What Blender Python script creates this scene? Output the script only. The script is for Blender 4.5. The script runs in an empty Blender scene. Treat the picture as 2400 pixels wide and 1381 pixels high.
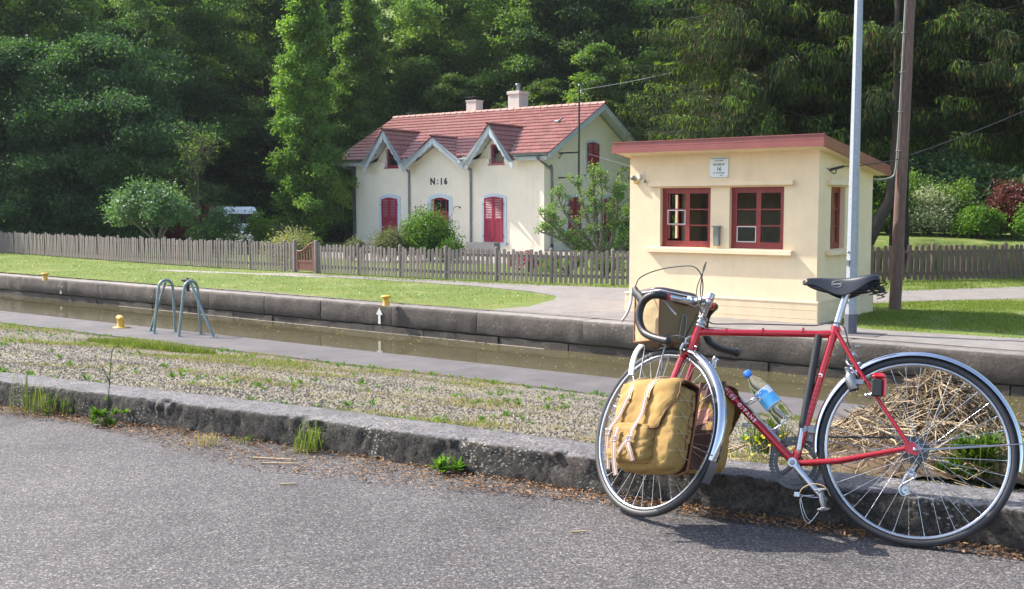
import bpy, math, random
import numpy as np
from mathutils import Vector, Matrix, noise

random.seed(7)
RNG = np.random.default_rng(7)
R = math.radians
scene = bpy.context.scene
COL = scene.collection

# ------------------------------------------------------------------ camera
CAM_Z = 1.2
PITCH = math.atan(200.5 / 2500.0)
cam_d = bpy.data.cameras.new('camera')
cam_d.sensor_width = 36.0
cam_d.lens = 36.0 * 2500.0 / 2400.0
cam_d.clip_end = 2000.0
cam_d.clip_start = 0.05
cam = bpy.data.objects.new('camera', cam_d)
COL.objects.link(cam)
cam.location = (0, 0, CAM_Z)
cam.rotation_euler = (math.pi / 2 - PITCH, 0, 0)
scene.camera = cam

# ------------------------------------------------------------------ sun, sky
SUN_TO = Vector((-0.941, 0.412, 1.0)).normalized()
SUN_ELEV = math.asin(SUN_TO.z)
SUN_ROT = math.atan2(SUN_TO.x, SUN_TO.y)
world = bpy.data.worlds.new('World')
scene.world = world
world.use_nodes = True
wn = world.node_tree
bg = wn.nodes['Background']
sky = wn.nodes.new('ShaderNodeTexSky')
sky.sky_type = 'NISHITA'
sky.sun_disc = False
sky.sun_elevation = SUN_ELEV
sky.sun_rotation = SUN_ROT
sky.dust_density = 2.0
sky.ozone_density = 1.0
wn.links.new(sky.outputs['Color'], bg.inputs['Color'])
bg.inputs['Strength'].default_value = 0.15
sun_d = bpy.data.lights.new('sun', 'SUN')
sun_d.energy = 3.7
sun_d.angle = R(0.55)
sun_d.color = (1.0, 0.955, 0.88)
sun = bpy.data.objects.new('sun', sun_d)
COL.objects.link(sun)
sun.rotation_euler = (-SUN_TO).to_track_quat('-Z', 'Y').to_euler()
scene.view_settings.view_transform = 'Standard'
scene.view_settings.look = 'None'
scene.view_settings.exposure = 1.32
scene.view_settings.gamma = 1.0
scene.view_settings.use_curve_mapping = False
scene.cycles.max_bounces = 8
scene.cycles.transparent_max_bounces = 16

# ------------------------------------------------------------------ helpers
def at(px, py, z):
    """ground point seen at a pixel of the 2400 px wide photograph, at height z"""
    x = (px - 1200) / 2500.0
    y = -(py - 690.5) / 2500.0
    c, s = math.cos(PITCH), math.sin(PITCH)
    r = Vector((x, c + y * s, -s + y * c))
    t = (z - CAM_Z) / r.z
    return Vector((0, 0, CAM_Z)) + r * t

def atd(px, Y, z):
    """point of depth Y under column px"""
    c, s = math.cos(PITCH), math.sin(PITCH)
    fwd = Y * c - (z - CAM_Z) * s
    return Vector(((px - 1200) / 2500.0 * fwd, Y, z))

def tag(o, label=None, cat=None, group=None, kind=None):
    if label: o['label'] = label
    if cat: o['category'] = cat
    if group: o['group'] = group
    if kind: o['kind'] = kind
    return o

def empty(name, loc=(0, 0, 0), rz=0.0, label=None, cat=None, group=None, mat=None):
    o = bpy.data.objects.new(name, None)
    COL.objects.link(o)
    o.empty_display_size = 0.1
    if mat is not None:
        o.matrix_world = mat
    else:
        o.location = loc
        o.rotation_euler = (0, 0, rz)
    return tag(o, label, cat, group)

def addobj(name, me, parent=None, loc=None, rz=None):
    o = bpy.data.objects.new(name, me)
    COL.objects.link(o)
    if parent is not None: o.parent = parent
    if loc is not None: o.location = loc
    if rz is not None: o.rotation_euler = (0, 0, rz)
    return o

def np_mesh(name, V, Fq, mat, smooth=False, tint=None):
    """V (n,3), Fq (m,k) same-size polygons"""
    me = bpy.data.meshes.new(name)
    V = np.asarray(V, dtype=np.float32)
    Fq = np.asarray(Fq, dtype=np.int32)
    m, k = Fq.shape
    me.vertices.add(len(V)); me.vertices.foreach_set('co', V.ravel())
    me.loops.add(m * k); me.loops.foreach_set('vertex_index', Fq.ravel())
    me.polygons.add(m)
    me.polygons.foreach_set('loop_start', np.arange(0, m * k, k, dtype=np.int32))
    me.polygons.foreach_set('loop_total', np.full(m, k, dtype=np.int32))
    me.polygons.foreach_set('use_smooth', np.full(m, smooth))
    me.update(calc_edges=True)
    if tint is not None:
        a = me.attributes.new('tint', 'FLOAT', 'FACE')
        a.data.foreach_set('value', np.asarray(tint, dtype=np.float32))
    me.materials.append(mat)
    return me

class MB:
    GZ = 0.0
    def __init__(s, xf=None):
        s.v = []; s.f = []; s.sm = []; s.mi = []; s.xf = xf; s.cm = 0
    def add(s, vs, fs, smooth=False):
        b = len(s.v)
        for p in vs:
            p = Vector(p); p.z += MB.GZ
            if s.xf is not None: p = s.xf(p)
            s.v.append(p)
        for f in fs:
            s.f.append([b + i for i in f]); s.sm.append(smooth); s.mi.append(s.cm)
        return s
    def box(s, lo, hi, bev=0.0, M=None):
        (x0, y0, z0), (x1, y1, z1) = lo, hi
        if bev > 0:
            b = min(bev, (x1-x0)/2.01, (y1-y0)/2.01, (z1-z0)/2.01)
            vs = []; 
            def ring(z, i):
                return [(x0+i, y0+b*0+ (b if i==0 else i), z)]
            # chamfered box: 24 verts
            idx = {}
            for sx in (0, 1):
                for sy in (0, 1):
                    for sz in (0, 1):
                        X = x1 if sx else x0; Y = y1 if sy else y0; Z = z1 if sz else z0
                        dx = -b if sx else b; dy = -b if sy else b; dz = -b if sz else b
                        for k, p in enumerate(((X, Y+dy, Z+dz), (X+dx, Y, Z+dz), (X+dx, Y+dy, Z))):
                            idx[(sx, sy, sz, k)] = len(vs); vs.append(p)
            fs = []
            def q(*a): fs.append([idx[i] for i in a])
            for sx in (0, 1):
                a = [(sx,0,0,0),(sx,1,0,0),(sx,1,1,0),(sx,0,1,0)]; q(*(a if sx else a[::-1]))
            for sy in (0, 1):
                a = [(0,sy,0,1),(1,sy,0,1),(1,sy,1,1),(0,sy,1,1)]; q(*(a if not sy else a[::-1]))
            for sz in (0, 1):
                a = [(0,0,sz,2),(1,0,sz,2),(1,1,sz,2),(0,1,sz,2)]; q(*(a if sz else a[::-1]))
            for sx in (0, 1):
                for sy in (0, 1):
                    a = [(sx,sy,0,0),(sx,sy,1,0),(sx,sy,1,1),(sx,sy,0,1)]; q(*(a if sx == sy else a[::-1]))
            for sx in (0, 1):
                for sz in (0, 1):
                    a = [(sx,0,sz,0),(sx,0,sz,2),(sx,1,sz,2),(sx,1,sz,0)]; q(*(a if sx != sz else a[::-1]))
            for sy in (0, 1):
                for sz in (0, 1):
                    a = [(0,sy,sz,1),(0,sy,sz,2),(1,sy,sz,2),(1,sy,sz,1)]; q(*(a if sy == sz else a[::-1]))
            for sx in (0, 1):
                for sy in (0, 1):
                    for sz in (0, 1):
                        a = [(sx,sy,sz,0),(sx,sy,sz,1),(sx,sy,sz,2)]
                        q(*(a if (sx+sy+sz) % 2 else a[::-1]))
        else:
            vs = [(x0,y0,z0),(x1,y0,z0),(x1,y1,z0),(x0,y1,z0),(x0,y0,z1),(x1,y0,z1),(x1,y1,z1),(x0,y1,z1)]
            fs = [(0,3,2,1),(4,5,6,7),(0,1,5,4),(1,2,6,5),(2,3,7,6),(3,0,4,7)]
        if M is not None: vs = [M @ Vector(p) for p in vs]
        return s.add(vs, fs)
    def beam(s, a, b, w, h, up=(0, 0, 1), bev=0.0):
        a = Vector(a); b = Vector(b); d = b - a; L = d.length; d.normalize()
        up = Vector(up); x = d.cross(up)
        if x.length < 1e-4: x = d.cross(Vector((1, 0, 0)))
        x.normalize(); z = x.cross(d)
        M = Matrix.Translation(a) @ Matrix((x, d, z)).transposed().to_4x4()
        return s.box((-w/2, 0, -h/2), (w/2, L, h/2), bev, M)
    def tube(s, pts, r, n=8, cap=True, flat=None, ref=None):
        pts = [Vector(p) for p in pts]; m = len(pts)
        rs = list(r) if hasattr(r, '__len__') else [r] * m
        t0 = (pts[1] - pts[0]).normalized()
        if ref is None:
            ref = Vector((0, 0, 1)) if abs(t0.z) < 0.9 else Vector((1, 0, 0))
        x = Vector(ref); vs = []
        for i, p in enumerate(pts):
            t = (pts[min(i+1, m-1)] - pts[max(i-1, 0)])
            t = t.normalized() if t.length > 1e-9 else t0
            x = x - t * x.dot(t)
            if x.length < 1e-5: x = t.orthogonal()
            x.normalize(); y = t.cross(x)
            fx, fy = flat if flat else (1, 1)
            for k in range(n):
                a = 2 * math.pi * k / n
                vs.append(p + x * (math.cos(a) * rs[i] * fx) + y * (math.sin(a) * rs[i] * fy))
        fs = []
        for i in range(m - 1):
            for k in range(n):
                k2 = (k + 1) % n
                fs.append((i*n+k, i*n+k2, (i+1)*n+k2, (i+1)*n+k))
        s.add(vs, fs, True)
        if cap:
            s.add([vs[k] for k in range(n)], [list(range(n))[::-1]])
            s.add([vs[(m-1)*n+k] for k in range(n)], [list(range(n))])
        return s
    def lathe(s, prof, a, axis=(0, 0, 1), n=24, smooth=True, ref=None):
        """prof: (radius, distance along axis)"""
        ax = Vector(axis).normalized(); a = Vector(a)
        x = ax.orthogonal().normalized() if ref is None else Vector(ref); y = ax.cross(x)
        vs = []
        for (r, h) in prof:
            for k in range(n):
                t = 2 * math.pi * k / n
                vs.append(a + ax * h + (x * math.cos(t) + y * math.sin(t)) * max(r, 1e-5))
        fs = []
        for i in range(len(prof) - 1):
            for k in range(n):
                k2 = (k+1) % n
                fs.append((i*n+k, i*n+k2, (i+1)*n+k2, (i+1)*n+k))
        return s.add(vs, fs, smooth)
    def prism(s, poly, off, smooth=False):
        """poly: list of 3D points, extruded by off"""
        n = len(poly); off = Vector(off)
        vs = [Vector(p) for p in poly] + [Vector(p) + off for p in poly]
        fs = [list(range(n))[::-1], [n + i for i in range(n)]]
        for i in range(n):
            j = (i+1) % n
            fs.append((i, j, n+j, n+i))
        return s.add(vs, fs, smooth)
    def strip(s, A, B, smooth=False):
        n = len(A)
        vs = list(A) + list(B)
        return s.add(vs, [(i, i+1, n+i+1, n+i) for i in range(n-1)], smooth)
    def mesh(s, name, mat, off=None):
        me = bpy.data.meshes.new(name)
        vs = [p - off for p in s.v] if off is not None else s.v
        me.from_pydata([tuple(p) for p in vs], [], s.f)
        me.polygons.foreach_set('use_smooth', s.sm)
        for m in (mat if isinstance(mat, (list, tuple)) else [mat]): me.materials.append(m)
        if any(s.mi): me.polygons.foreach_set('material_index', s.mi)
        me.update()
        return me
    def build(s, name, mat, parent=None, off=None, loc=None, fixn=True):
        me = s.mesh(name, mat, off)
        if fixn:
            import bmesh
            bm = bmesh.new(); bm.from_mesh(me)
            bmesh.ops.recalc_face_normals(bm, faces=bm.faces)
            bm.to_mesh(me); bm.free()
        return addobj(name, me, parent, loc)

def lerp(a, b, t): return a + (b - a) * t
def sstep(a, b, x):
    t = np.clip((x - a) / (b - a), 0, 1); return t * t * (3 - 2 * t)
def bez(pts, n=12):
    """Catmull-Rom through points"""
    P = [Vector(p) for p in pts]; out = []
    for i in range(len(P) - 1):
        p0 = P[max(i-1, 0)]; p1 = P[i]; p2 = P[i+1]; p3 = P[min(i+2, len(P)-1)]
        for k in range(n):
            t = k / n
            out.append(0.5 * ((2*p1) + (p2-p0)*t + (2*p0-5*p1+4*p2-p3)*t*t + (3*p1-p0-3*p2+p3)*t**3))
    out.append(P[-1]); return out

def text_mesh(body, size, mat, extrude=0.0008, bold=0.0, shear=0.0, gap=1.0):
    c = bpy.data.curves.new('lettering', 'FONT')
    c.body = body; c.size = size; c.extrude = extrude; c.offset = bold; c.shear = shear
    c.space_character = gap; c.align_x = 'CENTER'; c.align_y = 'CENTER'; c.resolution_u = 3
    o = bpy.data.objects.new('lettering', c); COL.objects.link(o)
    dg = bpy.context.evaluated_depsgraph_get()
    me = bpy.data.meshes.new_from_object(o.evaluated_get(dg))
    bpy.data.objects.remove(o); bpy.data.curves.remove(c)
    me.materials.clear(); me.materials.append(mat)
    return me

# ------------------------------------------------------------------ materials
def nodes_of(name):
    m = bpy.data.materials.new(name); m.use_nodes = True
    nt = m.node_tree; b = nt.nodes['Principled BSDF']
    return m, nt, b
def N(nt, typ, **kw):
    n = nt.nodes.new(typ)
    for k, v in kw.items():
        if k in n.inputs: n.inputs[k].default_value = v
        else: setattr(n, k, v)
    return n
def L(nt, a, b): nt.links.new(a, b)
def ramp(nt, fac, stops, interp='LINEAR'):
    r = nt.nodes.new('ShaderNodeValToRGB'); e = r.color_ramp.elements
    r.color_ramp.interpolation = interp
    while len(e) < len(stops): e.new(0.5)
    for i, (p, c) in enumerate(stops):
        e[i].position = p; e[i].color = (c[0], c[1], c[2], 1) if hasattr(c, '__len__') else (c, c, c, 1)
    L(nt, fac, r.inputs[0]); return r.outputs[0]
def coords(nt, scale=(1, 1, 1)):
    t = nt.nodes.new('ShaderNodeTexCoord'); mp = nt.nodes.new('ShaderNodeMapping')
    mp.inputs['Scale'].default_value = scale
    L(nt, t.outputs['Object'], mp.inputs['Vector']); return mp.outputs['Vector']
def tnoise(nt, co, scale, detail=4, rough=0.6, dist=0.0):
    n = N(nt, 'ShaderNodeTexNoise'); n.inputs['Scale'].default_value = scale
    n.inputs['Detail'].default_value = detail; n.inputs['Roughness'].default_value = rough
    n.inputs['Distortion'].default_value = dist
    L(nt, co, n.inputs['Vector']); return n.outputs['Fac']
def mixc(nt, fac, a, b, mode='MIX'):
    m = nt.nodes.new('ShaderNodeMix'); m.data_type = 'RGBA'; m.blend_type = mode
    for sock, v in ((m.inputs[0], fac), (m.inputs[6], a), (m.inputs[7], b)):
        if isinstance(v, (int, float)): sock.default_value = v
        elif isinstance(v, (tuple, list)): sock.default_value = (v[0], v[1], v[2], 1)
        else: L(nt, v, sock)
    return m.outputs[2]
def bump(nt, b, h, strength=0.5, dist=0.01):
    bp = nt.nodes.new('ShaderNodeBump'); bp.inputs['Strength'].default_value = strength
    bp.inputs['Distance'].default_value = dist
    L(nt, h, bp.inputs['Height']); L(nt, bp.outputs['Normal'], b.inputs['Normal'])

def pmat(name, col, rough=0.6, metal=0.0, var=0.15, vscale=6.0, bscale=0, bstr=0.3, bdist=0.003, coat=0, spec=0.5, scale=(1, 1, 1), dirt=None):
    m, nt, b = nodes_of(name)
    co = coords(nt, scale)
    f = tnoise(nt, co, vscale, 5, 0.65)
    lo = tuple(c * (1 - var) for c in col); hi = tuple(min(1, c * (1 + var)) for c in col)
    c = ramp(nt, f, [(0.3, lo), (0.7, hi)])
    if dirt:
        f2 = tnoise(nt, co, dirt[1], 6, 0.7)
        f2 = ramp(nt, f2, [(dirt[2], 0), (dirt[2] + 0.12, 1)])
        c = mixc(nt, f2, c, dirt[0])
    L(nt, c, b.inputs['Base Color'])
    b.inputs['Roughness'].default_value = rough; b.inputs['Metallic'].default_value = metal
    b.inputs['Specular IOR Level'].default_value = spec
    if coat:
        b.inputs['Coat Weight'].default_value = coat; b.inputs['Coat Roughness'].default_value = 0.05
    if bscale: bump(nt, b, tnoise(nt, co, bscale, 4), bstr, bdist)
    return m

def leafmat(name, dark, light, trans=0.35, rough=0.5, spec=0.35):
    m, nt, b = nodes_of(name)
    a = N(nt, 'ShaderNodeAttribute', attribute_name='tint')
    oi = nt.nodes.new('ShaderNodeObjectInfo')
    c = ramp(nt, a.outputs['Fac'], [(0, dark), (1, light)])
    hs = nt.nodes.new('ShaderNodeHueSaturation')
    mr = N(nt, 'ShaderNodeMapRange'); mr.inputs['To Min'].default_value = 0.75; mr.inputs['To Max'].default_value = 1.2
    L(nt, oi.outputs['Random'], mr.inputs['Value']); L(nt, mr.outputs[0], hs.inputs['Value'])
    L(nt, c, hs.inputs['Color'])
    b.inputs['Roughness'].default_value = rough; b.inputs['Specular IOR Level'].default_value = spec
    L(nt, hs.outputs[0], b.inputs['Base Color'])
    tr = nt.nodes.new('ShaderNodeBsdfTranslucent')
    c2 = mixc(nt, 1.0, hs.outputs[0], (1.5, 1.6, 0.7), 'MULTIPLY')
    L(nt, c2, tr.inputs['Color'])
    mx = nt.nodes.new('ShaderNodeMixShader'); mx.inputs[0].default_value = trans
    out = nt.nodes['Material Output']
    L(nt, b.outputs[0], mx.inputs[1]); L(nt, tr.outputs[0], mx.inputs[2]); L(nt, mx.outputs[0], out.inputs['Surface'])
    return m

def asphalt_mat():
    m, nt, b = nodes_of('asphalt')
    co = coords(nt)
    v = N(nt, 'ShaderNodeTexVoronoi'); v.inputs['Scale'].default_value = 135; L(nt, co, v.inputs['Vector'])
    v2 = N(nt, 'ShaderNodeTexVoronoi'); v2.inputs['Scale'].default_value = 210; L(nt, co, v2.inputs['Vector'])
    sep = nt.nodes.new('ShaderNodeSeparateColor'); L(nt, v.outputs['Color'], sep.inputs[0])
    chip = ramp(nt, sep.outputs[0], [(0.0, (.075, .068, .07)), (0.55, (.11, .102, .104)), (0.80, (.16, .148, .146)), (0.92, (.25, .235, .225)), (1.0, (.36, .34, .32))])
    edge = ramp(nt, v.outputs['Distance'], [(0.0, 1.0), (0.45, 1.0), (0.75, 0.3)])
    c = mixc(nt, 1.0, chip, edge, 'MULTIPLY')
    sep2 = nt.nodes.new('ShaderNodeSeparateColor'); L(nt, v2.outputs['Color'], sep2.inputs[0])
    c = mixc(nt, 0.25, c, ramp(nt, sep2.outputs[1], [(0.2, .04), (1, .22)]))
    big = tnoise(nt, co, 0.8, 6, 0.6)
    c = mixc(nt, 1.0, c, ramp(nt, big, [(0.3, (.70, .665, .655)), (0.7, (1.10, 1.05, 1.02))]), 'MULTIPLY')
    stain = tnoise(nt, co, 1.3, 7, 0.75, .6)
    c = mixc(nt, 1.0, c, ramp(nt, stain, [(.36, .72), (.46, 1.0), (.62, 1.0), (.70, 1.16)]), 'MULTIPLY')
    patch = tnoise(nt, co, 3.1, 5, 0.7)
    c = mixc(nt, ramp(nt, patch, [(0.62, 0.0), (0.75, 0.35)]), c, (.24, .215, .19))
    L(nt, c, b.inputs['Base Color']); b.inputs['Roughness'].default_value = 0.82
    b.inputs['Specular IOR Level'].default_value = 0.35
    h = mixc(nt, 0.5, v.outputs['Distance'], tnoise(nt, co, 160, 3))
    bump(nt, b, h, 0.6, 0.004)
    return m

def gravel_mat():
    m, nt, b = nodes_of('gravel')
    co = coords(nt)
    v = N(nt, 'ShaderNodeTexVoronoi'); v.inputs['Scale'].default_value = 60; L(nt, co, v.inputs['Vector'])
    sep = nt.nodes.new('ShaderNodeSeparateColor'); L(nt, v.outputs['Color'], sep.inputs[0])
    c = ramp(nt, sep.outputs[0], [(0, (.15, .122, .09)), (.5, (.28, .235, .175)), (1, (.44, .38, .30))])
    c = mixc(nt, 1.0, c, ramp(nt, v.outputs['Distance'], [(0.3, 1.0), (0.8, 0.35)]), 'MULTIPLY')
    n1 = tnoise(nt, co, 1.7, 7, 0.7)
    c = mixc(nt, ramp(nt, n1, [(0.48, 0.0), (0.62, 0.65)]), c, (.22, .20, .08))
    n2 = tnoise(nt, co, 5.5, 6, 0.7)
    c = mixc(nt, ramp(nt, n2, [(0.56, 0.0), (0.68, 0.5)]), c, (.15, .12, .09))
    L(nt, c, b.inputs['Base Color']); b.inputs['Roughness'].default_value = 0.9
    bump(nt, b, v.outputs['Distance'], 0.9, 0.012)
    return m

def kerb_mat():
    m, nt, b = nodes_of('kerb_concrete')
    co = coords(nt)
    geo = nt.nodes.new('ShaderNodeNewGeometry')
    n1 = tnoise(nt, co, 3.0, 8, 0.7); n2 = tnoise(nt, co, 24, 5, 0.7)
    v = N(nt, 'ShaderNodeTexVoronoi'); v.inputs['Scale'].default_value = 58; L(nt, coords(nt, (1, 1.2, 1.5)), v.inputs['Vector'])
    sep = nt.nodes.new('ShaderNodeSeparateColor'); L(nt, v.outputs['Color'], sep.inputs[0])
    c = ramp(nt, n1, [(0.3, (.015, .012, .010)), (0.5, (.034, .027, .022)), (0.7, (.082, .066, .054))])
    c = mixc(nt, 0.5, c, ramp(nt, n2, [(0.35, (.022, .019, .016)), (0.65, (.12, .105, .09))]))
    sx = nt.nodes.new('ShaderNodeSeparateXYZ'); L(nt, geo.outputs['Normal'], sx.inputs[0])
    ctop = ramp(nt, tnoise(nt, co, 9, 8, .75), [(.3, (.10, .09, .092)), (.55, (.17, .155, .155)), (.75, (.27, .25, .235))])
    c = mixc(nt, ramp(nt, sx.outputs['Z'], [(.55, 0.0), (.9, 1.0)]), c, ctop)  # top worn paler than the face; face colour also darkened for its shade
    fine = tnoise(nt, co, 75, 5, .8)
    c = mixc(nt, 1.0, c, ramp(nt, fine, [(.32, .35), (.5, 1.0), (.68, 1.9)]), 'MULTIPLY')
    pit = ramp(nt, tnoise(nt, co, 30, 5, .8), [(.36, .25), (.44, 1.0)])
    c = mixc(nt, 1.0, c, pit, 'MULTIPLY')
    mask = ramp(nt, tnoise(nt, co, 2.6, 4, 0.6), [(0.53, 0.0), (0.60, 1.0)])
    peb = ramp(nt, sep.outputs[1], [(0.45, 0.0), (0.55, 1.0)])
    inner = ramp(nt, v.outputs['Distance'], [(0.35, 1.0), (0.5, 0.0)])
    k = mixc(nt, 1.0, mixc(nt, 1.0, mask, peb, 'MULTIPLY'), inner, 'MULTIPLY')
    c = mixc(nt, k, c, (.34, .31, .26))
    moss = ramp(nt, tnoise(nt, co, 7, 6, 0.7), [(0.6, 0.0), (0.7, 0.6)])
    c = mixc(nt, moss, c, (.05, .055, .02))
    L(nt, c, b.inputs['Base Color']); b.inputs['Roughness'].default_value = 0.9
    h = mixc(nt, 0.6, tnoise(nt, co, 55, 6, .8), n2)
    h = mixc(nt, mixc(nt, 1.0, k, (.5, .5, .5), 'MULTIPLY'), h, (1, 1, 1))
    bump(nt, b, h, 1.0, 0.022)
    return m

def stone_mat(name, base, lich=0.62, top=None):
    m, nt, b = nodes_of(name)
    co = coords(nt)
    oi = nt.nodes.new('ShaderNodeObjectInfo')
    n1 = tnoise(nt, co, 2.2, 8, 0.7); n2 = tnoise(nt, co, 18, 5, 0.7)
    c = ramp(nt, n1, [(0.3, tuple(x*.55 for x in base)), (0.52, base), (0.72, tuple(min(1, x*1.7) for x in base))])
    c = mixc(nt, 0.35, c, ramp(nt, n2, [(0.3, tuple(x*.5 for x in base)), (0.7, tuple(min(1, x*2.0) for x in base))]))
    v = N(nt, 'ShaderNodeTexVoronoi'); v.inputs['Scale'].default_value = 14; L(nt, co, v.inputs['Vector'])
    sep = nt.nodes.new('ShaderNodeSeparateColor'); L(nt, v.outputs['Color'], sep.inputs[0])
    spot = ramp(nt, tnoise(nt, co, 24, 6, .75, .8), [(.55 + lich * .08, 0.0), (.62 + lich * .08, 1.0)])
    area = ramp(nt, tnoise(nt, co, 1.1, 3), [(0.48, 0.0), (0.6, 0.9)])
    c = mixc(nt, mixc(nt, 1.0, spot, area, 'MULTIPLY'), c, (.40, .38, .31))
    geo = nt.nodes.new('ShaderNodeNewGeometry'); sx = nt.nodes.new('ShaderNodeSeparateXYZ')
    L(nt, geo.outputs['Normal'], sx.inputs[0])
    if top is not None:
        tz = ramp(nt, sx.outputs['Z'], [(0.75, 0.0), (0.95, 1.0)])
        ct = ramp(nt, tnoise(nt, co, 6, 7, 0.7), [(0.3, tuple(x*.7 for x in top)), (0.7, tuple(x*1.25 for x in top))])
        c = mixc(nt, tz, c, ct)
    hs = nt.nodes.new('ShaderNodeHueSaturation')
    mr = N(nt, 'ShaderNodeMapRange'); mr.inputs['To Min'].default_value = 0.8; mr.inputs['To Max'].default_value = 1.25
    L(nt, oi.outputs['Random'], mr.inputs['Value']); L(nt, mr.outputs[0], hs.inputs['Value']); L(nt, c, hs.inputs['Color'])
    L(nt, hs.outputs[0], b.inputs['Base Color']); b.inputs['Roughness'].default_value = 0.88
    bump(nt, b, n2, 0.7, 0.015)
    return m

def lawn_mat():
    m, nt, b = nodes_of('lawn')
    co = coords(nt)
    n1 = tnoise(nt, co, 0.35, 6, 0.65); n2 = tnoise(nt, co, 5, 6, 0.75); n3 = tnoise(nt, co, 40, 3, 0.7)
    c = ramp(nt, n1, [(0.32, (.060, .115, .020)), (0.5, (.12, .165, .034)), (0.68, (.20, .215, .058))])
    c = mixc(nt, 0.5, c, ramp(nt, n2, [(0.3, (.055, .105, .018)), (0.7, (.24, .28, .07))]))
    c = mixc(nt, 0.35, c, ramp(nt, n3, [(0.3, (.04, .08, .012)), (0.7, (.26, .32, .08))]))
    dry = ramp(nt, tnoise(nt, co, 1.1, 7, 0.75), [(0.52, 0.0), (0.70, 0.75)])
    c = mixc(nt, dry, c, (.30, .27, .12))
    L(nt, c, b.inputs['Base Color']); b.inputs['Roughness'].default_value = 0.9
    b.inputs['Specular IOR Level'].default_value = 0.2
    bump(nt, b, n3, 0.8, 0.03)
    return m

def water_mat():
    m, nt, b = nodes_of('murky_water')
    co = coords(nt, (1, 1, 1))
    c = ramp(nt, tnoise(nt, co, 0.5, 4), [(0.3, (.080, .068, .034)), (0.7, (.108, .094, .050))])
    L(nt, c, b.inputs['Base Color']); b.inputs['Roughness'].default_value = 0.03
    b.inputs['IOR'].default_value = 1.33
    h = tnoise(nt, coords(nt, (1, 1, 1)), 3.0, 3, 0.5)
    bump(nt, b, h, 0.06, 0.02)
    return m

def plaster(name, col, var=.05, grime=None, streak=True):
    m, nt, b = nodes_of(name)
    co = coords(nt)
    c = ramp(nt, tnoise(nt, co, 1.3, 6, .7), [(.3, tuple(x*(1-var) for x in col)), (.7, tuple(min(1, x*(1+var)) for x in col))])
    st = tnoise(nt, coords(nt, (3, 3, .25)), 2.0, 6, .7)
    c = mixc(nt, ramp(nt, st, [(.55, 0.0), (.78, .32)]), c, tuple(x*.70 for x in col))
    if grime:
        g = ramp(nt, tnoise(nt, co, 3.5, 8, .75), [(.62, 0.0), (.72, .5)])
        c = mixc(nt, g, c, grime)
    L(nt, c, b.inputs['Base Color']); b.inputs['Roughness'].default_value = .85
    bump(nt, b, tnoise(nt, co, 60, 4, .6), .35, .004)
    return m

def glass_mat(name='window_glass'):
    m, nt, b = nodes_of(name)
    b.inputs['Base Color'].default_value = (.9, .95, .93, 1); b.inputs['Roughness'].default_value = .02
    b.inputs['Transmission Weight'].default_value = 1.0; b.inputs['IOR'].default_value = 1.05
    b.inputs['Specular IOR Level'].default_value = 1.0
    return m

M_ = {}
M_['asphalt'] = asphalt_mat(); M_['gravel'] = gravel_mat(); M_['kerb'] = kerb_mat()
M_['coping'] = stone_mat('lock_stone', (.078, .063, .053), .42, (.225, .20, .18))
M_['lower_stone'] = stone_mat('wet_lock_stone', (.055, .045, .036), .8)
M_['towpath'] = pmat('towpath_concrete', (.105, .092, .090), .85, var=.25, vscale=2.2, bscale=50, bstr=.4, dirt=((.07, .062, .06), 1.3, .58))
M_['lawn'] = lawn_mat(); M_['water'] = water_mat()
M_['path'] = pmat('pale_path', (.28, .25, .21), .9, var=.2, vscale=5, bscale=60, bstr=.5, dirt=((.22, .22, .12), 2.0, .60))
M_['greypath'] = pmat('grey_path', (.205, .182, .165), .9, var=.2, vscale=4, bscale=60, bstr=.5, dirt=((.20, .17, .12), 1.2, .60))
M_['cream'] = plaster('cream_render', (.90, .79, .62)); M_['houseplinth'] = plaster('grey_render', (.4, .38, .34))
M_['yellow'] = plaster('yellow_render', (.82, .65, .425), .08, (.62, .47, .28)); M_['yellowrough'] = plaster('rough_yellow_render', (.72, .57, .37), .12, (.36, .30, .20))
M_['interior'] = pmat('interior_plaster', (.35, .32, .26), .9)
M_['tile'] = None
def tile_mat():
    m, nt, b = nodes_of('roof_tile')
    co = coords(nt); oi = nt.nodes.new('ShaderNodeObjectInfo')
    a = N(nt, 'ShaderNodeAttribute', attribute_name='tint')
    n = tnoise(nt, co, 14, 6, .7)
    c = ramp(nt, n, [(.28, (.14, .050, .038)), (.5, (.29, .108, .082)), (.75, (.44, .215, .175))])
    c = mixc(nt, ramp(nt, tnoise(nt, co, 1.2, 6, .7), [(.5, 0.0), (.7, .4)]), c, (.36, .25, .21))
    c = mixc(nt, ramp(nt, tnoise(nt, co, 2.6, 7, .8), [(.58, 0.0), (.68, .55)]), c, (.11, .075, .05))
    hs = nt.nodes.new('ShaderNodeHueSaturation'); mr = N(nt, 'ShaderNodeMapRange')
    mr.inputs['To Min'].default_value = .82; mr.inputs['To Max'].default_value = 1.2
    L(nt, oi.outputs['Random'], mr.inputs['Value']); L(nt, mr.outputs[0], hs.inputs['Value']); L(nt, c, hs.inputs['Color'])
    L(nt, hs.outputs[0], b.inputs['Base Color']); b.inputs['Roughness'].default_value = .38
    return m
M_['tile'] = tile_mat()
M_['ridge'] = pmat('ridge_tile_clay', (.42, .20, .16), .5, var=.3, vscale=8)
M_['board'] = pmat('pale_blue_paint', (.50, .545, .56), .6, var=.08, dirt=((.33, .36, .36), 4, .62))
M_['surround'] = pmat('pale_blue_surround', (.62, .67, .72), .7, var=.05)
M_['shutter'] = pmat('crimson_paint', (.30, .022, .05), .45, var=.15, vscale=9)
M_['winred'] = pmat('weathered_red_paint', (.235, .028, .026), .45, var=.25, vscale=14, dirt=((.40, .22, .18), 30, .70))
M_['zinc'] = pmat('zinc', (.22, .235, .25), .45, .6, var=.2, vscale=3)
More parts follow.
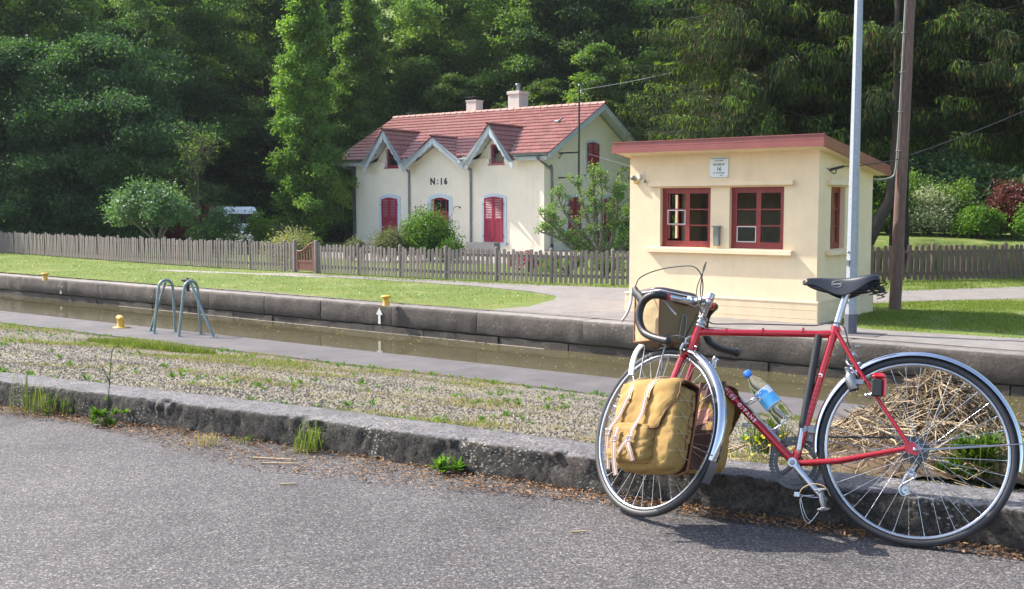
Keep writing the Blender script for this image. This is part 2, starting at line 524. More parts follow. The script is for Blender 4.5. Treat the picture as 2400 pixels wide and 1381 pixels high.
M_['galv'] = pmat('galvanised_steel', (.34, .37, .41), .5, .4, var=.14, vscale=25, bscale=80, bstr=.15)
M_['postbase'] = pmat('bitumen_grey_paint', (.105, .11, .13), .7)
M_['dark'] = pmat('black_metal', (.02, .02, .02), .5)
M_['chim'] = plaster('chimney_render', (.68, .60, .53), .06, (.5, .42, .38))
M_['fascia'] = pmat('brick_red_fascia_paint', (.27, .078, .066), .5, var=.1, vscale=4)
M_['roofing'] = pmat('roofing_felt', (.10, .09, .08), .9)
M_['picket'] = pmat('weathered_picket_wood', (.20, .165, .148), .85, var=.35, vscale=10, scale=(6, 6, .7), bscale=40)
M_['brownpicket'] = pmat('brown_picket_wood', (.135, .088, .068), .85, var=.3, vscale=10, scale=(6, 6, .7), bscale=40)
M_['gate'] = pmat('red_brown_gate_stain', (.17, .068, .045), .6, var=.25, vscale=12, scale=(5, 5, .8))
M_['polewood'] = pmat('creosoted_pole_wood', (.16, .098, .08), .85, var=.45, vscale=5, scale=(14, 14, .9), bscale=20, bstr=.8, bdist=.01)
M_['sprucebark'] = pmat('spruce_bark', (.045, .032, .024), .9, var=.4, vscale=8)
M_['bark'] = pmat('tree_bark', (.10, .075, .05), .9, var=.4, vscale=8, bscale=20, bstr=.9, bdist=.02)
M_['greybark'] = pmat('lichen_bark', (.20, .17, .13), .9, var=.45, vscale=14, bscale=30, bstr=.8, bdist=.01)
M_['yellowpaint'] = pmat('yellow_bollard_paint', (.72, .42, .06), .4, var=.15, vscale=20, dirt=((.25, .13, .04), 22, .62))
M_['rust'] = pmat('rusty_black_paint', (.035, .022, .018), .7, var=.4, vscale=20)
M_['railgrey'] = pmat('grey_green_rail_paint', (.20, .26, .26), .4, .35, var=.15, vscale=10)
M_['whitepaint'] = pmat('white_paint', (.75, .76, .76), .35, var=.04, coat=.6)
M_['arrow'] = pmat('chalky_white_paint', (.62, .60, .57), .8, var=.25, vscale=20)
M_['signwhite'] = pmat('enamel_white', (.72, .76, .76), .3, var=.03)
M_['ink'] = pmat('black_lettering', (.015, .015, .018), .6)
M_['teal'] = pmat('teal_print', (.05, .25, .28), .5)
M_['redcar'] = pmat('dull_red_car_paint', (.20, .02, .02), .35, coat=.5)
M_['carglass'] = pmat('dark_car_glass', (.01, .012, .015), .08)
M_['glass'] = glass_mat()
M_['darkglass'] = pmat('dark_window_pane', (.015, .02, .018), .06)
M_['boxgrey'] = pmat('grey_cast_metal', (.20, .21, .18), .5, .3, var=.2)
M_['straw'] = pmat('dry_reed_straw', (.36, .275, .17), .8, var=.5, vscale=3)
M_['strawdark'] = pmat('dark_old_straw', (.10, .065, .035), .9, var=.4)
M_['litter'] = leafmat('leaf_litter', (.09, .04, .02), (.42, .24, .11), .05, .8)
M_['pebble'] = leafmat('pebbles', (.17, .14, .10), (.47, .405, .32), 0, .8)
M_['trough'] = pmat('grey_trough_concrete', (.20, .19, .185), .85, var=.2)
M_['pink'] = leafmat('pink_petals', (.55, .05, .22), (.75, .14, .35), .2)
M_['redflower'] = leafmat('red_petals', (.6, .05, .03), (.75, .15, .08), .2)
M_['whiteflower'] = leafmat('pale_petals', (.5, .42, .48), (.8, .74, .8), .2)
M_['yellowflower'] = leafmat('yellow_petals', (.7, .5, .02), (.9, .75, .05), .2)
LF = {}
LF['forest'] = leafmat('forest_leaves', (.030, .074, .022), (.135, .225, .048), .45)
LF['forest2'] = leafmat('fresh_sunlit_leaves', (.045, .10, .022), (.185, .28, .05), .47)  # fresh leaf green, also brightened to stand for sunlit treetops
LF['dark'] = leafmat('dark_shade_leaves', (.026, .066, .026), (.085, .165, .046), .42)
LF['column'] = leafmat('bright_column_leaves', (.045, .11, .02), (.20, .31, .052), .48)
LF['spruce'] = leafmat('spruce_needles', (.011, .026, .009), (.050, .078, .019), .2, .7, .15)
LF['sprucetip'] = leafmat('spruce_new_tips', (.085, .14, .02), (.18, .28, .042), .4, .7, .15)
LF['sprucebrown'] = leafmat('brownish_spruce_sprays', (.06, .045, .016), (.17, .11, .040), .2, .8, .1)
LF['bush'] = leafmat('bright_bush_leaves', (.05, .13, .012), (.16, .28, .03), .4)
LF['olive'] = leafmat('olive_bush_leaves', (.07, .085, .035), (.19, .20, .09), .3)
LF['varieg'] = leafmat('variegated_leaves', (.16, .20, .06), (.55, .52, .24), .3)
LF['silver'] = leafmat('silvery_leaves', (.14, .19, .10), (.58, .60, .45), .3)
LF['maroon'] = leafmat('maroon_leaves', (.045, .012, .012), (.17, .045, .035), .3)
LF['young'] = leafmat('young_apple_leaves', (.08, .15, .04), (.25, .34, .12), .4)
LF['magnolia'] = leafmat('glossy_leaves', (.035, .09, .028), (.17, .28, .12), .3, .45, .4)
LF['grass'] = leafmat('grass_blades', (.06, .105, .018), (.215, .25, .06), .4, .6, .2)
LF['weed'] = leafmat('weed_leaves', (.045, .11, .015), (.16, .27, .04), .4)
LF['drygrass'] = leafmat('dry_grass', (.28, .20, .08), (.50, .42, .20), .2, .7, .2)
for k_ in ('pink', 'redflower', 'whiteflower', 'yellowflower'): LF[k_] = M_[k_]
# bicycle materials
M_['redframe'] = pmat('metallic_red_lacquer', (.46, .004, .014), .25, .45, var=.05, coat=1.0)
M_['chrome'] = pmat('chrome', (.62, .63, .66), .10, 1.0, var=.04, vscale=20)
M_['alloy'] = pmat('polished_alloy', (.52, .52, .54), .24, 1.0, var=.1, vscale=30)
M_['dullalloy'] = pmat('dull_alloy', (.30, .30, .31), .42, .9, var=.12, vscale=30)
M_['darksteel'] = pmat('dark_steel', (.10, .10, .10), .45, .9, var=.2, vscale=30)
M_['rubber'] = pmat('black_rubber', (.022, .022, .024), .55, var=.2, vscale=30)
M_['wallrubber'] = pmat('grey_tyre_rubber', (.028, .028, .031), .5, var=.2, vscale=30)
M_['bartape'] = pmat('black_bar_tape', (.012, .012, .013), .42, bscale=120, bstr=.3)
M_['leather'] = pmat('black_saddle_leather', (.018, .018, .024), .28, var=.3, vscale=15)
M_['canvas'] = pmat('mustard_canvas', (.335, .212, .074), .85, var=.14, vscale=8, bscale=9, bstr=.5, bdist=.012, spec=.2, dirt=((.22, .12, .04), 45, .70))
M_['piping'] = pmat('brown_leather_piping', (.20, .075, .025), .6)
M_['strap'] = pmat('pinkish_webbing', (.46, .33, .27), .8, var=.1, vscale=30)
M_['strapline'] = pmat('dark_webbing_stripe', (.06, .03, .03), .8)
M_['tanleather'] = pmat('tan_leather_tab', (.55, .36, .19), .6)
M_['bagtan'] = pmat('tan_bag_cloth', (.43, .32, .17), .8, var=.08, bscale=10, bstr=.6, bdist=.012)
M_['bagshade'] = pmat('shaded_bag_cloth', (.19, .135, .068), .8, var=.08)  # bag rear and underside: their shade is put into the cloth colour
M_['bagtop'] = pmat('brown_plastic_map_cover', (.12, .055, .045), .15, var=.2, coat=.8)
M_['maroonback'] = pmat('maroon_bag_back', (.07, .02, .018), .6)
M_['pinkpatch'] = pmat('pink_patch', (.55, .26, .20), .7)
M_['clear'] = glass_mat('clear_plastic'); M_['clear'].node_tree.nodes['Principled BSDF'].inputs['IOR'].default_value = 1.15
M_['bluecap'] = pmat('blue_bottle_cap', (.05, .22, .72), .4)
M_['labelblue'] = pmat('blue_label', (.10, .42, .78), .4, var=.3, vscale=14)
M_['labelwhite'] = pmat('white_label', (.72, .78, .84), .4)
M_['white'] = pmat('white_plastic', (.75, .75, .73), .4)
M_['redlens'] = pmat('red_lens', (.45, .01, .015), .15, coat=1)
M_['whiteletter'] = pmat('white_lettering', (.8, .78, .75), .5)

# ------------------------------------------------------------------ canal frame
U = Vector((.79697, -.60402, 0)); NN = Vector((.60402, .79697, 0))
XL, XR = -42.0, 36.0
KB = [(-42, 28.0), (-20, 15.6), (-8, 9.0), (-3.13, 6.44), (-1.08, 5.31), (.39, 4.40), (1.68, 3.70), (4, 2.30), (10, -1.7), (36, -19.5)]
KBx = np.array([p[0] for p in KB]); KBy = np.array([p[1] for p in KB])
def kerb_y(x): return float(np.interp(x, KBx, KBy))
def kerb_yv(x): return np.interp(x, KBx, KBy)
def path_y(x): return 10.55 - (x - .85) * .7334       # outer edge of the towpath
def near_y(x): return 11.76 - (x - .95) * .742       # lock edge, near side
def far_y(x): return 30.08 - (x + 14.46) * .7926      # lock edge, far side
KH = .15; KW = .27
def gravel_z(x, y):
    y0 = kerb_yv(x) + KW; y1 = path_y(x)
    t = np.clip((y - y0) / (y1 - y0), 0, 1)
    return .125 - .775 * t
ZB = -.65

def sheet(name, pts, z, mat, kind='structure', sub=0):
    me = bpy.data.meshes.new(name)
    me.from_pydata([(p[0], p[1], z) for p in pts], [], [list(range(len(pts)))])
    me.materials.append(mat)
    o = addobj(name, me); o['kind'] = kind
    if me.polygons[0].normal.z < 0: me.flip_normals()
    return o

def grid_mesh(name, X, Y, Z, mat, smooth=True):
    h, w = X.shape
    V = np.stack([X.ravel(), Y.ravel(), Z.ravel()], 1)
    i = np.arange(h * w).reshape(h, w)
    Fq = np.stack([i[:-1, :-1].ravel(), i[:-1, 1:].ravel(), i[1:, 1:].ravel(), i[1:, :-1].ravel()], 1)
    return np_mesh(name, V, Fq, mat, smooth)

# road
xs = np.linspace(XL, XR, 60)
road_pts = [(x, kerb_y(x) + .05) for x in xs] + [(300, -30), (300, -300), (-300, -300), (-300, 28)]
sheet('road', road_pts, 0.0, M_['asphalt'])
# gravel strip
xs = np.linspace(XL, XR, 200); ts = np.linspace(-.03, 1.02, 24)
X, T = np.meshgrid(xs, ts)
Y0 = kerb_yv(X) + KW - .03; Y1 = path_y(X)
Y = Y0 + T * (Y1 - Y0)
Z = .125 - .775 * np.clip(T, 0, 1) + .012 * np.sin(X * 3.1 + Y * 2) * np.sin(Y * 2.3) * (T > 0.02) * (T < .95)
Z = np.where(T > 1, Z - .03, Z)
o = addobj('gravel_strip', grid_mesh('gravel_strip', X, Y, Z, M_['gravel'])); o['kind'] = 'structure'
# towpath with its lock edge
mb = MB()
xs = np.linspace(XL, XR, 40)
rowA = [Vector((x, path_y(x), ZB + .01)) for x in xs]; rowB = [Vector((x, near_y(x) - .05, ZB + .004)) for x in xs]
rowC = [Vector((x, near_y(x), ZB - .03)) for x in xs]; rowD = [Vector((x, near_y(x), -3.0)) for x in xs]
rowZ = [Vector((x, path_y(x), ZB - .2)) for x in xs]
for a, b in ((rowZ, rowA), (rowA, rowB), (rowB, rowC), (rowC, rowD)): mb.strip(a, b)
o = mb.build('towpath', M_['towpath']); o['kind'] = 'structure'
# water
sheet('canal_water', [(XL, near_y(XL) - .02), (XR, near_y(XR) - .02), (XR, far_y(XR) + .3), (XL, far_y(XL) + .3)], -1.2, M_['water'])
# end banks so that the near and far ground join beyond the frame
sheet('ground', [(-300, 28), (XL, 28.02), (XL, far_y(XL)), (XL, 400), (-300, 400)], ZB - .01, M_['lawn'])

# far ground: one height field, flat by the lock and rising to the wooded slope
def far_h(X, Y):
    s = (X * .6210 + Y * .7838) - 14.60
    z = np.full_like(s, ZB)
    z = z + .9 * sstep(29.5, 42, Y) * sstep(5.5, 9.5, X)
    z = z + .35 * sstep(20, 36, s) * (1 - sstep(2, 6, X)) * sstep(30.5, 45, s + 6)
    z = z + np.clip(s - 36, 0, None) * .42 * sstep(36, 60, s)
    return z
ss = np.concatenate([[0.43], np.linspace(1, 14, 6), np.linspace(16, 60, 45), np.linspace(64, 260, 30)])
tt = np.concatenate([np.linspace(-300, -70, 20), np.linspace(-66, 66, 90), np.linspace(70, 300, 20)])
S_, T_ = np.meshgrid(ss, tt)
ox, oy = -14.46, 30.08
X = ox + T_ * .7838 + S_ * .6210; Y = oy - T_ * .6210 + S_ * .7838
Z = far_h(X, Y)
o = addobj('meadow', grid_mesh('meadow', X, Y, Z, M_['lawn'])); o['kind'] = 'structure'
def far_z(x, y): return float(far_h(np.array([x], float), np.array([y], float))[0])

# paths on the far side
def px_sheet(name, pts, z, mat):
    return sheet(name, [tuple(at(a, b, z))[:2] for a, b in pts], z, mat)
# coping strip behind the edge stones, gravelly
def faroff(x, d):   # point d metres behind the far edge at abscissa x
    return (x + .6210 * d, far_y(x) + .7838 * d)
edge = [(-300, .62), (-14.4, .62), (-4, .62), (-1.0, .75), (1.0, 1.0), (3.5, 1.55), (6.2, 1.9), (9, 2.0), (200, 2.0)]
verge = [faroff(x, .39) for x in (-42, -14, 0, 5, 36)]
back = [faroff(x, d) for x, d in ((36, 2.1), (9, 2.0), (6.2, 1.85), (4.5, 1.6))]
back += [tuple(at(a, b, ZB))[:2] for a, b in ((1940, 758), (1470, 722))]
back += [tuple(at(a, b, ZB))[:2] for a, b in ((1250, 733), (1080, 722), (900, 708), (600, 683), (300, 663), (0, 640))] + [faroff(-42, .9)]
sheet('coping_verge', verge + back, ZB + .004, M_['greypath'])
px_sheet('gravel_yard', [(1150, 726), (1240, 718), (1300, 702), (1304, 694), (1240, 683), (1120, 671), (950, 660), (760, 649), (700, 645), (690, 641),
          (760, 644), (1000, 655), (1200, 665), (1480, 676), (1620, 682), (1620, 740), (1400, 744)], ZB + .008, M_['greypath'])
hmT = Matrix.Translation(Vector((1.39196, 46.39911, ZB))) @ Matrix.Rotation(math.atan2(-.60402, .79697), 4, 'Z')
sheet('terrace', [tuple(hmT @ Vector((a, b, 0)))[:2] for a, b in ((-11.3, -.0), (-11.0, -6.5), (-4, -9.5), (1.5, -11), (5, -9), (3.5, -1), (3.0, 5), (.0, 5.0), (0, 0))], ZB + .005, M_['path'])
px_sheet('footpath', [(330, 632), (420, 633), (520, 637), (600, 640), (690, 640), (770, 645), (760, 651), (690, 648), (560, 642), (420, 637)], ZB + .005, M_['path'])
px_sheet('side_path', [(1900, 704), (2050, 684), (2150, 680), (2400, 672), (2700, 664), (2700, 692), (2400, 700), (2150, 706), (2040, 712), (1900, 722)], ZB + .006, M_['greypath'])

# ------------------------------------------------------------------ kerb
def build_kerb():
    root = tag(empty('kerb', (0, 0, 0)), kind='structure')
    prof = [(0.0, -.05), (-.006, .0), (-.003, .04), (.0, .08), (.002, .115), (.004, .138), (.010, .149), (.02, .1535), (.05, .156), (.08, .156), (.11, .157), (.14, .156), (.17, .156), (.20, .155), (.23, .152), (KW + .01, .148), (KW + .03, .05)]
    # fine part close to the camera, coarse beyond
    xs = np.concatenate([np.linspace(XL, -8, 60, endpoint=False), np.linspace(-8, 5, 1100, endpoint=False), np.linspace(5, XR, 60)])
    X = np.zeros((len(prof), len(xs))); Y = X.copy(); Z = X.copy()
    for j, x in enumerate(xs):
        e = .2; dx = 2 * e; dy = kerb_y(x + e) - kerb_y(x - e); l = math.hypot(dx, dy); nx, ny = -dy / l, dx / l
        for i, (o, h) in enumerate(prof):
            q = Vector((x * 6, o * 9, h * 9)); q2 = Vector((x * 22, o * 22, h * 24))
            d = .007 * noise.noise(q) + .007 * noise.noise(q2) + .006 * noise.noise(q2 * 2.3)
            ch = max(0, noise.noise(Vector((x * 5.3, 3.3, .5))) - .12) * .06 * (.5 + noise.noise(Vector((x * 30, h * 30, 1)))) if 2 < i < 8 else 0
            X[i, j] = x + nx * (o + d * (i < 7) + ch); Y[i, j] = kerb_y(x) + ny * (o + d * (i < 7) + ch)
            Z[i, j] = h + (d * .35 if i >= 6 else 0) - ch * .5
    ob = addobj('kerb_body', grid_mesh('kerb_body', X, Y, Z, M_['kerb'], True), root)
    return root
kerb = build_kerb()

# ------------------------------------------------------------------ lock walls
far_root = empty('lock_wall', (-14.46, 30.08, ZB), math.atan2(-.6210, .7838), 'dark stone lock wall on the far side of the canal, capped with long pale edge stones', 'lock wall')
# local: +x along the wall to the right, +y into the bank
rnd = random.Random(3)
x = -35.0
def nosed_block(x0, x1, h=.40, dpt=.46, jit=0.0):
    mb = MB()
    prof = [(.03, -h), (.004 + jit, -h + .03), (.0 + jit, -.20), (.004 + jit, -.07), (.016 + jit, -.03), (.05 + jit, -.006), (.11, .0), (dpt, .0), (dpt, -h)]
    n = max(4, int((x1 - x0) / .09)); cols = []
    for k in range(n + 1):
        xx = lerp(x0, x1, k / n)
        rr = .012 if k in (0, n) else 0
        cols.append([Vector((xx, y + (.022 * noise.noise(Vector((xx*3, y*5, z*5))) + .012 * noise.noise(Vector((xx*9, y*9, z*9))) if i < 6 else 0) + (rr if i < 5 else 0), z + (.008 * noise.noise(Vector((xx*2.5, y*4+3, z))) + (.014 * min(0, noise.noise(Vector((xx*7, 2, z)))) if 2 < i < 7 else 0))- rr*.6)) for i, (y, z) in enumerate(prof)])
    vs = [p for c in cols for p in c]; m = len(prof)
    fs = []
    for k in range(n):
        for i in range(m - 1):
            fs.append((k*m+i, (k+1)*m+i, (k+1)*m+i+1, k*m+i+1))
    fs.append(tuple(range(m))); fs.append(tuple(n*m+i for i in range(m))[::-1])
    mb.add(vs, fs[:-2], True); mb.add(vs, fs[-2:], False)
    return mb
while x < 60:
    L_ = rnd.uniform(1.4, 2.5)
    if -3 < x < 33 or True:
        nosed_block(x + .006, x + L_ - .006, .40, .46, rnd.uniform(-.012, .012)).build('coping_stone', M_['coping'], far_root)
    x += L_
mb = MB(); mb.box((-35, .10, -3), (60, .5, -.405)); mb.build('wall_core', M_['lower_stone'], far_root)
x = -35.0
while x < 60:
    L_ = rnd.uniform(.7, 1.6); j = rnd.uniform(.02, .06)
    m2 = MB()
    n = 4; top = []
    for k in range(n + 1):
        xx = lerp(x, x + L_ - .015, k / n)
        top.append((xx, j + rnd.uniform(-.012, .012), -.415 + rnd.uniform(-.02, .0)))
    A = [Vector((p[0], p[1] + .08, p[2])) for p in top]; B = [Vector(p) for p in top]
    C_ = [Vector((p[0], p[1] - .01, -1.0)) for p in top]
    m2.strip(A, B); m2.strip(B, C_)
    m2.build('wall_stone', M_['lower_stone'], far_root)
    x += L_
# painted arrows on the wall
for px, py in ((877, 733), (82, 672)):
    w = at(px, py, -.80)
    r = (w - Vector((-14.46, 30.08, 0))); xl = r.x * .7838 - r.y * .6210
    m2 = MB()
    m2.prism([(xl - .035, -.006, -.38), (xl + .035, -.006, -.38), (xl + .03, -.006, -.20), (xl + .09, -.006, -.20), (xl, -.006, -.06), (xl - .09, -.006, -.20), (xl - .03, -.006, -.20)], (0, -.006, 0))
    m2.build('painted_arrow', M_['arrow'], far_root)
# thin pale strip where the water meets the wall
mb = MB()
for k in range(60):
    a, b = 6 + k * .22, 6 + k * .22 + .2
    mb.box((a, -.012 - .008 * rnd.random(), -.551), (b + (.03 if rnd.random() < .8 else -.03), .10, -.546))
o = mb.build('waterline_strip', M_['path'], far_root); o['kind'] = 'stuff'

# ------------------------------------------------------------------ shed (lock keeper's cabin)
SH = (4.92168, 17.09144, ZB); UANG = math.atan2(-.60402, .79697)
shed = empty('lock_cabin', SH, UANG, "small pale yellow flat-roofed lock cabin with red window frames beside the canal", 'cabin')
W, D, H = 3.60, 2.62, 3.42
MB.GZ = -.645   # heights of the cabin below are written 0.645 m too high
def wall_with_holes(mb, axis, u0, u1, z0, z1, c0, c1, holes):
    """wall slab: axis 'x' runs along x at y in [c0,c1]; 'y' runs along y at x in [c0,c1]"""
    def bx(a0, a1, b0, b1):
        if a1 - a0 < 1e-4 or b1 - b0 < 1e-4: return
        if axis == 'x': mb.box((a0, c0, b0), (a1, c1, b1))
        else: mb.box((c0, a0, b0), (c1, a1, b1))
    cur = u0
    for (h0, h1, k0, k1) in sorted(holes):
        bx(cur, h0, z0, z1); bx(h0, h1, z0, k0); bx(h0, h1, k1, z1); cur = h1
    bx(cur, u1, z0, z1)
TH_ = .22
w1 = (-2.93, -1.95, 1.83, 2.86); w2 = (-1.60, -.63, 1.83, 2.86)
mb = MB()
wall_with_holes(mb, 'x', -3.55, -.05, 1.0, 3.50, .05, .05 + TH_, [w1, w2])
wall_with_holes(mb, 'y', .05 + TH_, D - TH_, 1.0, 3.32, -.05 - TH_, -.05, [(.60, 1.26, 1.83, 2.86)])
wall_with_holes(mb, 'y', .05 + TH_, D - TH_, 1.0, 3.32, -3.55, -3.55 + TH_, [(.95, 1.75, 1.83, 2.86)])
mb.box((-3.55, D - TH_, 1.0), (-.05, D, 3.12))
for xa_, xb_ in ((-.05 - TH_, -.051), (-3.549, -3.55 + TH_)):
    mb.prism([(xa_, .06 + TH_, 3.28), (xa_, D - .01, 3.10), (xa_, D - .01, 3.155), (xa_, .06 + TH_, 3.41)], (xb_ - xa_, 0, 0))
mb.build('wall', M_['yellow'], shed)
mb = MB()
mb.box((-3.61, 0, .55), (0, D + .05, .985), .012)
# board-marked ledges on the plinth
mb.box((-3.618, -.008, .965), (.008, D + .055, 1.0), .008)
mb.build('plinth', M_['yellowrough'], shed)
for zz_ in (.72, .86):
    m2 = MB(); m2.box((-3.6125, -.0025, zz_), (.0025, .02, zz_ + .006)); m2.build('board_mark', M_['yellowrough'], shed)
# interior
mb = MB(); mb.box((-3.3, .30, .99), (-.3, D - .25, 1.005)); mb.box((-3.3, D - .26, 1.005), (-.3, D - .23, 3.1))
mb.build('interior_lining', M_['interior'], shed)
mb = MB(); mb.box((-1.15, 1.5, 1.9), (-.75, 1.9, 2.4), .02); mb.box((-2.9, 1.6, 1.0), (-1.3, 2.2, 1.75), .02)
mb.build('interior_desk', M_['dark'], shed)
# sloped roof slab with fascia
def roofslab(mb, x0, x1, y0, y1, zf, zb, th, inset=0):
    s = (zb - zf) / (y1 - y0)
    mb.add([(x0, y0, zf), (x1, y0, zf), (x1, y1, zb), (x0, y1, zb), (x0, y0, zf-th), (x1, y0, zf-th), (x1, y1, zb-th), (x0, y1, zb-th)],
           [(0, 1, 2, 3), (7, 6, 5, 4), (0, 4, 5, 1), (1, 5, 6, 2), (2, 6, 7, 3), (3, 7, 4, 0)])
zf, zb_ = 3.652, 3.268
mb = MB(); roofslab(mb, -3.64, .14, -.33, D + .25, zf - .09, zb_ - .086, .085); mb.build('roof_soffit', M_['yellow'], shed)
mb = MB(); roofslab(mb, -3.63, .13, -.32, D + .24, zf - .006, zb_ - .002, .08); mb.build('roof_deck', M_['roofing'], shed)
mb = MB()
sl = (zb_ - zf) / (D + .28 + .33)
for (o_, t0, t1) in ((0.0, 0.0, .075), (-.014, .08, .178)):
    e = o_
    mb.box((-3.67 + e, -.36 + e, zf - t1), (.17 - e, -.33, zf - t0))
    for sx in (1, -1):
        xa, xb = (.14, .17 - e) if sx > 0 else (-3.67 + e, -3.64)
        y0, y1 = -.33, D + .28
        z0, z1 = zf, zf + sl * (y1 - y0)
        mb.add([(xa, y0, z0-t1), (xb, y0, z0-t1), (xb, y1, z1-t1), (xa, y1, z1-t1), (xa, y0, z0-t0), (xb, y0, z0-t0), (xb, y1, z1-t0), (xa, y1, z1-t0)],
               [(0, 3, 2, 1), (4, 5, 6, 7), (0, 1, 5, 4), (1, 2, 6, 5), (2, 3, 7, 6), (3, 0, 4, 7)])
mb.build('fascia', M_['fascia'], shed)
mb = MB(); mb.box((-3.68, -.372, zf + .001), (.18, -.30, zf + .016)); mb.build('roof_edge_strip', M_['fascia'], shed)
# lintels and sills
mb = MB(); mb.box((-3.12, -.03, 2.885), (-.46, .049, 2.965), .006); mb.build('lintel', M_['yellow'], shed)
mb = MB(); mb.box((-3.17, -.045, 1.735), (-.455, .049, 1.815), .006); mb.build('sill', M_['yellow'], shed)
mb = MB(); mb.box((-.049, .40, 2.885), (.04, 1.48, 2.965), .006); mb.build('lintel', M_['yellow'], shed)
mb = MB(); mb.box((-.049, .40, 1.735), (.05, 1.48, 1.815), .006); mb.build('sill', M_['yellow'], shed)
def casement(parent, P0, ux, un, w, h, leaves, name='window', mats=None, rows=3, putty=()):
    """window in a vertical plane: P0 lower-left, ux across, un outward normal"""
    P0 = Vector(P0); ux = Vector(ux); un = Vector(un); uz = Vector((0, 0, 1))
    mats = mats or (M_['winred'], M_['glass'], M_['whitepaint'])
    def q(mb, a0, a1, z0, z1, d0, d1):
        c = []
        for d in (d0, d1):
            c += [P0 + ux*a0 + uz*z0 + un*d, P0 + ux*a1 + uz*z0 + un*d, P0 + ux*a1 + uz*z1 + un*d, P0 + ux*a0 + uz*z1 + un*d]
        mb.add(c, [(0,1,2,3), (7,6,5,4), (0,4,5,1), (1,5,6,2), (2,6,7,3), (3,7,4,0)])
    f = MB(); b = .055
    q(f, 0, w, 0, b*1.2, 0, .05); q(f, 0, w, h-b, h, 0, .05); q(f, 0, b, b*1.2, h-b, 0, .05); q(f, w-b, w, b*1.2, h-b, 0, .05)
    fr = f.build(name, mats[0], parent)
    lw = (w - 2*b) / leaves
    for i in range(leaves):
        a0 = b + i*lw; a1 = a0 + lw; s = .042
        g = MB(); z0 = b*1.2; z1 = h-b
        q(g, a0, a1, z0, z0+s, .008, .042); q(g, a0, a1, z1-s, z1, .008, .042); q(g, a0, a0+s, z0+s, z1-s, .008, .042); q(g, a1-s, a1, z0+s, z1-s, .008, .042)
        for r_ in range(1, rows):
            zc = lerp(z0+s, z1-s, r_/rows); q(g, a0+s, a1-s, zc-.011, zc+.011, .012, .038)
        g.build('sash', mats[0], fr)
        for r_ in range(rows):
            za = lerp(z0+s, z1-s, r_/rows)+.011*(r_ > 0); zc = lerp(z0+s, z1-s, (r_+1)/rows)-.011*(r_ < rows-1)
            p = MB(); q(p, a0+s, a1-s, za, zc, .02, .024); p.build('pane', mats[1], fr)
            if (i, r_) in putty:
                p = MB()
                for bb in ((a0+s, a1-s, za, za+.012), (a0+s, a1-s, zc-.012, zc), (a0+s, a0+s+.012, za+.012, zc-.012), (a1-s-.012, a1-s, za+.012, zc-.012)):
                    q(p, *bb, .036, .044)
                p.build('putty', mats[2], fr)
    return fr
# note: ux/un handed so faces are outward enough (double sided shading is fine)
casement(shed, (-2.93, .19, 1.83), (1, 0, 0), (0, -1, 0), .98, 1.03, 2, putty=((0, 1),))
casement(shed, (-1.60, .19, 1.83), (1, 0, 0), (0, -1, 0), .97, 1.03, 2, putty=((0, 0),))
casement(shed, (-.19, .60, 1.83), (0, 1, 0), (1, 0, 0), .66, 1.03, 2)
casement(shed, (-3.41, .95, 1.83), (0, 1, 0), (-1, 0, 0), .80, 1.03, 2)
# sign
sg = MB(); sg.box((-1.965, .030, 3.03), (-1.625, .048, 3.375), .004); sign = sg.build('sign', M_['signwhite'], shed)
def put_text(body, size, mat, parent, c, bold=0.0, name='lettering', sx=1.0):
    me = text_mesh(body, size, mat, .001, bold)
    me.transform(Matrix.Diagonal((sx, 1, 1, 1)))
    me.transform(Matrix.Rotation(math.pi/2, 4, 'X')); me.transform(Matrix.Translation(Vector(c) + Vector((0, 0, MB.GZ))))
    return addobj(name, me, parent)
put_text('CANAL DES HOUILLERES', .0265, M_['ink'], sign, (-1.795, .028, 3.348), .0004)
put_text('DE LA SARRE', .0265, M_['ink'], sign, (-1.795, .028, 3.310), .0004)
put_text('ECLUSE N\u00b0', .045, M_['ink'], sign, (-1.795, .028, 3.245), .001)
put_text('16', .085, M_['ink'], sign, (-1.795, .028, 3.168), .0018)
put_text('67 - ALTWILLER', .030, M_['ink'], sign, (-1.795, .028, 3.105), .0005)
m2 = MB(); m2.prism([(-1.79, .028, 3.072), (-1.71, .028, 3.074), (-1.725, .028, 3.060), (-1.76, .028, 3.058)], (0, -.001, 0)); m2.build('logo', M_['teal'], sign)
m2 = MB()
for a in (-1.955, -1.635):
    for b in (3.045, 3.362): m2.lathe([(.006, 0), (.006, .003), (0, .004)], (a, .030, b), (0, -1, 0), 8)
m2.build('screw', M_['dark'], sign)
# grey wall box between the windows
m2 = MB(); m2.box((-1.865, -.02, 1.87), (-1.755, .048, 2.20), .012); m2.box((-1.89, -.035, 2.19), (-1.735, .048, 2.21), .003)
bx_ = m2.build('wall_box', M_['boxgrey'], shed)
m2 = MB(); m2.lathe([(.010, 0), (.010, .005), (0, .006)], (-1.81, -.02, 2.02), (0, -1, 0), 10); m2.lathe([(.007, 0), (.007, .004), (0, .005)], (-1.81, -.02, 2.12), (0, -1, 0), 8); m2.build('knob', M_['alloy'], bx_)
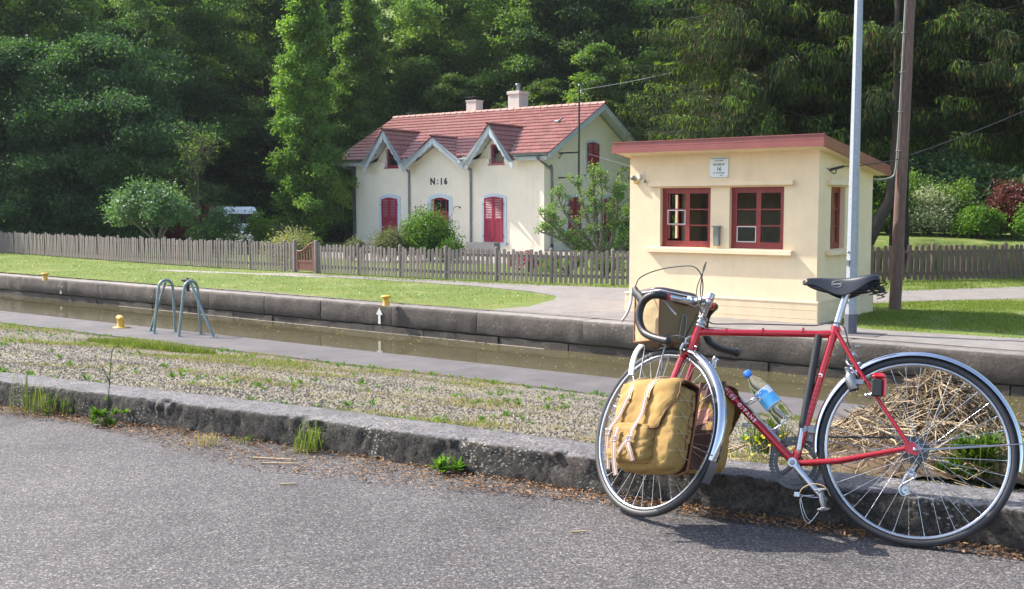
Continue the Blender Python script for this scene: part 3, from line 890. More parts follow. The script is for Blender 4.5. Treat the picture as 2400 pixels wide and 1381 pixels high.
# little lamps top left of the facade
m2 = MB(); m2.lathe([(.0, 0), (.035, .005), (.045, .03), (.045, .07), (.03, .085), (0, .09)], (-3.46, .05, 3.05), (0, -1, .0), 14); m2.build('siren', M_['boxgrey'], shed)
m2 = MB(); m2.box((-3.37, -.01, 3.03), (-3.31, .048, 3.11), .006); m2.build('sensor_box', M_['signwhite'], shed)
m2 = MB(); m2.tube([(-3.46, .04, 3.0), (-3.44, .0, 2.95), (-3.38, .03, 2.95), (-3.33, .04, 3.03)], .012, 6); m2.build('bracket', M_['yellowpaint'], shed)
m2 = MB(); m2.tube([(-3.22, .0, 3.0), (-3.22, .0, 3.17)], .004, 6); m2.lathe([(.012, .02), (.028, 0), (.032, -.03), (0, -.03)], (-3.22, .0, 2.99), (0, 0, 1), 12); m2.build('hanging_sensor', M_['zinc'], shed)
# cable bracket on the side wall
m2 = MB(); m2.tube(bez([(-.05, .38, 3.16), (.03, .42, 3.08), (.04, .52, 3.07), (.02, .62, 3.14)], 5), .008, 6)
m2.tube([(-.05, .50, 3.13), (.06, .62, 3.17), (.10, .72, 3.19)], .022, 6); m2.build('cable_anchor', M_['dark'], shed)

MB.GZ = 0.0
# ------------------------------------------------------------------ lamp post and utility pole
lp = at(1993, 783, ZB)
lamp = empty('lamp_post', (lp.x, lp.y, ZB), UANG, 'tall galvanised octagonal steel lamp post with dark foot, standing before the cabin', 'lamp post')
mb = MB(); mb.lathe([(.095, 0), (.095, .30)], (0, 0, 0), (0, 0, 1), 8, False); mb.lathe([(.0, .305), (.095, .30)], (0, 0, 0), (0, 0, 1), 8, False); mb.build('foot', M_['postbase'], lamp)
mb = MB(); mb.lathe([(.086, .29), (.083, 1.02)], (0, 0, 0), (0, 0, 1), 8, False); mb.build('lower_section', M_['galv'], lamp)
mb = MB(); mb.lathe([(.083, 1.02), (.088, 1.025), (.086, 1.05), (.045, 7.6), (0, 7.6)], (0, 0, 0), (0, 0, 1), 8, False); mb.build('shaft', M_['galv'], lamp)
mb = MB(); mb.lathe([(.072, 2.86), (.073, 2.875), (.071, 2.89)], (0, 0, 0), (0, 0, 1), 8, False); mb.build('band', M_['galv'], lamp)
mb = MB()
for h_ in (.48, 1.22): mb.lathe([(.016, 0), (.016, .02), (0, .024)], (-.03, -.075, h_), (-.3, -1, 0), 8)
mb.box((-.05, -.10, 1.02), (-.01, -.06, 1.10)); mb.build('bolt', M_['dullalloy'], lamp)
mb = MB(); mb.tube(bez([(0, 0, 7.55), (0, -.3, 7.75), (0, -.9, 7.85)], 6), .03, 8); mb.build('arm', M_['galv'], lamp)
mb = MB(); mb.box((-.12, -1.45, 7.80), (.12, -.85, 7.92), .03); mb.build('lantern', M_['galv'], lamp)
m2 = MB(); m2.box((-.3, -.25, .0), (.45, .3, .012), .004); m2.build('footing', M_['towpath'], lamp)

pp = at(2097, 727, ZB)
pole = empty('utility_pole', (pp.x, pp.y, ZB), 0, 'weathered dark wooden utility pole with a pale cable conduit on its side', 'utility pole')
mb = MB()
pts = [(.004 * math.sin(k), .004 * math.cos(k * 1.7), k * .45) for k in range(22)]
mb.tube([(x_ + .010 * k, y_, z_) for k, (x_, y_, z_) in enumerate(pts)], [.108 - k * .0016 for k in range(22)], 18); mb.build('shaft', M_['polewood'], pole)
mb = MB()
cp = [(.10, -.05, 9.2), (-.02, -.05, 4.0), (-.055, -.05, 2.9), (-.075, -.04, 2.55), (-.14, -.02, 2.42), (-.42, .04, 2.38), (-.62, .10, 2.50), (-.9, .2, 2.62)]
mb.tube(bez(cp, 8), .019, 8); mb.build('conduit', M_['boxgrey'], pole)
mb = MB()
for k in range(9):
    h_ = 2.9 + k * .7; ox_ = .0222 * h_ - .012; mb.tube([(ox_ - .135, -.05, h_), (ox_ - .11, -.085, h_), (ox_ - .05, -.10, h_)], .008, 6)
mb.build('conduit_clip', M_['zinc'], pole)

def wire(name, a, b, sag, r, label, group=None, mat='dark'):
    a = Vector(a); b = Vector(b); n = 24
    pts = [a.lerp(b, k/n) - Vector((0, 0, sag * 4 * (k/n) * (1 - k/n))) for k in range(n+1)]
    mb = MB(); c = (a + b) / 2; mb.tube(pts, r, 5)
    o = mb.build(name, M_[mat], None, off=c); o.location = c
    tag(o, label, 'cable', group); return o
sh_m = Matrix.Translation(Vector(SH)) @ Matrix.Rotation(UANG, 4, 'Z')
anch = sh_m @ Vector((.10, .72, 3.19 - .645))
wire('overhead_cable', anch, (pp.x + .05, pp.y - .12, 2.12), .03, .010, 'thin black cable from the cabin side wall to the wooden pole')
wire('overhead_cable', (pp.x + .1, pp.y, 2.14), (pp.x + 8.4, pp.y + 4.5, 5.5), .22, .010, 'black cable rising from the wooden pole to the right edge over the spruces')

# ------------------------------------------------------------------ house No 16
HO = (1.39196, 46.39911, ZB)
house = empty('house', HO, UANG, 'cream two-storey lock house with red tiled roof, crimson shutters and scalloped blue-grey gables', 'house')
HW, HD = 11.5, 7.8
EZ, RZ_, OV = 4.22, 6.62, .5
SLP = (RZ_ - EZ) / (HD/2 + OV)
def arch_poly(x0, x1, z0, z1, rise, n=8):
    pts = [(x0, z0), (x1, z0)]
    for k in range(n + 1):
        t = k / n
        pts.append((lerp(x1, x0, t), z1 - rise + rise * math.sin(math.pi * t)))
    return pts
# front wall with openings for the recessed door and attic windows
mb = MB()
wall_with_holes(mb, 'x', -HW, 0, 0, EZ - .13, 0, .35, [(-6.52, -5.40, .02, 2.38), (-9.50, -8.62, 3.84, EZ - .13), (-3.05, -2.20, 3.86, EZ - .13)])
mb.box((-HW, .35, 0), (-HW + .35, HD, EZ + .1)); mb.box((-.35, .35, 0), (0, HD, EZ + .1)); mb.box((-HW + .35, HD - .3, 0), (-.35, HD, EZ))
for xw in (0, -HW + .30):
    mb.prism([(xw, .01, EZ + .1), (xw, HD - .01, EZ + .1), (xw, HD/2, EZ + .1 + (HD/2) * SLP)], (-.30, 0, 0))
# wall rising under the central gablet and beside the attic windows
mb.prism([(-7.45, .003, EZ - .13), (-4.40, .003, EZ - .13), (-5.92, .003, EZ + .72)], (0, .30, 0))
for (cx_, hw) in ((-9.06, 1.15), (-2.62, 1.15)):
    x0h, x1h = (-9.50, -8.62) if cx_ < -5 else (-3.05, -2.20)
    for a, b_ in ((cx_ - hw, x0h), (x1h, cx_ + hw)):
        inner = x0h if a < x0h - .01 else x1h
        zi = EZ - .13 + 1.25 * (1 - abs(inner - cx_) / hw)
        if a < x0h - .01: mb.prism([(a, .10, EZ - .13), (b_, .10, EZ - .13), (b_, .10, zi)], (0, .25, 0))
        else: mb.prism([(a, .10, EZ - .13), (b_, .10, EZ - .13), (a, .10, zi)], (0, .25, 0))
    mb.prism([(x0h, .10, 4.74), (x1h, .10, 4.74), (x1h, .10, EZ - .13 + 1.25 * (1 - abs(x1h - cx_) / hw)), (cx_, .10, EZ + 1.1), (x0h, .10, EZ - .13 + 1.25 * (1 - abs(x0h - cx_) / hw))], (0, .25, 0))
mb.build('wall', M_['cream'], house)
# slightly raised cream blocks beside the attic windows and a raised pilaster edge
for a, b_ in ((-10.35, -9.62), (-8.50, -8.10), (-3.72, -3.17), (-2.08, -1.40)):
    mb = MB(); mb.box((a, -.022, 3.72), (b_, .0, 4.12)); mb.build('raised_render', M_['cream'], house)
mb = MB(); mb.box((-11.28, -.012, .0), (-11.24, .0, 4.0)); mb.build('render_edge', M_['cream'], house)
mb = MB(); mb.box((-.62, -.010, .0), (-.60, 0, 3.4)); mb.build('render_edge', M_['cream'], house)
mb = MB(); mb.box((-HW - .20, -.03, 0), (-HW + .02, .42, 3.95)); mb.build('corner_cladding', M_['zinc'], house)
mb = MB()
for h_ in (1.2, 2.6): mb.box((-HW - .21, -.04, h_), (-HW + .03, .43, h_ + .03))
mb.build('cladding_seam', M_['zinc'], house)
# roof planes (underlay), tiles on top
def zroof(y): return EZ + (y + OV) * SLP
RX0, RX1 = -12.52, .62
mb = MB()
for sgn in (1, -1):
    yy = [-OV, HD/2, HD/2, -OV] if sgn > 0 else [HD + OV, HD/2, HD/2, HD + OV]
    t_ = .07
    strips = [(RX0, RX1, 2.0 if sgn > 0 else yy[0])]
    if sgn > 0:
        xs_ = [RX0] + [v_ for c_, h_ in ((-9.06, 1.22), (-5.92, 1.72), (-2.62, 1.22)) for v_ in (c_ - h_, c_ + h_)] + [RX1]
        strips += [(xs_[i_], xs_[i_ + 1], -OV, 2.0) for i_ in (0, 2, 4, 6)] + [(c_ - h_, c_ + h_, .40, 2.0) for c_, h_ in ((-9.06, 1.22), (-5.92, 1.72), (-2.62, 1.22))]
    for st_ in strips:
        ya = st_[2]; yb_ = st_[3] if len(st_) > 3 else yy[1]
        hz_ = lambda q: EZ + (q + OV if sgn > 0 else HD + OV - q) * SLP
        A = [(st_[0], ya, hz_(ya)), (st_[1], ya, hz_(ya)), (st_[1], yb_, hz_(yb_)), (st_[0], yb_, hz_(yb_))]
        mb.add([Vector(p) for p in A] + [Vector(p) - Vector((0, 0, t_)) for p in A], [(0,1,2,3), (7,6,5,4), (0,4,5,1), (1,5,6,2), (2,6,7,3), (3,7,4,0)])
roof = mb.build('roof', M_['board'], house)
TW, TL = .243, .345
def tile_mesh(w=TW, l=TL + .05):
    n = 8; vs = []; top = []
    for (yy, zz, th) in ((0, .052, 1), (l, .012, 0)):
        for k in range(n + 1):
            t = k / n
            zz2 = zz + .020 * (0.5 - 0.5 * math.cos(t * 4 * math.pi)) + (.012 if k in (0,) else 0)
            vs.append((t * w, yy, zz2))
    fs = [(k, k+1, n+1+k+1, n+1+k) for k in range(n)]
    b = len(vs)
    vs += [(0, 0, .008), (w, 0, .008)]
    fs.append(tuple([b, b+1] + [n - k for k in range(n + 1)]))
    me = bpy.data.meshes.new('tile'); me.from_pydata(vs, [], fs); me.materials.append(M_['tile']); me.update(); return me
tmesh = tile_mesh()
ang = math.atan(SLP)
gab = [(-9.06, 1.30, 5.60), (-5.92, 1.80, 5.15), (-2.62, 1.30, 5.56)]   # centre, half width, apex height
def under_gablet(x, y):
    z = zroof(y)
    for cx_, hw, ap in gab:
        gz = ap - abs(x - cx_) * (ap - 3.95) / hw
        if gz > z + .05 and y < 2.6: return True
    return False
slope_len = math.hypot(HD/2 + OV, RZ_ - EZ)
rows = int(slope_len / TL); cols = int((RX1 - RX0) / TW)
TLr = slope_len / rows; TWc = (RX1 - RX0) / cols
tiles = []
for r_ in range(rows):
    for c_ in range(cols):
        x = RX0 + c_ * TWc; d = r_ * TLr; y = -OV - .04 + d * math.cos(ang)
        if under_gablet(x + TWc/2, y + .15): continue
        tiles.append((x, y, EZ + d * math.sin(ang)))
tiles.sort(key=lambda t: -t[0])
NT = 300 - 0
Mrot = Matrix.Rotation(ang, 4, 'X')
for (x, y, z) in tiles[:NT]:
    o = addobj('tile', tmesh, roof); o.location = (x, y, z); o.rotation_euler = (ang + random.uniform(-.012, .012), random.uniform(-.01, .01), random.uniform(-.008, .008))
rest = MB(); tv = [v.co.copy() for v in tmesh.vertices]; tf = [list(p.vertices) for p in tmesh.polygons]
for (x, y, z) in tiles[NT:]:
    Mx = Matrix.Translation((x, y, z)) @ Matrix.Rotation(ang + random.uniform(-.012, .012), 4, 'X') @ Matrix.Rotation(random.uniform(-.01, .01), 4, 'Y')
    rest.add([Mx @ v for v in tv], tf)
# gablet roofs
gl = MB(); gboard = MB()
for cx_, hw, ap in gab:
    sl_ = (ap - 3.95) / hw; ga = math.atan(sl_)
    yend = (ap - EZ) / SLP - OV
    for sg_ in (-1, 1):
        # facet: from apex line down to foot, y from -0.62 back to the main roof
        nrow = max(2, round(math.hypot(hw, ap - 3.95) / .30)); 
        for r_ in range(nrow):
            x_lo = hw * (1 - r_ / nrow); z_lo = ap - x_lo * sl_
            yb = (z_lo - EZ) / SLP - OV + .35
            ncol = max(1, int((yb + .62) / TW + .5))
            for c_ in range(ncol):
                Mx = Matrix.Translation((cx_ + sg_ * x_lo, -.62 + c_ * TW + (TW if sg_ < 0 else 0), z_lo)) @ Matrix.Rotation(math.pi/2 * sg_, 4, 'Z') @ Matrix.Rotation(ga + random.uniform(-.01, .01), 4, 'X')
                if sg_ > 0: 
                    pass
                else: pass
                rest.add([Mx @ v for v in tv], tf)
        # underlay plane
        A = [(cx_, -.58, ap - .015), (cx_ + sg_ * hw, -.58, 3.95 - .015), (cx_ + sg_ * hw, (3.95 - EZ)/SLP - OV + .1, 3.95 - .015), (cx_, yend + .15, ap - .015)]
        gl.add([Vector(p) for p in A] + [Vector(p) - Vector((0, 0, .05)) for p in A], [(0,1,2,3), (7,6,5,4), (0,4,5,1), (1,5,6,2), (2,6,7,3), (3,7,4,0)])
gl.build('gablet_roof', M_['board'], house)
o = rest.build('roof_tiling', M_['tile'], roof, fixn=False); o['kind'] = 'stuff'
# zinc valleys
mb = MB()
for cx_, hw, ap in gab:
    yend = (ap - EZ) / SLP - OV
    for sg_ in (-1, 1):
        a = Vector((cx_ + sg_ * hw, -OV + .02, EZ + .06)); b = Vector((cx_ + sg_ * .03, yend + .12, ap + .07))
        mb.beam(a, b, .16, .012)
mb.build('valley_flashing', M_['zinc'], house)
# ridge tiles
def ridge_row(a, b, step, r, parent, mat, single=True, name='ridge_tile'):
    a = Vector(a); b = Vector(b); d = (b - a); n = max(1, round(d.length / step)); d.normalize()
    side = d.cross(Vector((0, 0, 1))).normalized(); up = side.cross(d)
    st = (b - a).length / n
    vs = []; m = 6
    for (t, rr, lift) in ((0, r, 0), (st + .03, r * .84, 0)):
        for k in range(m + 1):
            an = math.pi * k / m
            vs.append(side * (math.cos(an) * rr) + up * (math.sin(an) * rr * .8) + d * t)
    for (t, rr) in ((0, r * .8),):
        for k in range(m + 1):
            an = math.pi * k / m
            vs.append(side * (math.cos(an) * rr) + up * (math.sin(an) * rr * .8) + d * t)
    fs = [(k, k+1, m+1+k+1, m+1+k) for k in range(m)] + [(k, k+1, 2*(m+1)+k+1, 2*(m+1)+k) for k in range(m)]
    me = bpy.data.meshes.new(name); me.from_pydata(vs, [], fs); me.materials.append(mat); me.update()
    for i in range(n):
        o = addobj(name, me, parent); o.location = a + d * (i * st)
ridge_row((RX1 + .05, HD/2, RZ_ + .02), (RX0, HD/2, RZ_ + .02), .40, .15, roof, M_['ridge'])
for cx_, hw, ap in gab:
    yend = (ap - EZ) / SLP - OV
    ridge_row((cx_, -.68, ap + .03), (cx_, yend + .25, ap + .03), .36, .11, roof, M_['tile'])
# back slope tiles simply continue as a plane of tiling colour
mb = MB(); A = [(RX0, HD + OV, EZ + .03), (RX0, HD/2, RZ_ + .03), (RX1, HD/2, RZ_ + .03), (RX1, HD + OV, EZ + .03)]; mb.add(A, [(0, 1, 2, 3)]); mb.build('rear_tiling', M_['tile'], roof)
# scalloped bargeboards
def scallop_board(parent, pts_top, drop, nsc, y, th=.035, depth=.07, label=None):
    """pts_top: polyline of the top edge in (x, z); board hangs below with scallops"""
    P = [Vector((p[0], 0, p[1])) for p in pts_top]
    seg = [(P[i+1] - P[i]).length for i in range(len(P)-1)]; tot = sum(seg)
    n = nsc * 8; top = []; bot = []
    for k in range(n + 1):
        s = tot * k / n; i = 0
        while i < len(seg) - 1 and s > seg[i]: s -= seg[i]; i += 1
        p = P[i].lerp(P[i+1], min(1, s / seg[i])); top.append(p)
        ph = (k % 8) / 8; w = abs(math.sin(math.pi * k / 8))
        bot.append(p - Vector((0, 0, drop + depth * w)))
    mb = MB()
    for k in range(n):
        a, b, c, d = top[k], top[k+1], bot[k+1], bot[k]
        f = [(q.x, y, q.z) for q in (a, b, c, d)]; g = [(q.x, y + th, q.z) for q in (a, b, c, d)]
        mb.add(f + g, [(0,1,2,3), (7,6,5,4), (0,4,5,1), (3,2,6,7)])
    return mb.build('bargeboard', M_['board'], parent)
for cx_, hw, ap in gab:
    z0 = 3.93 - .02
    drop = .34 if hw < 1.5 else .26
    scallop_board(house, [(cx_ - hw - .05, z0), (cx_, ap - .02)], drop, 6, -.585)
    scallop_board(house, [(cx_, ap - .02), (cx_ + hw + .05, z0)], drop, 6, -.585)
for cx_, hw, ap in gab:
    mb = MB(); mb.box((cx_ - .010, -.592, ap - .42), (cx_ + .010, -.586, ap - .02)); mb.build('board_joint', M_['zinc'], house)
scallop_board(house, [(-12.4, EZ - .10), (-10.40, EZ - .10)], .10, 9, -.42, depth=.09)
scallop_board(house, [(-1.30, EZ - .10), (.45, EZ - .10)], .10, 8, -.42, depth=.09)
# eaves gutters and soffit
for a, b_ in ((-12.55, -10.38), (-1.34, .58)):
    mb = MB(); prof = []
    for k in range(9):
        an = math.pi + math.pi * k / 8; prof.append((-.60 + .065 * math.cos(an), EZ + .02 + .065 * math.sin(an)))
    A = [Vector((a, p[0], p[1])) for p in prof]; B = [Vector((b_, p[0], p[1])) for p in prof]; mb.strip(A, B, True)
    mb.strip([p + Vector((0, .004, .004)) for p in A], [p + Vector((0, .004, .004)) for p in B], True)
    mb.add(A, [list(range(9))]); mb.add(B, [list(range(9))]); mb.build('gutter', M_['zinc'], house)
for x_ in (-7.82, -4.05):
    mb = MB(); mb.box((x_ - .22, -.66, 4.02), (x_ + .22, -.50, 4.13), .01); mb.build('hopper', M_['zinc'], house)
mb = MB(); mb.box((-12.4, -.48, EZ - .16), (-10.2, 0, EZ - .13)); mb.box((-1.5, -.48, EZ - .16), (.5, 0, EZ - .13)); mb.build('soffit', M_['board'], house)
# gable verge boards
for xg, nm in ((.58, 1), (RX0 + .02, 0)):
    mb = MB()
    for sg_ in (0, 1):
        y0, y1 = (-OV, HD/2) if sg_ == 0 else (HD + OV, HD/2)
        a = Vector((xg, y0, EZ - .13)); b = Vector((xg, y1, RZ_ - .13)); mb.beam(a, b, .03, .22)
    mb.build('verge_board', M_['board'], house)
# downpipes
def pipe(pts, r=.05):
    mb = MB(); mb.tube(bez(pts, 5), r, 10); p = mb.build('downpipe', M_['zinc'], house)
    e = Vector(pts[-1]); m2 = MB(); m2.lathe([(r + .012, 0), (r + .012, .32)], (e.x, e.y, .0), (0, 0, 1), 10); m2.build('pipe_foot', M_['dark'], p)
pipe([(-7.82, -.58, 4.02), (-7.82, -.50, 3.9), (-7.86, -.12, 3.6), (-7.86, -.07, 3.4), (-7.86, -.07, .3)])
pipe([(-4.05, -.58, 4.02), (-4.05, -.50, 3.9), (-4.06, -.12, 3.6), (-4.06, -.07, 3.4), (-4.06, -.07, .3)])
pipe([(.0, -.58, 4.16), (.03, -.5, 4.0), (.07, .25, 3.65), (.07, .50, 3.45), (.07, .52, .3)])
pipe([(-12.2, -.58, 4.16), (-12.1, -.5, 4.0), (-11.9, -.15, 3.85), (-11.62, -.10, 3.8), (-11.6, -.08, 3.75)], .055)
# window surrounds and shutters
def shuttered(x0, x1, z0, z1, su, wall='front', name='window'):
    """x0..x1 shutters, su surround extra; on the front wall or the right gable wall"""
    def T(p):
        return p if wall == 'front' else Vector((-p.y, p.x, p.z))
    xf = lambda p: T(p)
    s = MB(xf)
    outer = arch_poly(x0 - su, x1 + su, z0 - su * 1.0, z1 + su * .9, .16); inner = arch_poly(x0, x1, z0, z1, .10)
    s.prism([(a, 0 - .035, b) for a, b in outer], (0, .03, 0)); sur = s.build('window_surround', M_['surround'], house)
    xm = (x0 + x1) / 2
    for i, (a, b) in enumerate(((x0, xm - .008), (xm + .008, x1))):
        f = MB(xf); fw = .075
        f.box((a, -.085, z0), (a + fw, -.045, z1 - .06)); f.box((b - fw, -.085, z0), (b, -.045, z1 - .06))
        f.box((a + fw, -.085, z0), (b - fw, -.045, z0 + .12))
        zm = z0 + (z1 - z0) * .50; f.box((a + fw, -.085, zm - .05), (b - fw, -.045, zm + .05))
        # arched head
        n = 6; pts = [(a, z1 - .13), (b, z1 - .13)]
        for k in range(n + 1):
            xx = lerp(b, a, k / n); t = (xx - x0) / (x1 - x0); pts.append((xx, z1 - .10 + .10 * math.sin(math.pi * t)))
        f.prism([(p[0], -.086, p[1]) for p in pts], (0, .042, 0))
        # lower panel boards
        nb = 3; 
        sh = f.build('shutter', M_['shutter'], sur)
        g = MB(xf); w_ = (b - a - 2*fw) / nb
        for k in range(nb): g.box((a + fw + k*w_ + .006, -.072, z0 + .12), (a + fw + (k+1)*w_ - .006, -.055, zm - .05))
        g.box((a + fw, -.06, z0 + .12), (b - fw, -.048, zm - .05)); g.build('lower_panel', M_['shutter'], sh)
        g = MB(xf); k = 0; zz_ = zm + .055
        while zz_ < z1 - .15:
            g.add([(a + fw, -.082, zz_), (b - fw, -.082, zz_), (b - fw, -.052, zz_ + .048), (a + fw, -.052, zz_ + .048),
                   (a + fw, -.082, zz_ + .012), (b - fw, -.082, zz_ + .012), (b - fw, -.052, zz_ + .060), (a + fw, -.052, zz_ + .060)],
                  [(0,1,2,3), (4,5,6,7), (0,1,5,4), (2,3,7,6)])
            zz_ += .075
        sl_o = g.build('louvre_slats', M_['shutter'], sh); sl_o['kind'] = 'stuff'
        g = MB(xf); g.box((a + fw, -.048, zm + .05), (b - fw, -.044, z1 - .12)); g.build('gap_backing', M_['surround'], sh)
    h = MB(xf)
    for zz_ in (z0 + .25, z1 - .35):
        for a in (x0 - .06, x1): h.box((a, -.10, zz_), (a + .06, -.04, zz_ + .03))
    for a in (x0 - su - .10, x1 + su + .02): h.box((a, -.07, z0 - .08), (a + .10, -.035, z0 - .055)); h.box((a + .02, -.075, z0 - .13), (a + .045, -.05, z0 - .05))
    h.build('hinge', M_['dark'], sur)
shuttered(-9.68, -8.66, .37, 2.40, .20)
shuttered(-3.28, -2.21, .37, 2.40, .17)
shuttered(1.81, 2.80, .33, 2.38, .15, 'side')
shuttered(4.76, 5.72, .33, 2.38, .15, 'side')
shuttered(3.32, 4.28, 3.46, 4.90, .13, 'side')
# attic windows
for (x0, x1) in ((-9.50, -8.62), (-3.05, -2.20)):
    casement(house, (x0 + .06, .20, 3.86), (1, 0, 0), (0, -1, 0), x1 - x0 - .06, .86, 1, 'attic_window', rows=2, mats=(M_['shutter'], M_['darkglass'], M_['whitepaint']))
    m2 = MB(); m2.box(((x0 + x1)/2 + .01, .185, 3.95), ((x0 + x1)/2 + .045, .235, 4.68)); m2.box((x0 - .05, -.03, 3.80), (x1 + .05, .2, 3.845)); m2.build('attic_mullion', M_['shutter'], house)
    m2 = MB(); m2.box((x0, .10, 3.845), (x0 + .02, .24, 4.74)); m2.build('attic_reveal', M_['surround'], house)
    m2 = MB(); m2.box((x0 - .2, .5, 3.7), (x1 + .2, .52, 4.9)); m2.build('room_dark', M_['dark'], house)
# the boards closing the deep gablet overhang behind the bargeboard
# door
s = MB()
su = .18
pts_o = arch_poly(-6.52 - su, -5.40 + su, 0, 2.38 + su, .16)
for poly in ([(-6.52 - su, 0), (-6.52, 0), (-6.52, 2.30), (-6.52 - su, 2.42)], [(-5.40, 0), (-5.40 + su, 0), (-5.40 + su, 2.42), (-5.40, 2.30)]):
    s.prism([(a, -.035, b) for a, b in poly], (0, .034, 0))
n = 8
for k in range(n):
    t0, t1 = k/n, (k+1)/n
    oa = (lerp(-6.52-su, -5.40+su, t0), 2.42 + .14*math.sin(math.pi*t0)); ob = (lerp(-6.52-su, -5.40+su, t1), 2.42 + .14*math.sin(math.pi*t1))
    ia = (lerp(-6.52, -5.40, t0), 2.26 + .12*math.sin(math.pi*t0)); ib = (lerp(-6.52, -5.40, t1), 2.26 + .12*math.sin(math.pi*t1))
    s.prism([(ia[0], -.036, ia[1]), (ib[0], -.036, ib[1]), (ob[0], -.036, ob[1]), (oa[0], -.036, oa[1])], (0, .036, 0))
s.build('door_surround', M_['surround'], house)
m2 = MB(); m2.box((-6.519, .20, .02), (-6.48, .34, 2.30)); m2.box((-5.44, .20, .02), (-5.401, .34, 2.30)); m2.box((-6.48, .20, 2.27), (-5.44, .34, 2.38)); m2.box((-6.48, .20, 1.66), (-5.44, .30, 1.74))
for xx in (-6.14, -5.80): m2.box((xx, .22, 1.74), (xx + .04, .27, 2.27))
dr = m2.build('door_frame', M_['shutter'], house)
m2 = MB(); m2.box((-6.48, .25, .02), (-5.44, .29, 1.66)); door = m2.build('door', M_['shutter'], house)
for (a, b_) in ((-6.38, -6.02), (-5.90, -5.54)):
    for (c_, d_) in ((.15, .75), (.85, 1.55)):
        m2 = MB(); m2.box((a, .235, c_), (b_, .25, d_), .008); m2.build('door_panel', M_['shutter'], door)
m2 = MB(); m2.lathe([(.02, 0), (.03, .03), (0, .05)], (-5.52, .25, .82), (0, -1, 0), 8); m2.build('door_knob', M_['alloy'], door)
m2 = MB(); m2.box((-6.47, .245, 1.745), (-5.45, .25, 2.265)); m2.build('fanlight_pane', M_['darkglass'], dr)
m2 = MB(); m2.box((-6.5, .36, .02), (-5.4, .38, 2.4)); m2.build('door_recess_back', M_['dark'], house)
# number board
m2 = MB(); m2.box((-6.66, -.012, 2.90), (-5.28, .0, 3.36)); nb_ = m2.build('number_board', M_['cream'], house)
put_text('N', .40, M_['ink'], nb_, (-6.40, -.016, 3.12), .022)
put_text('o', .17, M_['ink'], nb_, (-6.10, -.016, 3.20), .004)
m2 = MB()
for zz_ in (3.02, 3.07): m2.beam((-6.17, -.016, zz_ - .03), (-6.03, -.016, zz_ + .01), .006, .018)
m2.build('underline', M_['ink'], nb_)
m2 = MB()
for (a_, w_, z_) in ((-6.49, .085, 2.992), (-6.49, .085, 3.262), (-6.31, .085, 3.262), (-5.86, .13, 2.992)): m2.box((a_ - w_ / 2, -.0165, z_ - .010), (a_ + w_ / 2, -.0125, z_ + .010))
sf_ = m2.build('serifs', M_['ink'], nb_); sf_['kind'] = 'stuff'
put_text('1', .40, M_['ink'], nb_, (-5.86, -.016, 3.12), .020)
put_text('6', .40, M_['ink'], nb_, (-5.60, -.016, 3.12), .020)
# wall lamps
for x_, in ((-7.05,), (-4.80,)):
    m2 = MB(); m2.tube(bez([(x_ + .05, -.02, 1.92), (x_, -.12, 1.97), (x_ - .10, -.22, 1.93), (x_ - .15, -.25, 1.82)], 5), .014, 6); m2.lathe([(.04, 0), (.04, .03), (0, .035)], (x_ + .05, 0, 1.92), (0, -1, 0), 10)
    wl = m2.build('wall_lamp', M_['dark'], house)
    m2 = MB(); m2.lathe([(0, .0), (.05, -.02), (.08, -.09), (.06, -.15), (0, -.17)], (x_ - .15, -.25, 1.82), (0, 0, 1), 12); m2.build('lamp_globe', M_['clear'], wl)
# chimneys
def chimney(x0, x1, y0, y1, zt, cap):
    m2 = MB(); m2.box((x0, y0, RZ_ - .8), (x1, y1, zt)); c_ = m2.build('chimney', M_['chim'], roof)
    if cap == 'flat':
        m2 = MB(); m2.box((x0 - .03, y0 - .03, zt), (x1 + .03, y1 + .03, zt + .06)); m2.build('collar', M_['chim'], c_)
        m2 = MB()
        for a in (x0 + .03, x1 - .06):
            for b_ in (y0 + .03, y1 - .06): m2.box((a, b_, zt + .06), (a + .03, b_ + .03, zt + .19))
        m2.box((x0 - .06, y0 - .06, zt + .19), (x1 + .06, y1 + .06, zt + .225)); m2.build('cowl', M_['dark'], c_)
    else:
        m2 = MB(); m2.box((x0 - .05, y0 - .05, zt - .02), (x1 + .05, y1 + .05, zt + .13), .01); m2.build('collar', M_['chim'], c_)
        m2 = MB(); m2.lathe([(.10, 0), (.10, .30), (.16, .30), (.13, .38), (.0, .41)], ((x0 + x1)/2, (y0 + y1)/2, zt + .13), (0, 0, 1), 14); m2.build('flue', M_['zinc'], c_)
chimney(-7.62, -7.0, 3.95, 4.5, 7.22, 'flat')
chimney(-4.98, -4.32, 3.95, 4.7, 7.42, 'pot')
# aerial and roof vent
m2 = MB(); m2.tube([(-11.5, 4.0, RZ_), (-11.5, 4.0, RZ_ + .9)], .014, 6); m2.tube([(-11.8, 4.0, RZ_ + .25), (-11.2, 4.0, RZ_ + .25)], .008, 5); m2.lathe([(.05, 0), (.05, .08), (0, .08)], (-11.5, 4, RZ_ + .1), (0, 0, 1), 8); m2.build('aerial', M_['dark'], roof)
m2 = MB(); yv = 2.2; m2.box((-.95, yv - .12, zroof(yv) + .02), (-.70, yv + .15, zroof(yv) + .14), .03); m2.tube([(-.75, yv - .05, zroof(yv) + .1), (-.52, yv - .1, zroof(yv) + .22)], .045, 8); m2.build('roof_vent', M_['zinc'], roof)
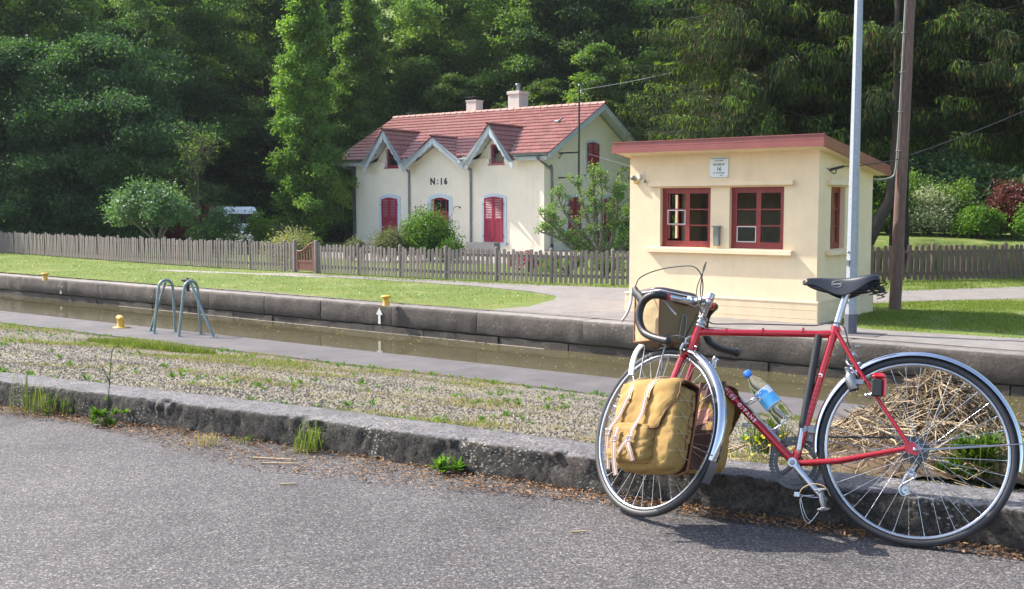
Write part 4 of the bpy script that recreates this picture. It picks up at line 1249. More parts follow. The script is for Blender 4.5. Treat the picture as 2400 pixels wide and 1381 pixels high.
# electricity mast with its arms on the gable side
m2 = MB(); mx, my = 1.05, 1.12
m2.tube([(mx, my, 3.15), (mx, my, 7.15)], .042, 8); mast = m2.build('service_mast', M_['dark'], house)
for zz_ in (3.22, 4.30):
    m2 = MB(); m2.box((0.0, my - .03, zz_ - .03), (mx, my + .03, zz_ + .03)); m2.build('arm', M_['dark'], mast)
m2 = MB(); m2.tube([(0, my, 4.05), (.12, my, 4.25), (.3, my, 4.30)], .02, 6); m2.build('brace', M_['dark'], mast)
m2 = MB(); m2.lathe([(.05, 0), (.03, .04), (.06, .08), (.03, .12), (0, .14)], (mx + .10, my, 6.85), (0, 0, 1), 10); m2.lathe([(.05, 0), (.06, .05), (0, .1)], (mx, my, 7.15), (0, 0, 1), 10); m2.build('insulator', M_['galv'], mast)
hm = Matrix.Translation(Vector(HO)) @ Matrix.Rotation(UANG, 4, 'Z')
wire('overhead_cable', hm @ Vector((mx + .1, my, 6.98)), hm @ Vector((5.2, 1.9, 7.5)), .05, .012, 'grey cable running from the top of the house mast into the spruces', mat='zinc')
wire('overhead_cable', hm @ Vector((mx + .1, my, 4.36)), sh_m @ Vector((-3.5, 1.8, 2.45)), .05, .004, 'thin cable from the mast arm to the cabin roof', mat='zinc')
# stand pipe by the corner
sp = hm @ Vector((.9, .9, 0))
m2 = MB(); m2.tube(bez([(0, 0, 0), (0, 0, .62), (.05, 0, .70), (.10, 0, .62)], 5), .018, 6)
o = m2.build('standpipe', M_['galv']); o.location = sp; tag(o, 'thin grey standpipe tap at the right corner of the house', 'tap')

# ------------------------------------------------------------------ fences
def picket_mesh(h, w, t=.022, pointed=True):
    mb = MB(); n = 4
    pts = [(-w/2, 0), (w/2, 0), (w/2, h - .03)] + [(w/2 * math.cos(math.pi * k / n), h - .03 + .03 * math.sin(math.pi * k / n)) for k in range(1, n)] + [(-w/2, h - .03)]
    mb.prism([(a, -t/2, b) for a, b in pts], (0, t, 0)); return mb
def fence(name, pts, h, spacing, pw, mat, label, post_every=12, z0=ZB):
    a = Vector(pts[0]); root = empty('picket_fence', (a.x, a.y, z0), 0, label, 'fence')
    me = picket_mesh(h - .05, pw).mesh('picket', mat); me2 = picket_mesh(h - .09, pw * .96).mesh('picket', mat)
    pm = MB(); pm.lathe([(.05, 0), (.05, h - .01), (.043, h + .015), (.02, h + .03), (0, h + .033)], (0, 0, 0), (0, 0, 1), 10); pmesh = pm.mesh('post', mat)
    cnt = 0; npk = 0
    for i in range(len(pts) - 1):
        p = Vector(pts[i]); q = Vector(pts[i+1]); d = q - p; Ls = d.length; d.normalize(); an = math.atan2(d.y, d.x)
        n = max(1, round(Ls / spacing))
        nrm = Vector((-d.y, d.x, 0))
        for k in range(n):
            c_ = p + d * ((k + .5) * Ls / n) - a
            zf = far_z(c_.x + a.x, c_.y + a.y) - z0
            if cnt % post_every == 0:
                o = addobj('post', pmesh, root); o.location = (c_.x + nrm.x * .045, c_.y + nrm.y * .045, zf)
            else:
                o = addobj('picket', random.choice((me, me, me2)), root); o.location = (c_.x, c_.y, zf + .03 + random.uniform(-.012, .012)); o.rotation_euler = (random.uniform(-.02, .02), random.uniform(-.022, .022), an + random.uniform(-.06, .06)); npk += 1
            cnt += 1
        for rz_ in (.17, h - .22):
            mb = MB(); zf0 = far_z(p.x, p.y) - z0; zf1 = far_z(q.x, q.y) - z0
            mb.beam((p.x - a.x + nrm.x * .038, p.y - a.y + nrm.y * .038, rz_ + zf0 + .03), (q.x - a.x + nrm.x * .038, q.y - a.y + nrm.y * .038, rz_ + zf1 + .03), .05, .07); mb.build('rail', mat, root)
    return root
def g2(px, py): v = at(px, py, ZB); return (v.x, v.y, 0)
fl = [g2(-230, 578), g2(0, 592), g2(282, 613.5), g2(500, 628), g2(690, 638)]
fence('left', fl, .90, .132, .082, M_['picket'], 'long weathered grey picket fence running from the left edge to the wooden gate')
fr_ = [g2(742, 641), g2(1000, 654), g2(1250, 664), g2(1478, 671), g2(1640, 676)]
fence('mid', fr_, .86, .131, .084, M_['picket'], 'grey-brown picket fence in front of the house, between the gate and the cabin')
fence('right', [g2(1990, 660), g2(2180, 658), g2(2340, 655), g2(2560, 648), g2(2700, 646)], .94, .168, .108, M_['brownpicket'], 'brown picket fence in tree shade to the right of the cabin', 13)
# gate
ga, gb = Vector(g2(698, 638.5)), Vector(g2(737, 640.5)); gd = (gb - ga); gl_ = gd.length; gd.normalize()
gate = empty('garden_gate', (ga.x, ga.y, ZB), math.atan2(gd.y, gd.x), 'reddish wooden garden gate with a curved top rail, between two picket fences', 'gate')
gt = lambda t: .62 + .26 * sstep(.15, 1.0, t)
for t0 in (0.0, 1.0):
    m2 = MB(); x_ = t0 * gl_; m2.box((x_ - .03, -.03, .04), (x_ + .03, .03, float(gt(t0)) + .03), .006); m2.build('stile', M_['gate'], gate)
m2 = MB(); m2.tube([(t * gl_, 0, float(gt(t))) for t in np.linspace(0.04, .96, 14)], .035, 8, flat=(.8, 1)); m2.build('top_rail', M_['gate'], gate)
m2 = MB(); m2.box((.03, -.022, .30), (gl_ - .03, .022, .37)); m2.box((.03, -.022, .06), (gl_ - .03, .022, .13)); m2.build('cross_rail', M_['gate'], gate)
for k in range(6):
    t = (k + .5) / 6; m2 = MB(); m2.box((t * gl_ - .022, -.012, .37), (t * gl_ + .022, .012, float(gt(t)) - .02)); m2.build('slat', M_['gate'], gate)
for k in range(7):
    t0 = .03 + (gl_ - .06) * k / 7; m2 = MB(); m2.box((t0 + .003, -.012, .13), (t0 + (gl_ - .06) / 7 - .003, .012, .30)); m2.build('board', M_['gate'], gate)
for px, py in ((692, 638), (742, 641)):
    v = at(px, py, ZB); m2 = MB(); m2.lathe([(.055, 0), (.055, .92), (.045, .95), (0, .965)], (0, 0, 0), (0, 0, 1), 12)
    o = m2.build('gate_post', M_['picket']); o.location = v; tag(o, 'round grey gate post on the %s side of the reddish gate' % ('left' if px < 700 else 'right'), 'post')

# ------------------------------------------------------------------ bollards and ladder rails
def bollard(px, py, label, kind='cap'):
    v = at(px, py, ZB + .004)
    r_ = empty('mooring_bollard', v, UANG + (.3 if kind != 'hook' else -.25), label, 'bollard', 'yellow mooring bollards along the lock' if kind != 'black' else None)
    if kind == 'cap':
        m2 = MB(); m2.lathe([(.075, 0), (.062, .03), (.055, .10), (.060, .14)], (0, 0, 0), (0, 0, 1), 16); m2.build('stem', M_['yellowpaint'], r_)
        m2 = MB(); m2.lathe([(.060, .14), (.098, .155), (.102, .175), (.085, .190), (0, .195)], (0, 0, 0), (0, 0, 1), 18); m2.build('cap', M_['yellowpaint'], r_)
    elif kind == 'hook':
        r_.scale = (.80, .80, .82)
        m2 = MB(); m2.lathe([(.15, 0), (.15, .012), (.08, .02)], (0, 0, 0), (0, 0, 1), 18); m2.build('base_plate', M_['yellowpaint'], r_)
        m2 = MB(); m2.lathe([(.080, .018), (.066, .05), (.066, .12), (.075, .16)], (0, 0, 0), (0, 0, 1), 16); m2.build('stem', M_['yellowpaint'], r_)
        m2 = MB(); m2.tube(bez([(.075, 0, .155), (.0, 0, .185), (-.09, 0, .19), (-.155, 0, .175)], 5), [.035, .05, .058, .06, .062, .062, .062, .062, .062, .062, .060, .055, .05, .045, .038, .02], 12, flat=(.75, 1)); m2.build('horn', M_['yellowpaint'], r_)
    else:
        m2 = MB(); m2.lathe([(.07, 0), (.045, .03), (.045, .20), (.06, .22)], (0, 0, 0), (0, 0, 1), 14); m2.build('stem', M_['rust'], r_)
        m2 = MB(); m2.tube([(-.14, 0, .255), (-.06, 0, .24), (.06, 0, .24), (.14, 0, .255)], [.03, .05, .05, .03], 10); m2.lathe([(.05, .24), (.035, .30), (0, .31)], (0, 0, 0), (0, 0, 1), 10); m2.build('horn', M_['rust'], r_)
bollard(905, 716, 'yellow mooring bollard on the far lock edge in front of the house')
bollard(106, 657, 'small yellow mooring bollard on the far lock edge near the left border')
bollard(283, 768, 'yellow hooked mooring bollard on the near towpath beside the ladder rails', 'hook')
bollard(440, 683, 'black horned mooring bollard behind the grey ladder rails', 'black')

def ladder_rail(label, legs, top, hh):
    """legs: px positions of (outer left brace, left leg, right leg)"""
    L0, L1, L2 = [at(a, b, ZB + .004) for a, b in legs]
    r_ = empty('ladder_handrail', L1, 0, label, 'handrail', 'ladder handrails on the towpath edge')
    def lc(p, z=0): return Vector((p.x - L1.x, p.y - L1.y, z))
    ap = (lc(L1) + lc(L2)) / 2
    a, c = lc(L1), lc(L2); d = c - a
    w = d.length; dn = d.normalized(); rad = .118
    mid = ap + dn * .035
    pts = [a, a.lerp(mid - dn * rad, .85) + Vector((0, 0, hh - .19)), ]
    for k in range(9):
        an = math.pi - math.pi * k / 8
        pts.append(mid + dn * (math.cos(an) * rad) + Vector((0, 0, hh - rad + math.sin(an) * rad)))
    pts += [c.lerp(mid + dn * rad, .85) + Vector((0, 0, hh - .19)), c]
    m2 = MB(); m2.tube(pts, .021, 10); m2.build('hoop', M_['railgrey'], r_)
    b = lc(L0); m2 = MB(); m2.tube([b, mid + Vector((0, 0, hh - .03))], .019, 10); m2.build('brace', M_['railgrey'], r_)
    for q in (a, b, c):
        m2 = MB(); m2.box((q.x - .05, q.y - .04, 0), (q.x + .05, q.y + .04, .008)); m2.lathe([(.008, .008), (.008, .018), (0, .02)], (q.x + .035, q.y, 0), (0, 0, 1), 6); m2.build('foot_plate', M_['railgrey'], r_)
ladder_rail('left grey tubular ladder handrail standing on the towpath', [(352, 777), (361, 783), (411, 778)], 647, .79)
ladder_rail('right grey tubular ladder handrail standing on the towpath', [(501, 791), (419, 790), (471, 784)], 648, .80)
# far ground details: log, troughs, vehicles
v = at(255, 600, ZB); v = atd(255, 47.0, ZB)
m2 = MB(); m2.tube([(-1.0, 0, .2), (-.3, .02, .22), (.5, 0, .2), (1.0, -.02, .19)], [.16, .2, .19, .15], 12)
v = atd(256, 50, ZB); g_ = far_z(v.x, v.y); o = m2.build('stone_log', M_['trough']); o.location = (v.x, v.y, g_ + .45); 
m3 = MB(); m3.box((-.8, -.15, -.45), (-.5, .15, .05)); m3.box((.5, -.15, -.45), (.8, .15, .05)); m3.build('support', M_['trough'], o)
tag(o, 'pale grey log bench lying behind the left fence', 'bench')
hm2 = hm
for k, (x0, w_, d_, h_, y_) in enumerate(((-3.9, .7, .35, .42, -3.2), (-1.9, 1.5, .4, .45, -3.0), (-5.2, .6, .35, .4, -3.1), (-7.9, .9, .4, .45, -3.2))):
    p = hm @ Vector((x0, y_, 0)); r_ = empty('planter', p, UANG, ['dark planter box below the right downpipe', 'long grey planter trough below the right shuttered window, with pink flowers beside', 'short grey planter trough in front of the house door', 'dark grey planter trough behind the fence near the brownish bush'][k], 'planter')
    m2 = MB(); m2.box((0, 0, .02), (w_, .04, h_)); m2.box((0, d_ - .04, .02), (w_, d_, h_)); m2.box((0, .04, .02), (.04, d_ - .04, h_)); m2.box((w_ - .04, .04, .02), (w_, d_ - .04, h_)); m2.box((.04, .04, .02), (w_ - .04, d_ - .04, .08)); m2.build('trough', M_['trough'], r_)
    m2 = MB(); m2.box((.04, .04, .08), (w_ - .04, d_ - .04, h_ - .04)); m2.build('soil', M_['strawdark'], r_)
def vehicle(loc, rz, paint, label, Lg=4.4, Wd=1.75, Ht=1.95, van=True):
    r_ = empty('parked_van', loc, rz, label, 'van')
    # side profile (x = length from rear, z), rear at x = 0
    pr = [(0.02, .35), (0.0, .9), (.06, 1.45), (.16, Ht - .16), (.34, Ht - .03), (.7, Ht), (2.5, Ht), (2.95, Ht - .10), (3.55, 1.12), (4.25, .95), (4.4, .75), (4.4, .32)]
    m2 = MB(); n = len(pr); ins = []
    for z in [p[1] for p in pr]: ins.append(.0 if z < 1.1 else .14 * (z - 1.1) / (Ht - 1.1))
    rows_ = []
    for yy, sg_ in ((-Wd/2, 1), (Wd/2, -1)):
        rows_.append([Vector((p[0], yy + sg_ * (i_ + .0), p[1])) for p, i_ in zip(pr, ins)])
    A_ = [v + Vector((0, .07, .0)) for v in rows_[0]]; B_ = [v - Vector((0, .07, 0)) for v in rows_[1]]
    m2.add(rows_[0], [list(range(n))]); m2.add(rows_[1], [list(range(n))[::-1]])
    m2.strip(rows_[0], rows_[1], False); m2.add([rows_[0][0], rows_[1][0], rows_[1][-1], rows_[0][-1]], [(0, 1, 2, 3)])
    m2.build('body', paint, r_)
    g = MB(); 
    g.box((-.012, -Wd/2 + .22, 1.15), (.10, Wd/2 - .22, 1.60), .02); g.build('rear_window', M_['carglass'], r_)
    for sg_ in (-1, 1):
        y_ = sg_ * (Wd/2 - .065); 
        for (a, b_) in ((.35, 1.35), (1.45, 2.5)):
            g = MB(); g.prism([(a, y_, 1.2), (b_, y_, 1.2), (b_, y_ - sg_ * .055, 1.68), (a + .06, y_ - sg_ * .055, 1.68)], (0, sg_ * .03, 0)); g.build('side_window', M_['carglass'], r_)
        g = MB(); g.box((-.02, sg_ * (Wd/2 - .16) - .06, .8), (.03, sg_ * (Wd/2 - .16) + .06, 1.15), .02); g.build('tail_light', M_['redlens'], r_)
    for x_ in (.85, 3.5):
        for sg_ in (-1, 1):
            w_ = MB(); w_.lathe([(0, -.1), (.30, -.1), (.32, -.06), (.32, .06), (.30, .1), (0, .1)], (x_, sg_ * (Wd/2 - .09), .32), (0, 1, 0), 20); wh = w_.build('wheel', M_['rubber'], r_)
            w_ = MB(); w_.lathe([(0, .102), (.18, .102), (.19, .09)], (x_, sg_ * (Wd/2 - .09), .32), (0, sg_, 0), 16); w_.build('hubcap', M_['dullalloy'], wh)
    g = MB(); g.box((-.08, -Wd/2 + .05, .35), (.06, Wd/2 - .05, .6), .03); g.build('bumper', M_['boxgrey'], r_)
    return r_
v = atd(563, 50.5, ZB); vehicle((v.x + .1, v.y, far_z(v.x, v.y) + .02), R(122), M_['whitepaint'], 'white van parked in the shade behind the flowering bushes, left of the house')
v = atd(492, 53.0, ZB); vehicle((v.x + .9, v.y, far_z(v.x, v.y) + .08), R(172), M_['redcar'], 'dull red van parked in deep shade to the left of the white van', Ht=1.95)

# ------------------------------------------------------------------ vegetation
def unit(a): return a / np.maximum(np.linalg.norm(a, axis=1, keepdims=True), 1e-9)
def leaf_cloud(C, axis, nrm, ln, wd, fold=.25):
    """one folded leaf (two triangles sharing the midrib) per row"""
    axis = unit(axis); nrm = nrm - axis * np.sum(nrm * axis, 1, keepdims=True); nrm = unit(nrm)
    side = np.cross(axis, nrm)
    ln = np.asarray(ln).reshape(-1, 1); wd = np.asarray(wd).reshape(-1, 1)
    base = C - axis * ln * .5; tip = C + axis * ln * .5
    lift = nrm * wd * fold
    l = C - side * wd * .5 + lift; r = C + side * wd * .5 + lift
    n = len(C)
    V = np.stack([base, l, tip, r], 1).reshape(-1, 3)
    i = np.arange(n) * 4
    Fq = np.concatenate([np.stack([i, i + 2, i + 1], 1), np.stack([i, i + 3, i + 2], 1)], 0)
    return V, Fq
def cloud_mesh(name, C, axis, nrm, ln, wd, tint, mat):
    V, Fq = leaf_cloud(C, axis, nrm, ln, wd)
    return np_mesh(name, V, Fq, mat, False, np.concatenate([tint, tint]))
def rnd_dir(rng, n): return unit(rng.normal(size=(n, 3)))

def broadleaf(seed, H, base, rad, nbr, ncl, nlf, leaf, mat, upang=(.15, .7), flat=.45, droop=0.0, clr=.55, bark='bark', shape='dome', trunk_r=None):
    rng = np.random.default_rng(seed); rr = random.Random(seed)
    tr = MB(); tr_r = trunk_r or H * .014 + .05
    tpts = [Vector((.12 * math.sin(k * .8 + seed), .12 * math.cos(k * .7 + seed), H * .96 * k / 10)) for k in range(11)]
    tpts[0] = Vector((0, 0, -.2)); tr.tube(tpts, [tr_r * (1.25 if k == 0 else 1 - .088 * k) for k in range(11)], 8)
    Cs = []; cl_t = []
    for b in range(nbr):
        t = (b + rr.random()) / nbr; h = base + (H - base) * t
        if shape == 'dome': Lb = rad * (math.sqrt(max(0.02, 1 - (max(0, t - .30) / .72) ** 2))) * (.55 + .45 * min(1, t / .12 + .4))
        elif shape == 'column': Lb = rad * (.75 + .25 * math.sin(t * 9 + seed)) * (1 - t ** 5) * (.7 + .3 * min(1, t / .1))
        else: Lb = rad * (1 - t) ** .75 * (.75 + .25 * min(1, t / .15)) + .15
        Lb *= rr.uniform(.62, 1.18)
        az = b * 2.399 + rr.uniform(-.4, .4); el = rr.uniform(*upang)
        d = Vector((math.cos(az) * math.cos(el), math.sin(az) * math.cos(el), math.sin(el)))
        hs = max(.4, h - Lb * math.sin(el) * .6); k = min(10, int(hs / (H * .96) * 10)); p0 = tpts[k].lerp(tpts[min(10, k+1)], hs / (H * .96) * 10 - k)
        pts = [p0, p0 + d * Lb * .5 + Vector((0, 0, .08 * Lb)), p0 + d * Lb + Vector((0, 0, -droop * Lb))]
        tr.tube(pts, [tr_r * .34, tr_r * .2, tr_r * .06], 5, cap=False)
        for c in range(ncl):
            u = rr.uniform(.28, 1.04) ** .8
            p = pts[0].lerp(pts[1], u * 2) if u < .5 else pts[1].lerp(pts[2], u * 2 - 1)
            p = p + Vector((rr.gauss(0, .20), rr.gauss(0, .20), rr.gauss(0, .14))) * Lb * .55
            Cs.append((p.x, p.y, p.z)); cl_t.append(rr.random())
    Cs = np.array(Cs); cl_t = np.array(cl_t); n = len(Cs) * nlf
    ci = np.repeat(np.arange(len(Cs)), nlf)
    off = rng.normal(size=(n, 3)) * np.array([clr, clr, clr * flat]) * .55
    off[:, 2] -= droop * .9 * np.sum(off[:, :2] ** 2, 1)
    C = Cs[ci] + off
    out = C.copy(); out[:, 2] = 0; out = unit(out)
    nrm = unit(np.array([0, 0, 1.0]) * .8 + out * .35 + rnd_dir(rng, n) * .75)
    ax = unit(out * .5 + rnd_dir(rng, n) * .8 - np.array([0, 0, .25 + droop]))
    ln = leaf * rng.uniform(.7, 1.3, n); wd = ln * rng.uniform(.5, .75, n)
    tint = np.clip(.75 * cl_t[ci] ** 1.5 + .42 * rng.random(n) - .06, 0, 1)
    return tr.mesh('trunk', M_[bark]), cloud_mesh('crown', C, ax, nrm, ln, wd, tint, mat)

def place_tree(name, meshes, x, y, z, s, rz, label, cat='tree', group=None, mats=None, sz=None):
    r_ = empty(name, (x, y, z), rz, label, cat, group); r_.scale = (s, s, sz or s)
    for nm, me in zip(('trunk', 'crown'), meshes):
        o = addobj(nm, me, r_)
    return r_

FT = [broadleaf(11, 16, 1.2, 4.0, 40, 10, 170, .19, LF['forest'], flat=.45, clr=.72),
      broadleaf(12, 17, 1.0, 4.4, 42, 10, 170, .19, LF['forest2'], flat=.45, clr=.70, droop=.08),
      broadleaf(13, 15, .8, 3.8, 40, 10, 165, .18, LF['forest2'], flat=.5, clr=.68),
      broadleaf(14, 12, .25, 4.6, 38, 11, 160, .18, LF['dark'], flat=.5, clr=.76, droop=.06)]
rt = random.Random(5)
rowsT = [(57.5, 4.6, (-34, -14), 1), (63, 5.2, (4, 34), 1), (66, 5.0, (-40, 40), 1), (73, 5.4, (-44, 44), 0), (82, 6.0, (-48, 48), 0)]
seen_labels = set()
for ri, (Y0, st, (xa, xb), fr1) in enumerate(rowsT):
    x = xa
    while x < xb:
        xx = x + rt.uniform(-1.2, 1.2); yy = Y0 + rt.uniform(-1.5, 1.5)
        x += st
        pxl = 1200 + xx / yy * 2500
        if ri == 0 and 380 < pxl < 700: continue      # the dark clearing with the vans
        if ri == 1 and pxl > 1900: continue
        k = rt.choice((0, 1, 2)) if ri else 3
        s = rt.uniform(.92, 1.18) * (1.05 if ri > 2 else 1)
        if ri == 0: s *= rt.uniform(.95, 1.35)
        lab = {0: 'dark leafy tree at the foot of the wooded slope, behind the left fence', 1: 'broadleaf tree standing close behind the house in the wood',
               2: 'broadleaf tree in the second row of the wood behind the house', 3: 'tall forest tree higher up the wooded slope', 4: 'tall forest tree along the top of the wooded slope'}[ri]
        if pxl < -330 or pxl > 2650 or (ri >= 3 and pxl > 1750): continue
        zone = [z_ for z_ in ((-1e9, 'beyond the left border'), (0, 'at the far left'), (150, 'above the left fence'), (300, 'above the small round tree'), (440, 'above the vans'), (560, 'left of the columnar tree'), (700, 'behind the columnar tree'), (830, 'above the left roof end'),
                 (930, 'above the roof aerial'), (1020, 'above the central gablet'), (1120, 'behind the left chimney'), (1210, 'behind the right chimney'), (1300, 'above the right roof end'), (1400, 'behind the house mast'), (1520, 'left behind the spruces'), (1680, 'behind the spruces over the cabin'), (1900, 'behind the spruces at the lamp post'), (2100, 'behind the spruces at the wooden pole'), (2300, 'behind the spruces at the right border')) if z_[0] <= pxl][-1][1]
        size = '' if .97 < s < 1.10 else ('broad ' if s >= 1.10 else 'slighter ')
        rowt = ['front-row', 'leafy', 'second-row', 'third-row', 'topmost-row'][ri]
        lab_ = '%s%s%s tree of the wood %s' % (size, ('pale ', 'fresh green ', 'green ', 'dark ')[k], rowt, zone)
        if lab_ in seen_labels: continue
        seen_labels.add(lab_)
        place_tree('forest_tree', FT[k], xx, yy, far_z(xx, yy) - .1, s, rt.uniform(0, 6.28), '%s%s%s tree of the wood %s' % (size, ('pale ', 'fresh green ', 'green ', 'dark ')[k], rowt, zone), group='trees of the wooded slope')
# undergrowth closing the foot of the wood
def shrub(seed, rx, ry, h, nl, leaf, mat, lump=.28, z0=.1, up=.6, nst=5, bark='bark', ncl=None, hollow=.45, narrow=.6):
    rng = np.random.default_rng(seed); rr = random.Random(seed)
    ncl = ncl or max(14, nl // 70)
    u = rnd_dir(rng, ncl); u[:, 2] = np.abs(u[:, 2]) * 1.2 - .35; u = unit(u)
    rad = rng.uniform(hollow, 1.0, ncl) * (1 + lump * rng.normal(size=ncl) * .5)
    Cc = np.stack([u[:, 0] * rad * rx, u[:, 1] * rad * ry, z0 + (h - z0) * (.38 + .60 * u[:, 2] * rad)], 1)
    ci = rng.integers(0, ncl, nl)
    cs = min(rx, ry, h / 2) * .24
    C = Cc[ci] + rng.normal(size=(nl, 3)) * cs
    C[:, 2] = np.maximum(C[:, 2], .03)
    out = unit(C - np.array([0, 0, h * .4]))
    nrm = unit(out * .6 + np.array([0, 0, up]) + rnd_dir(rng, nl) * .7); ax = unit(out * .6 + rnd_dir(rng, nl))
    ln = leaf * rng.uniform(.65, 1.3, nl); tint = np.clip(.5 * rng.random(ncl)[ci] + .55 * rng.random(nl), 0, 1)
    tr = MB()
    for k in range(nst):
        a = k * 2.4 + rr.random(); e = Vector((math.cos(a) * rx * .6, math.sin(a) * ry * .6, h * .75))
        tr.tube([(0, 0, -.05), e * .4 + Vector((0, 0, h * .1)), e], [.03 * h ** .5 + .01, .02, .006], 5, cap=False)
    return tr.mesh('stems', M_[bark]), cloud_mesh('foliage', C, ax, nrm, ln, ln * narrow, tint, mat)
def place_shrub(name, meshes, loc, label, cat='shrub', group=None, rz=0, s=1):
    r_ = empty(name, loc, rz, label, cat, group); r_.scale = (s, s, s)
    addobj('stems', meshes[0], r_); addobj('foliage', meshes[1], r_); return r_
UG = shrub(40, 3.2, 2.2, 3.4, 9000, .26, LF['dark'])
for k, (px, Y) in enumerate(((-40, 55), (130, 56), (300, 57.5), (700, 61), (800, 62), (480, 64), (600, 65), (1480, 60), (1560, 62))):
    v = atd(px, Y, ZB); place_shrub('undergrowth_bush', UG, (v.x, v.y, far_z(v.x, v.y)), 'dark bush under the forest edge, ' + ('beyond the left border', 'left of the fence trees', 'behind the small round tree', 'left of the columnar tree', 'behind the left house corner', 'behind the vans', 'right behind the vans', 'behind the gable', 'behind the cabin')[k], group='dark bushes under the forest edge', rz=k * 1.7, s=rt.uniform(.8, 1.15))

# dark spreading trees on the left, nearer than the wood
LT = broadleaf(21, 9.5, .3, 4.4, 46, 12, 185, .145, LF['dark'], flat=.45, clr=.74, droop=.10, upang=(.0, .45))
LT2 = broadleaf(22, 16.5, 4, 4.2, 40, 10, 150, .16, LF['forest'], flat=.45, clr=.7, trunk_r=.24)
for px, Y, s, m, lab in ((60, 50, 1.0, LT, 'dark layered leafy tree at the far left, its branches reaching the fence'),
                          (265, 50.5, 1.02, LT, 'dark layered leafy tree behind the left fence, beside the white-blossomed small tree'),
                          (-90, 52, 1.1, LT, 'dark layered leafy tree cut by the left border'),
                          (70, 54, 1.0, LT2, 'tall greyish tree with visible dark trunk rising at the upper left corner'),
                          (430, 60, 1.05, LT2, 'tall tree rising over the dark clearing at the upper left')):
    v = atd(px, Y, ZB); place_tree('leafy_tree', m, v.x, v.y, far_z(v.x, v.y), s, px * .01, lab)
# bright columnar trees beside the house
CT = broadleaf(23, 15.5, .7, 3.0, 62, 8, 105, .17, LF['column'], flat=.7, clr=.46, droop=.30, shape='cone', upang=(.45, 1.1), trunk_r=.16)
for px, Y, s, lab in ((722, 53, .92, 'tall bright green columnar tree just left of the house'), (845, 60, .95, 'bright green tree whose top shows behind the left end of the roof')):
    v = atd(px, Y, ZB); place_tree('columnar_tree', CT, v.x, v.y, far_z(v.x, v.y), s, px * .1, lab)
FB = broadleaf(24, 11, .8, 2.6, 40, 9, 130, .17, LF['forest2'], flat=.45, clr=.48, droop=.15, trunk_r=.15)
for px, Y, s, lab in ((1285, 60, .80, 'young fresh green tree showing above the right end of the roof ridge'), (1060, 63, .86, 'fresh green tree showing behind the two chimneys'), (980, 67, 1.15, 'pale green tree crown behind the roof aerial'), (1400, 57, .95, 'fresh green tree between the house roof and the spruces')):
    v = atd(px, Y, ZB); place_tree('young_tree', FB, v.x, v.y, far_z(v.x, v.y), s, px * .1, lab)

# spruces behind the cabin
def spruce(seed, H=19, zlow=1.8, rad=4.6, dens=1.0):
    rng = np.random.default_rng(seed); rr = random.Random(seed)
    tr = MB(); tr.tube([(0, 0, -.2), (0.03, 0, 2), (0, .05, H * .5), (0, 0, H)], [.30, .25, .15, .03], 10)
    P = []; A = []; Nn = []; Tn = []; Ls = []
    Cb = []; 
    z = zlow; 
    while z < H - .5:
        t = (z - zlow) / (H - zlow); Lr = rad * (1 - t) ** .75
        nb = 8 if t < .5 else 6
        for b in range(nb):
            az = rr.uniform(0, 6.283); Lb = Lr * rr.uniform(.65, 1.12); dr = rr.uniform(.16, .38)
            dx, dy = math.cos(az), math.sin(az)
            m = 6; pts = []
            for k in range(m + 1):
                u = k / m; pts.append(Vector((dx * Lb * u, dy * Lb * u, z - Lb * dr * (u * 1.5 - .75 * u * u) + .10 * Lb * max(0, u - .7))))
            tr.tube(pts, [.028 * (1 - u_ / (m + 1)) * (.5 + Lb / rad) for u_ in range(m + 1)], 4, cap=False)
            nc = int(Lb * (135 if z < 9.5 else 40) * dens)
            u = rr and rng.uniform(.12, 1.03, nc); seg = np.clip((u * m).astype(int), 0, m - 1); f = u * m - seg
            pa = np.array([tuple(p) for p in pts]); base = pa[seg] * (1 - f)[:, None] + pa[seg + 1] * f[:, None]
            lat = rng.normal(size=nc) * .34 * (1.15 - u * .75)
            hang = rng.random(nc) ** 1.35 * (.85 * (1.1 - u * .55))
            c = base + np.stack([-dy * lat, dx * lat, -hang - np.abs(lat) * .22], 1)
            ax = np.stack([dx * .35 - dy * np.sign(lat) * .3 + rng.normal(size=nc) * .2, dy * .35 + dx * np.sign(lat) * .3 + rng.normal(size=nc) * .2, -.25 - 1.3 * (hang > .1) + rng.normal(size=nc) * .15], 1)
            P.append(c); A.append(ax); Nn.append(np.stack([dx + rng.normal(size=nc) * .6, dy + rng.normal(size=nc) * .6, .7 + rng.normal(size=nc) * .5], 1))
            outer = (u > .72) & (hang < .35); brt = rr.random() * .35
            Tn.append(np.clip(rng.random(nc) * .45 + .28 * outer + brt, 0, 1)); Ls.append(np.full(nc, .195) * rng.uniform(.6, 1.25, nc))
        z += .36 if z < 9.5 else .6
    P = np.concatenate(P); A = np.concatenate(A); Nn = np.concatenate(Nn); T_ = np.concatenate(Tn); Ls = np.concatenate(Ls)
    sel = (T_ > .80); sb = (~sel) & (rng.random(len(T_)) < .12)
    rest = ~(sel | sb)
    out = [tr.mesh('trunk', M_['sprucebark'])]
    for s_, mt, nm, wf in ((rest, 'spruce', 'crown', .34), (sel, 'sprucetip', 'new_growth', .42), (sb, 'sprucebrown', 'cone_sprays', .34)):
        out.append(cloud_mesh(nm, P[s_], A[s_], Nn[s_], Ls[s_], Ls[s_] * wf * .58, T_[s_] if mt != 'sprucetip' else rng.random(s_.sum()), LF[mt]))
    return out
SPR = [spruce(31, 19, 4.5, 4.5), spruce(32, 18, 2.6, 4.5), spruce(33, 20, 5.0, 4.9)]
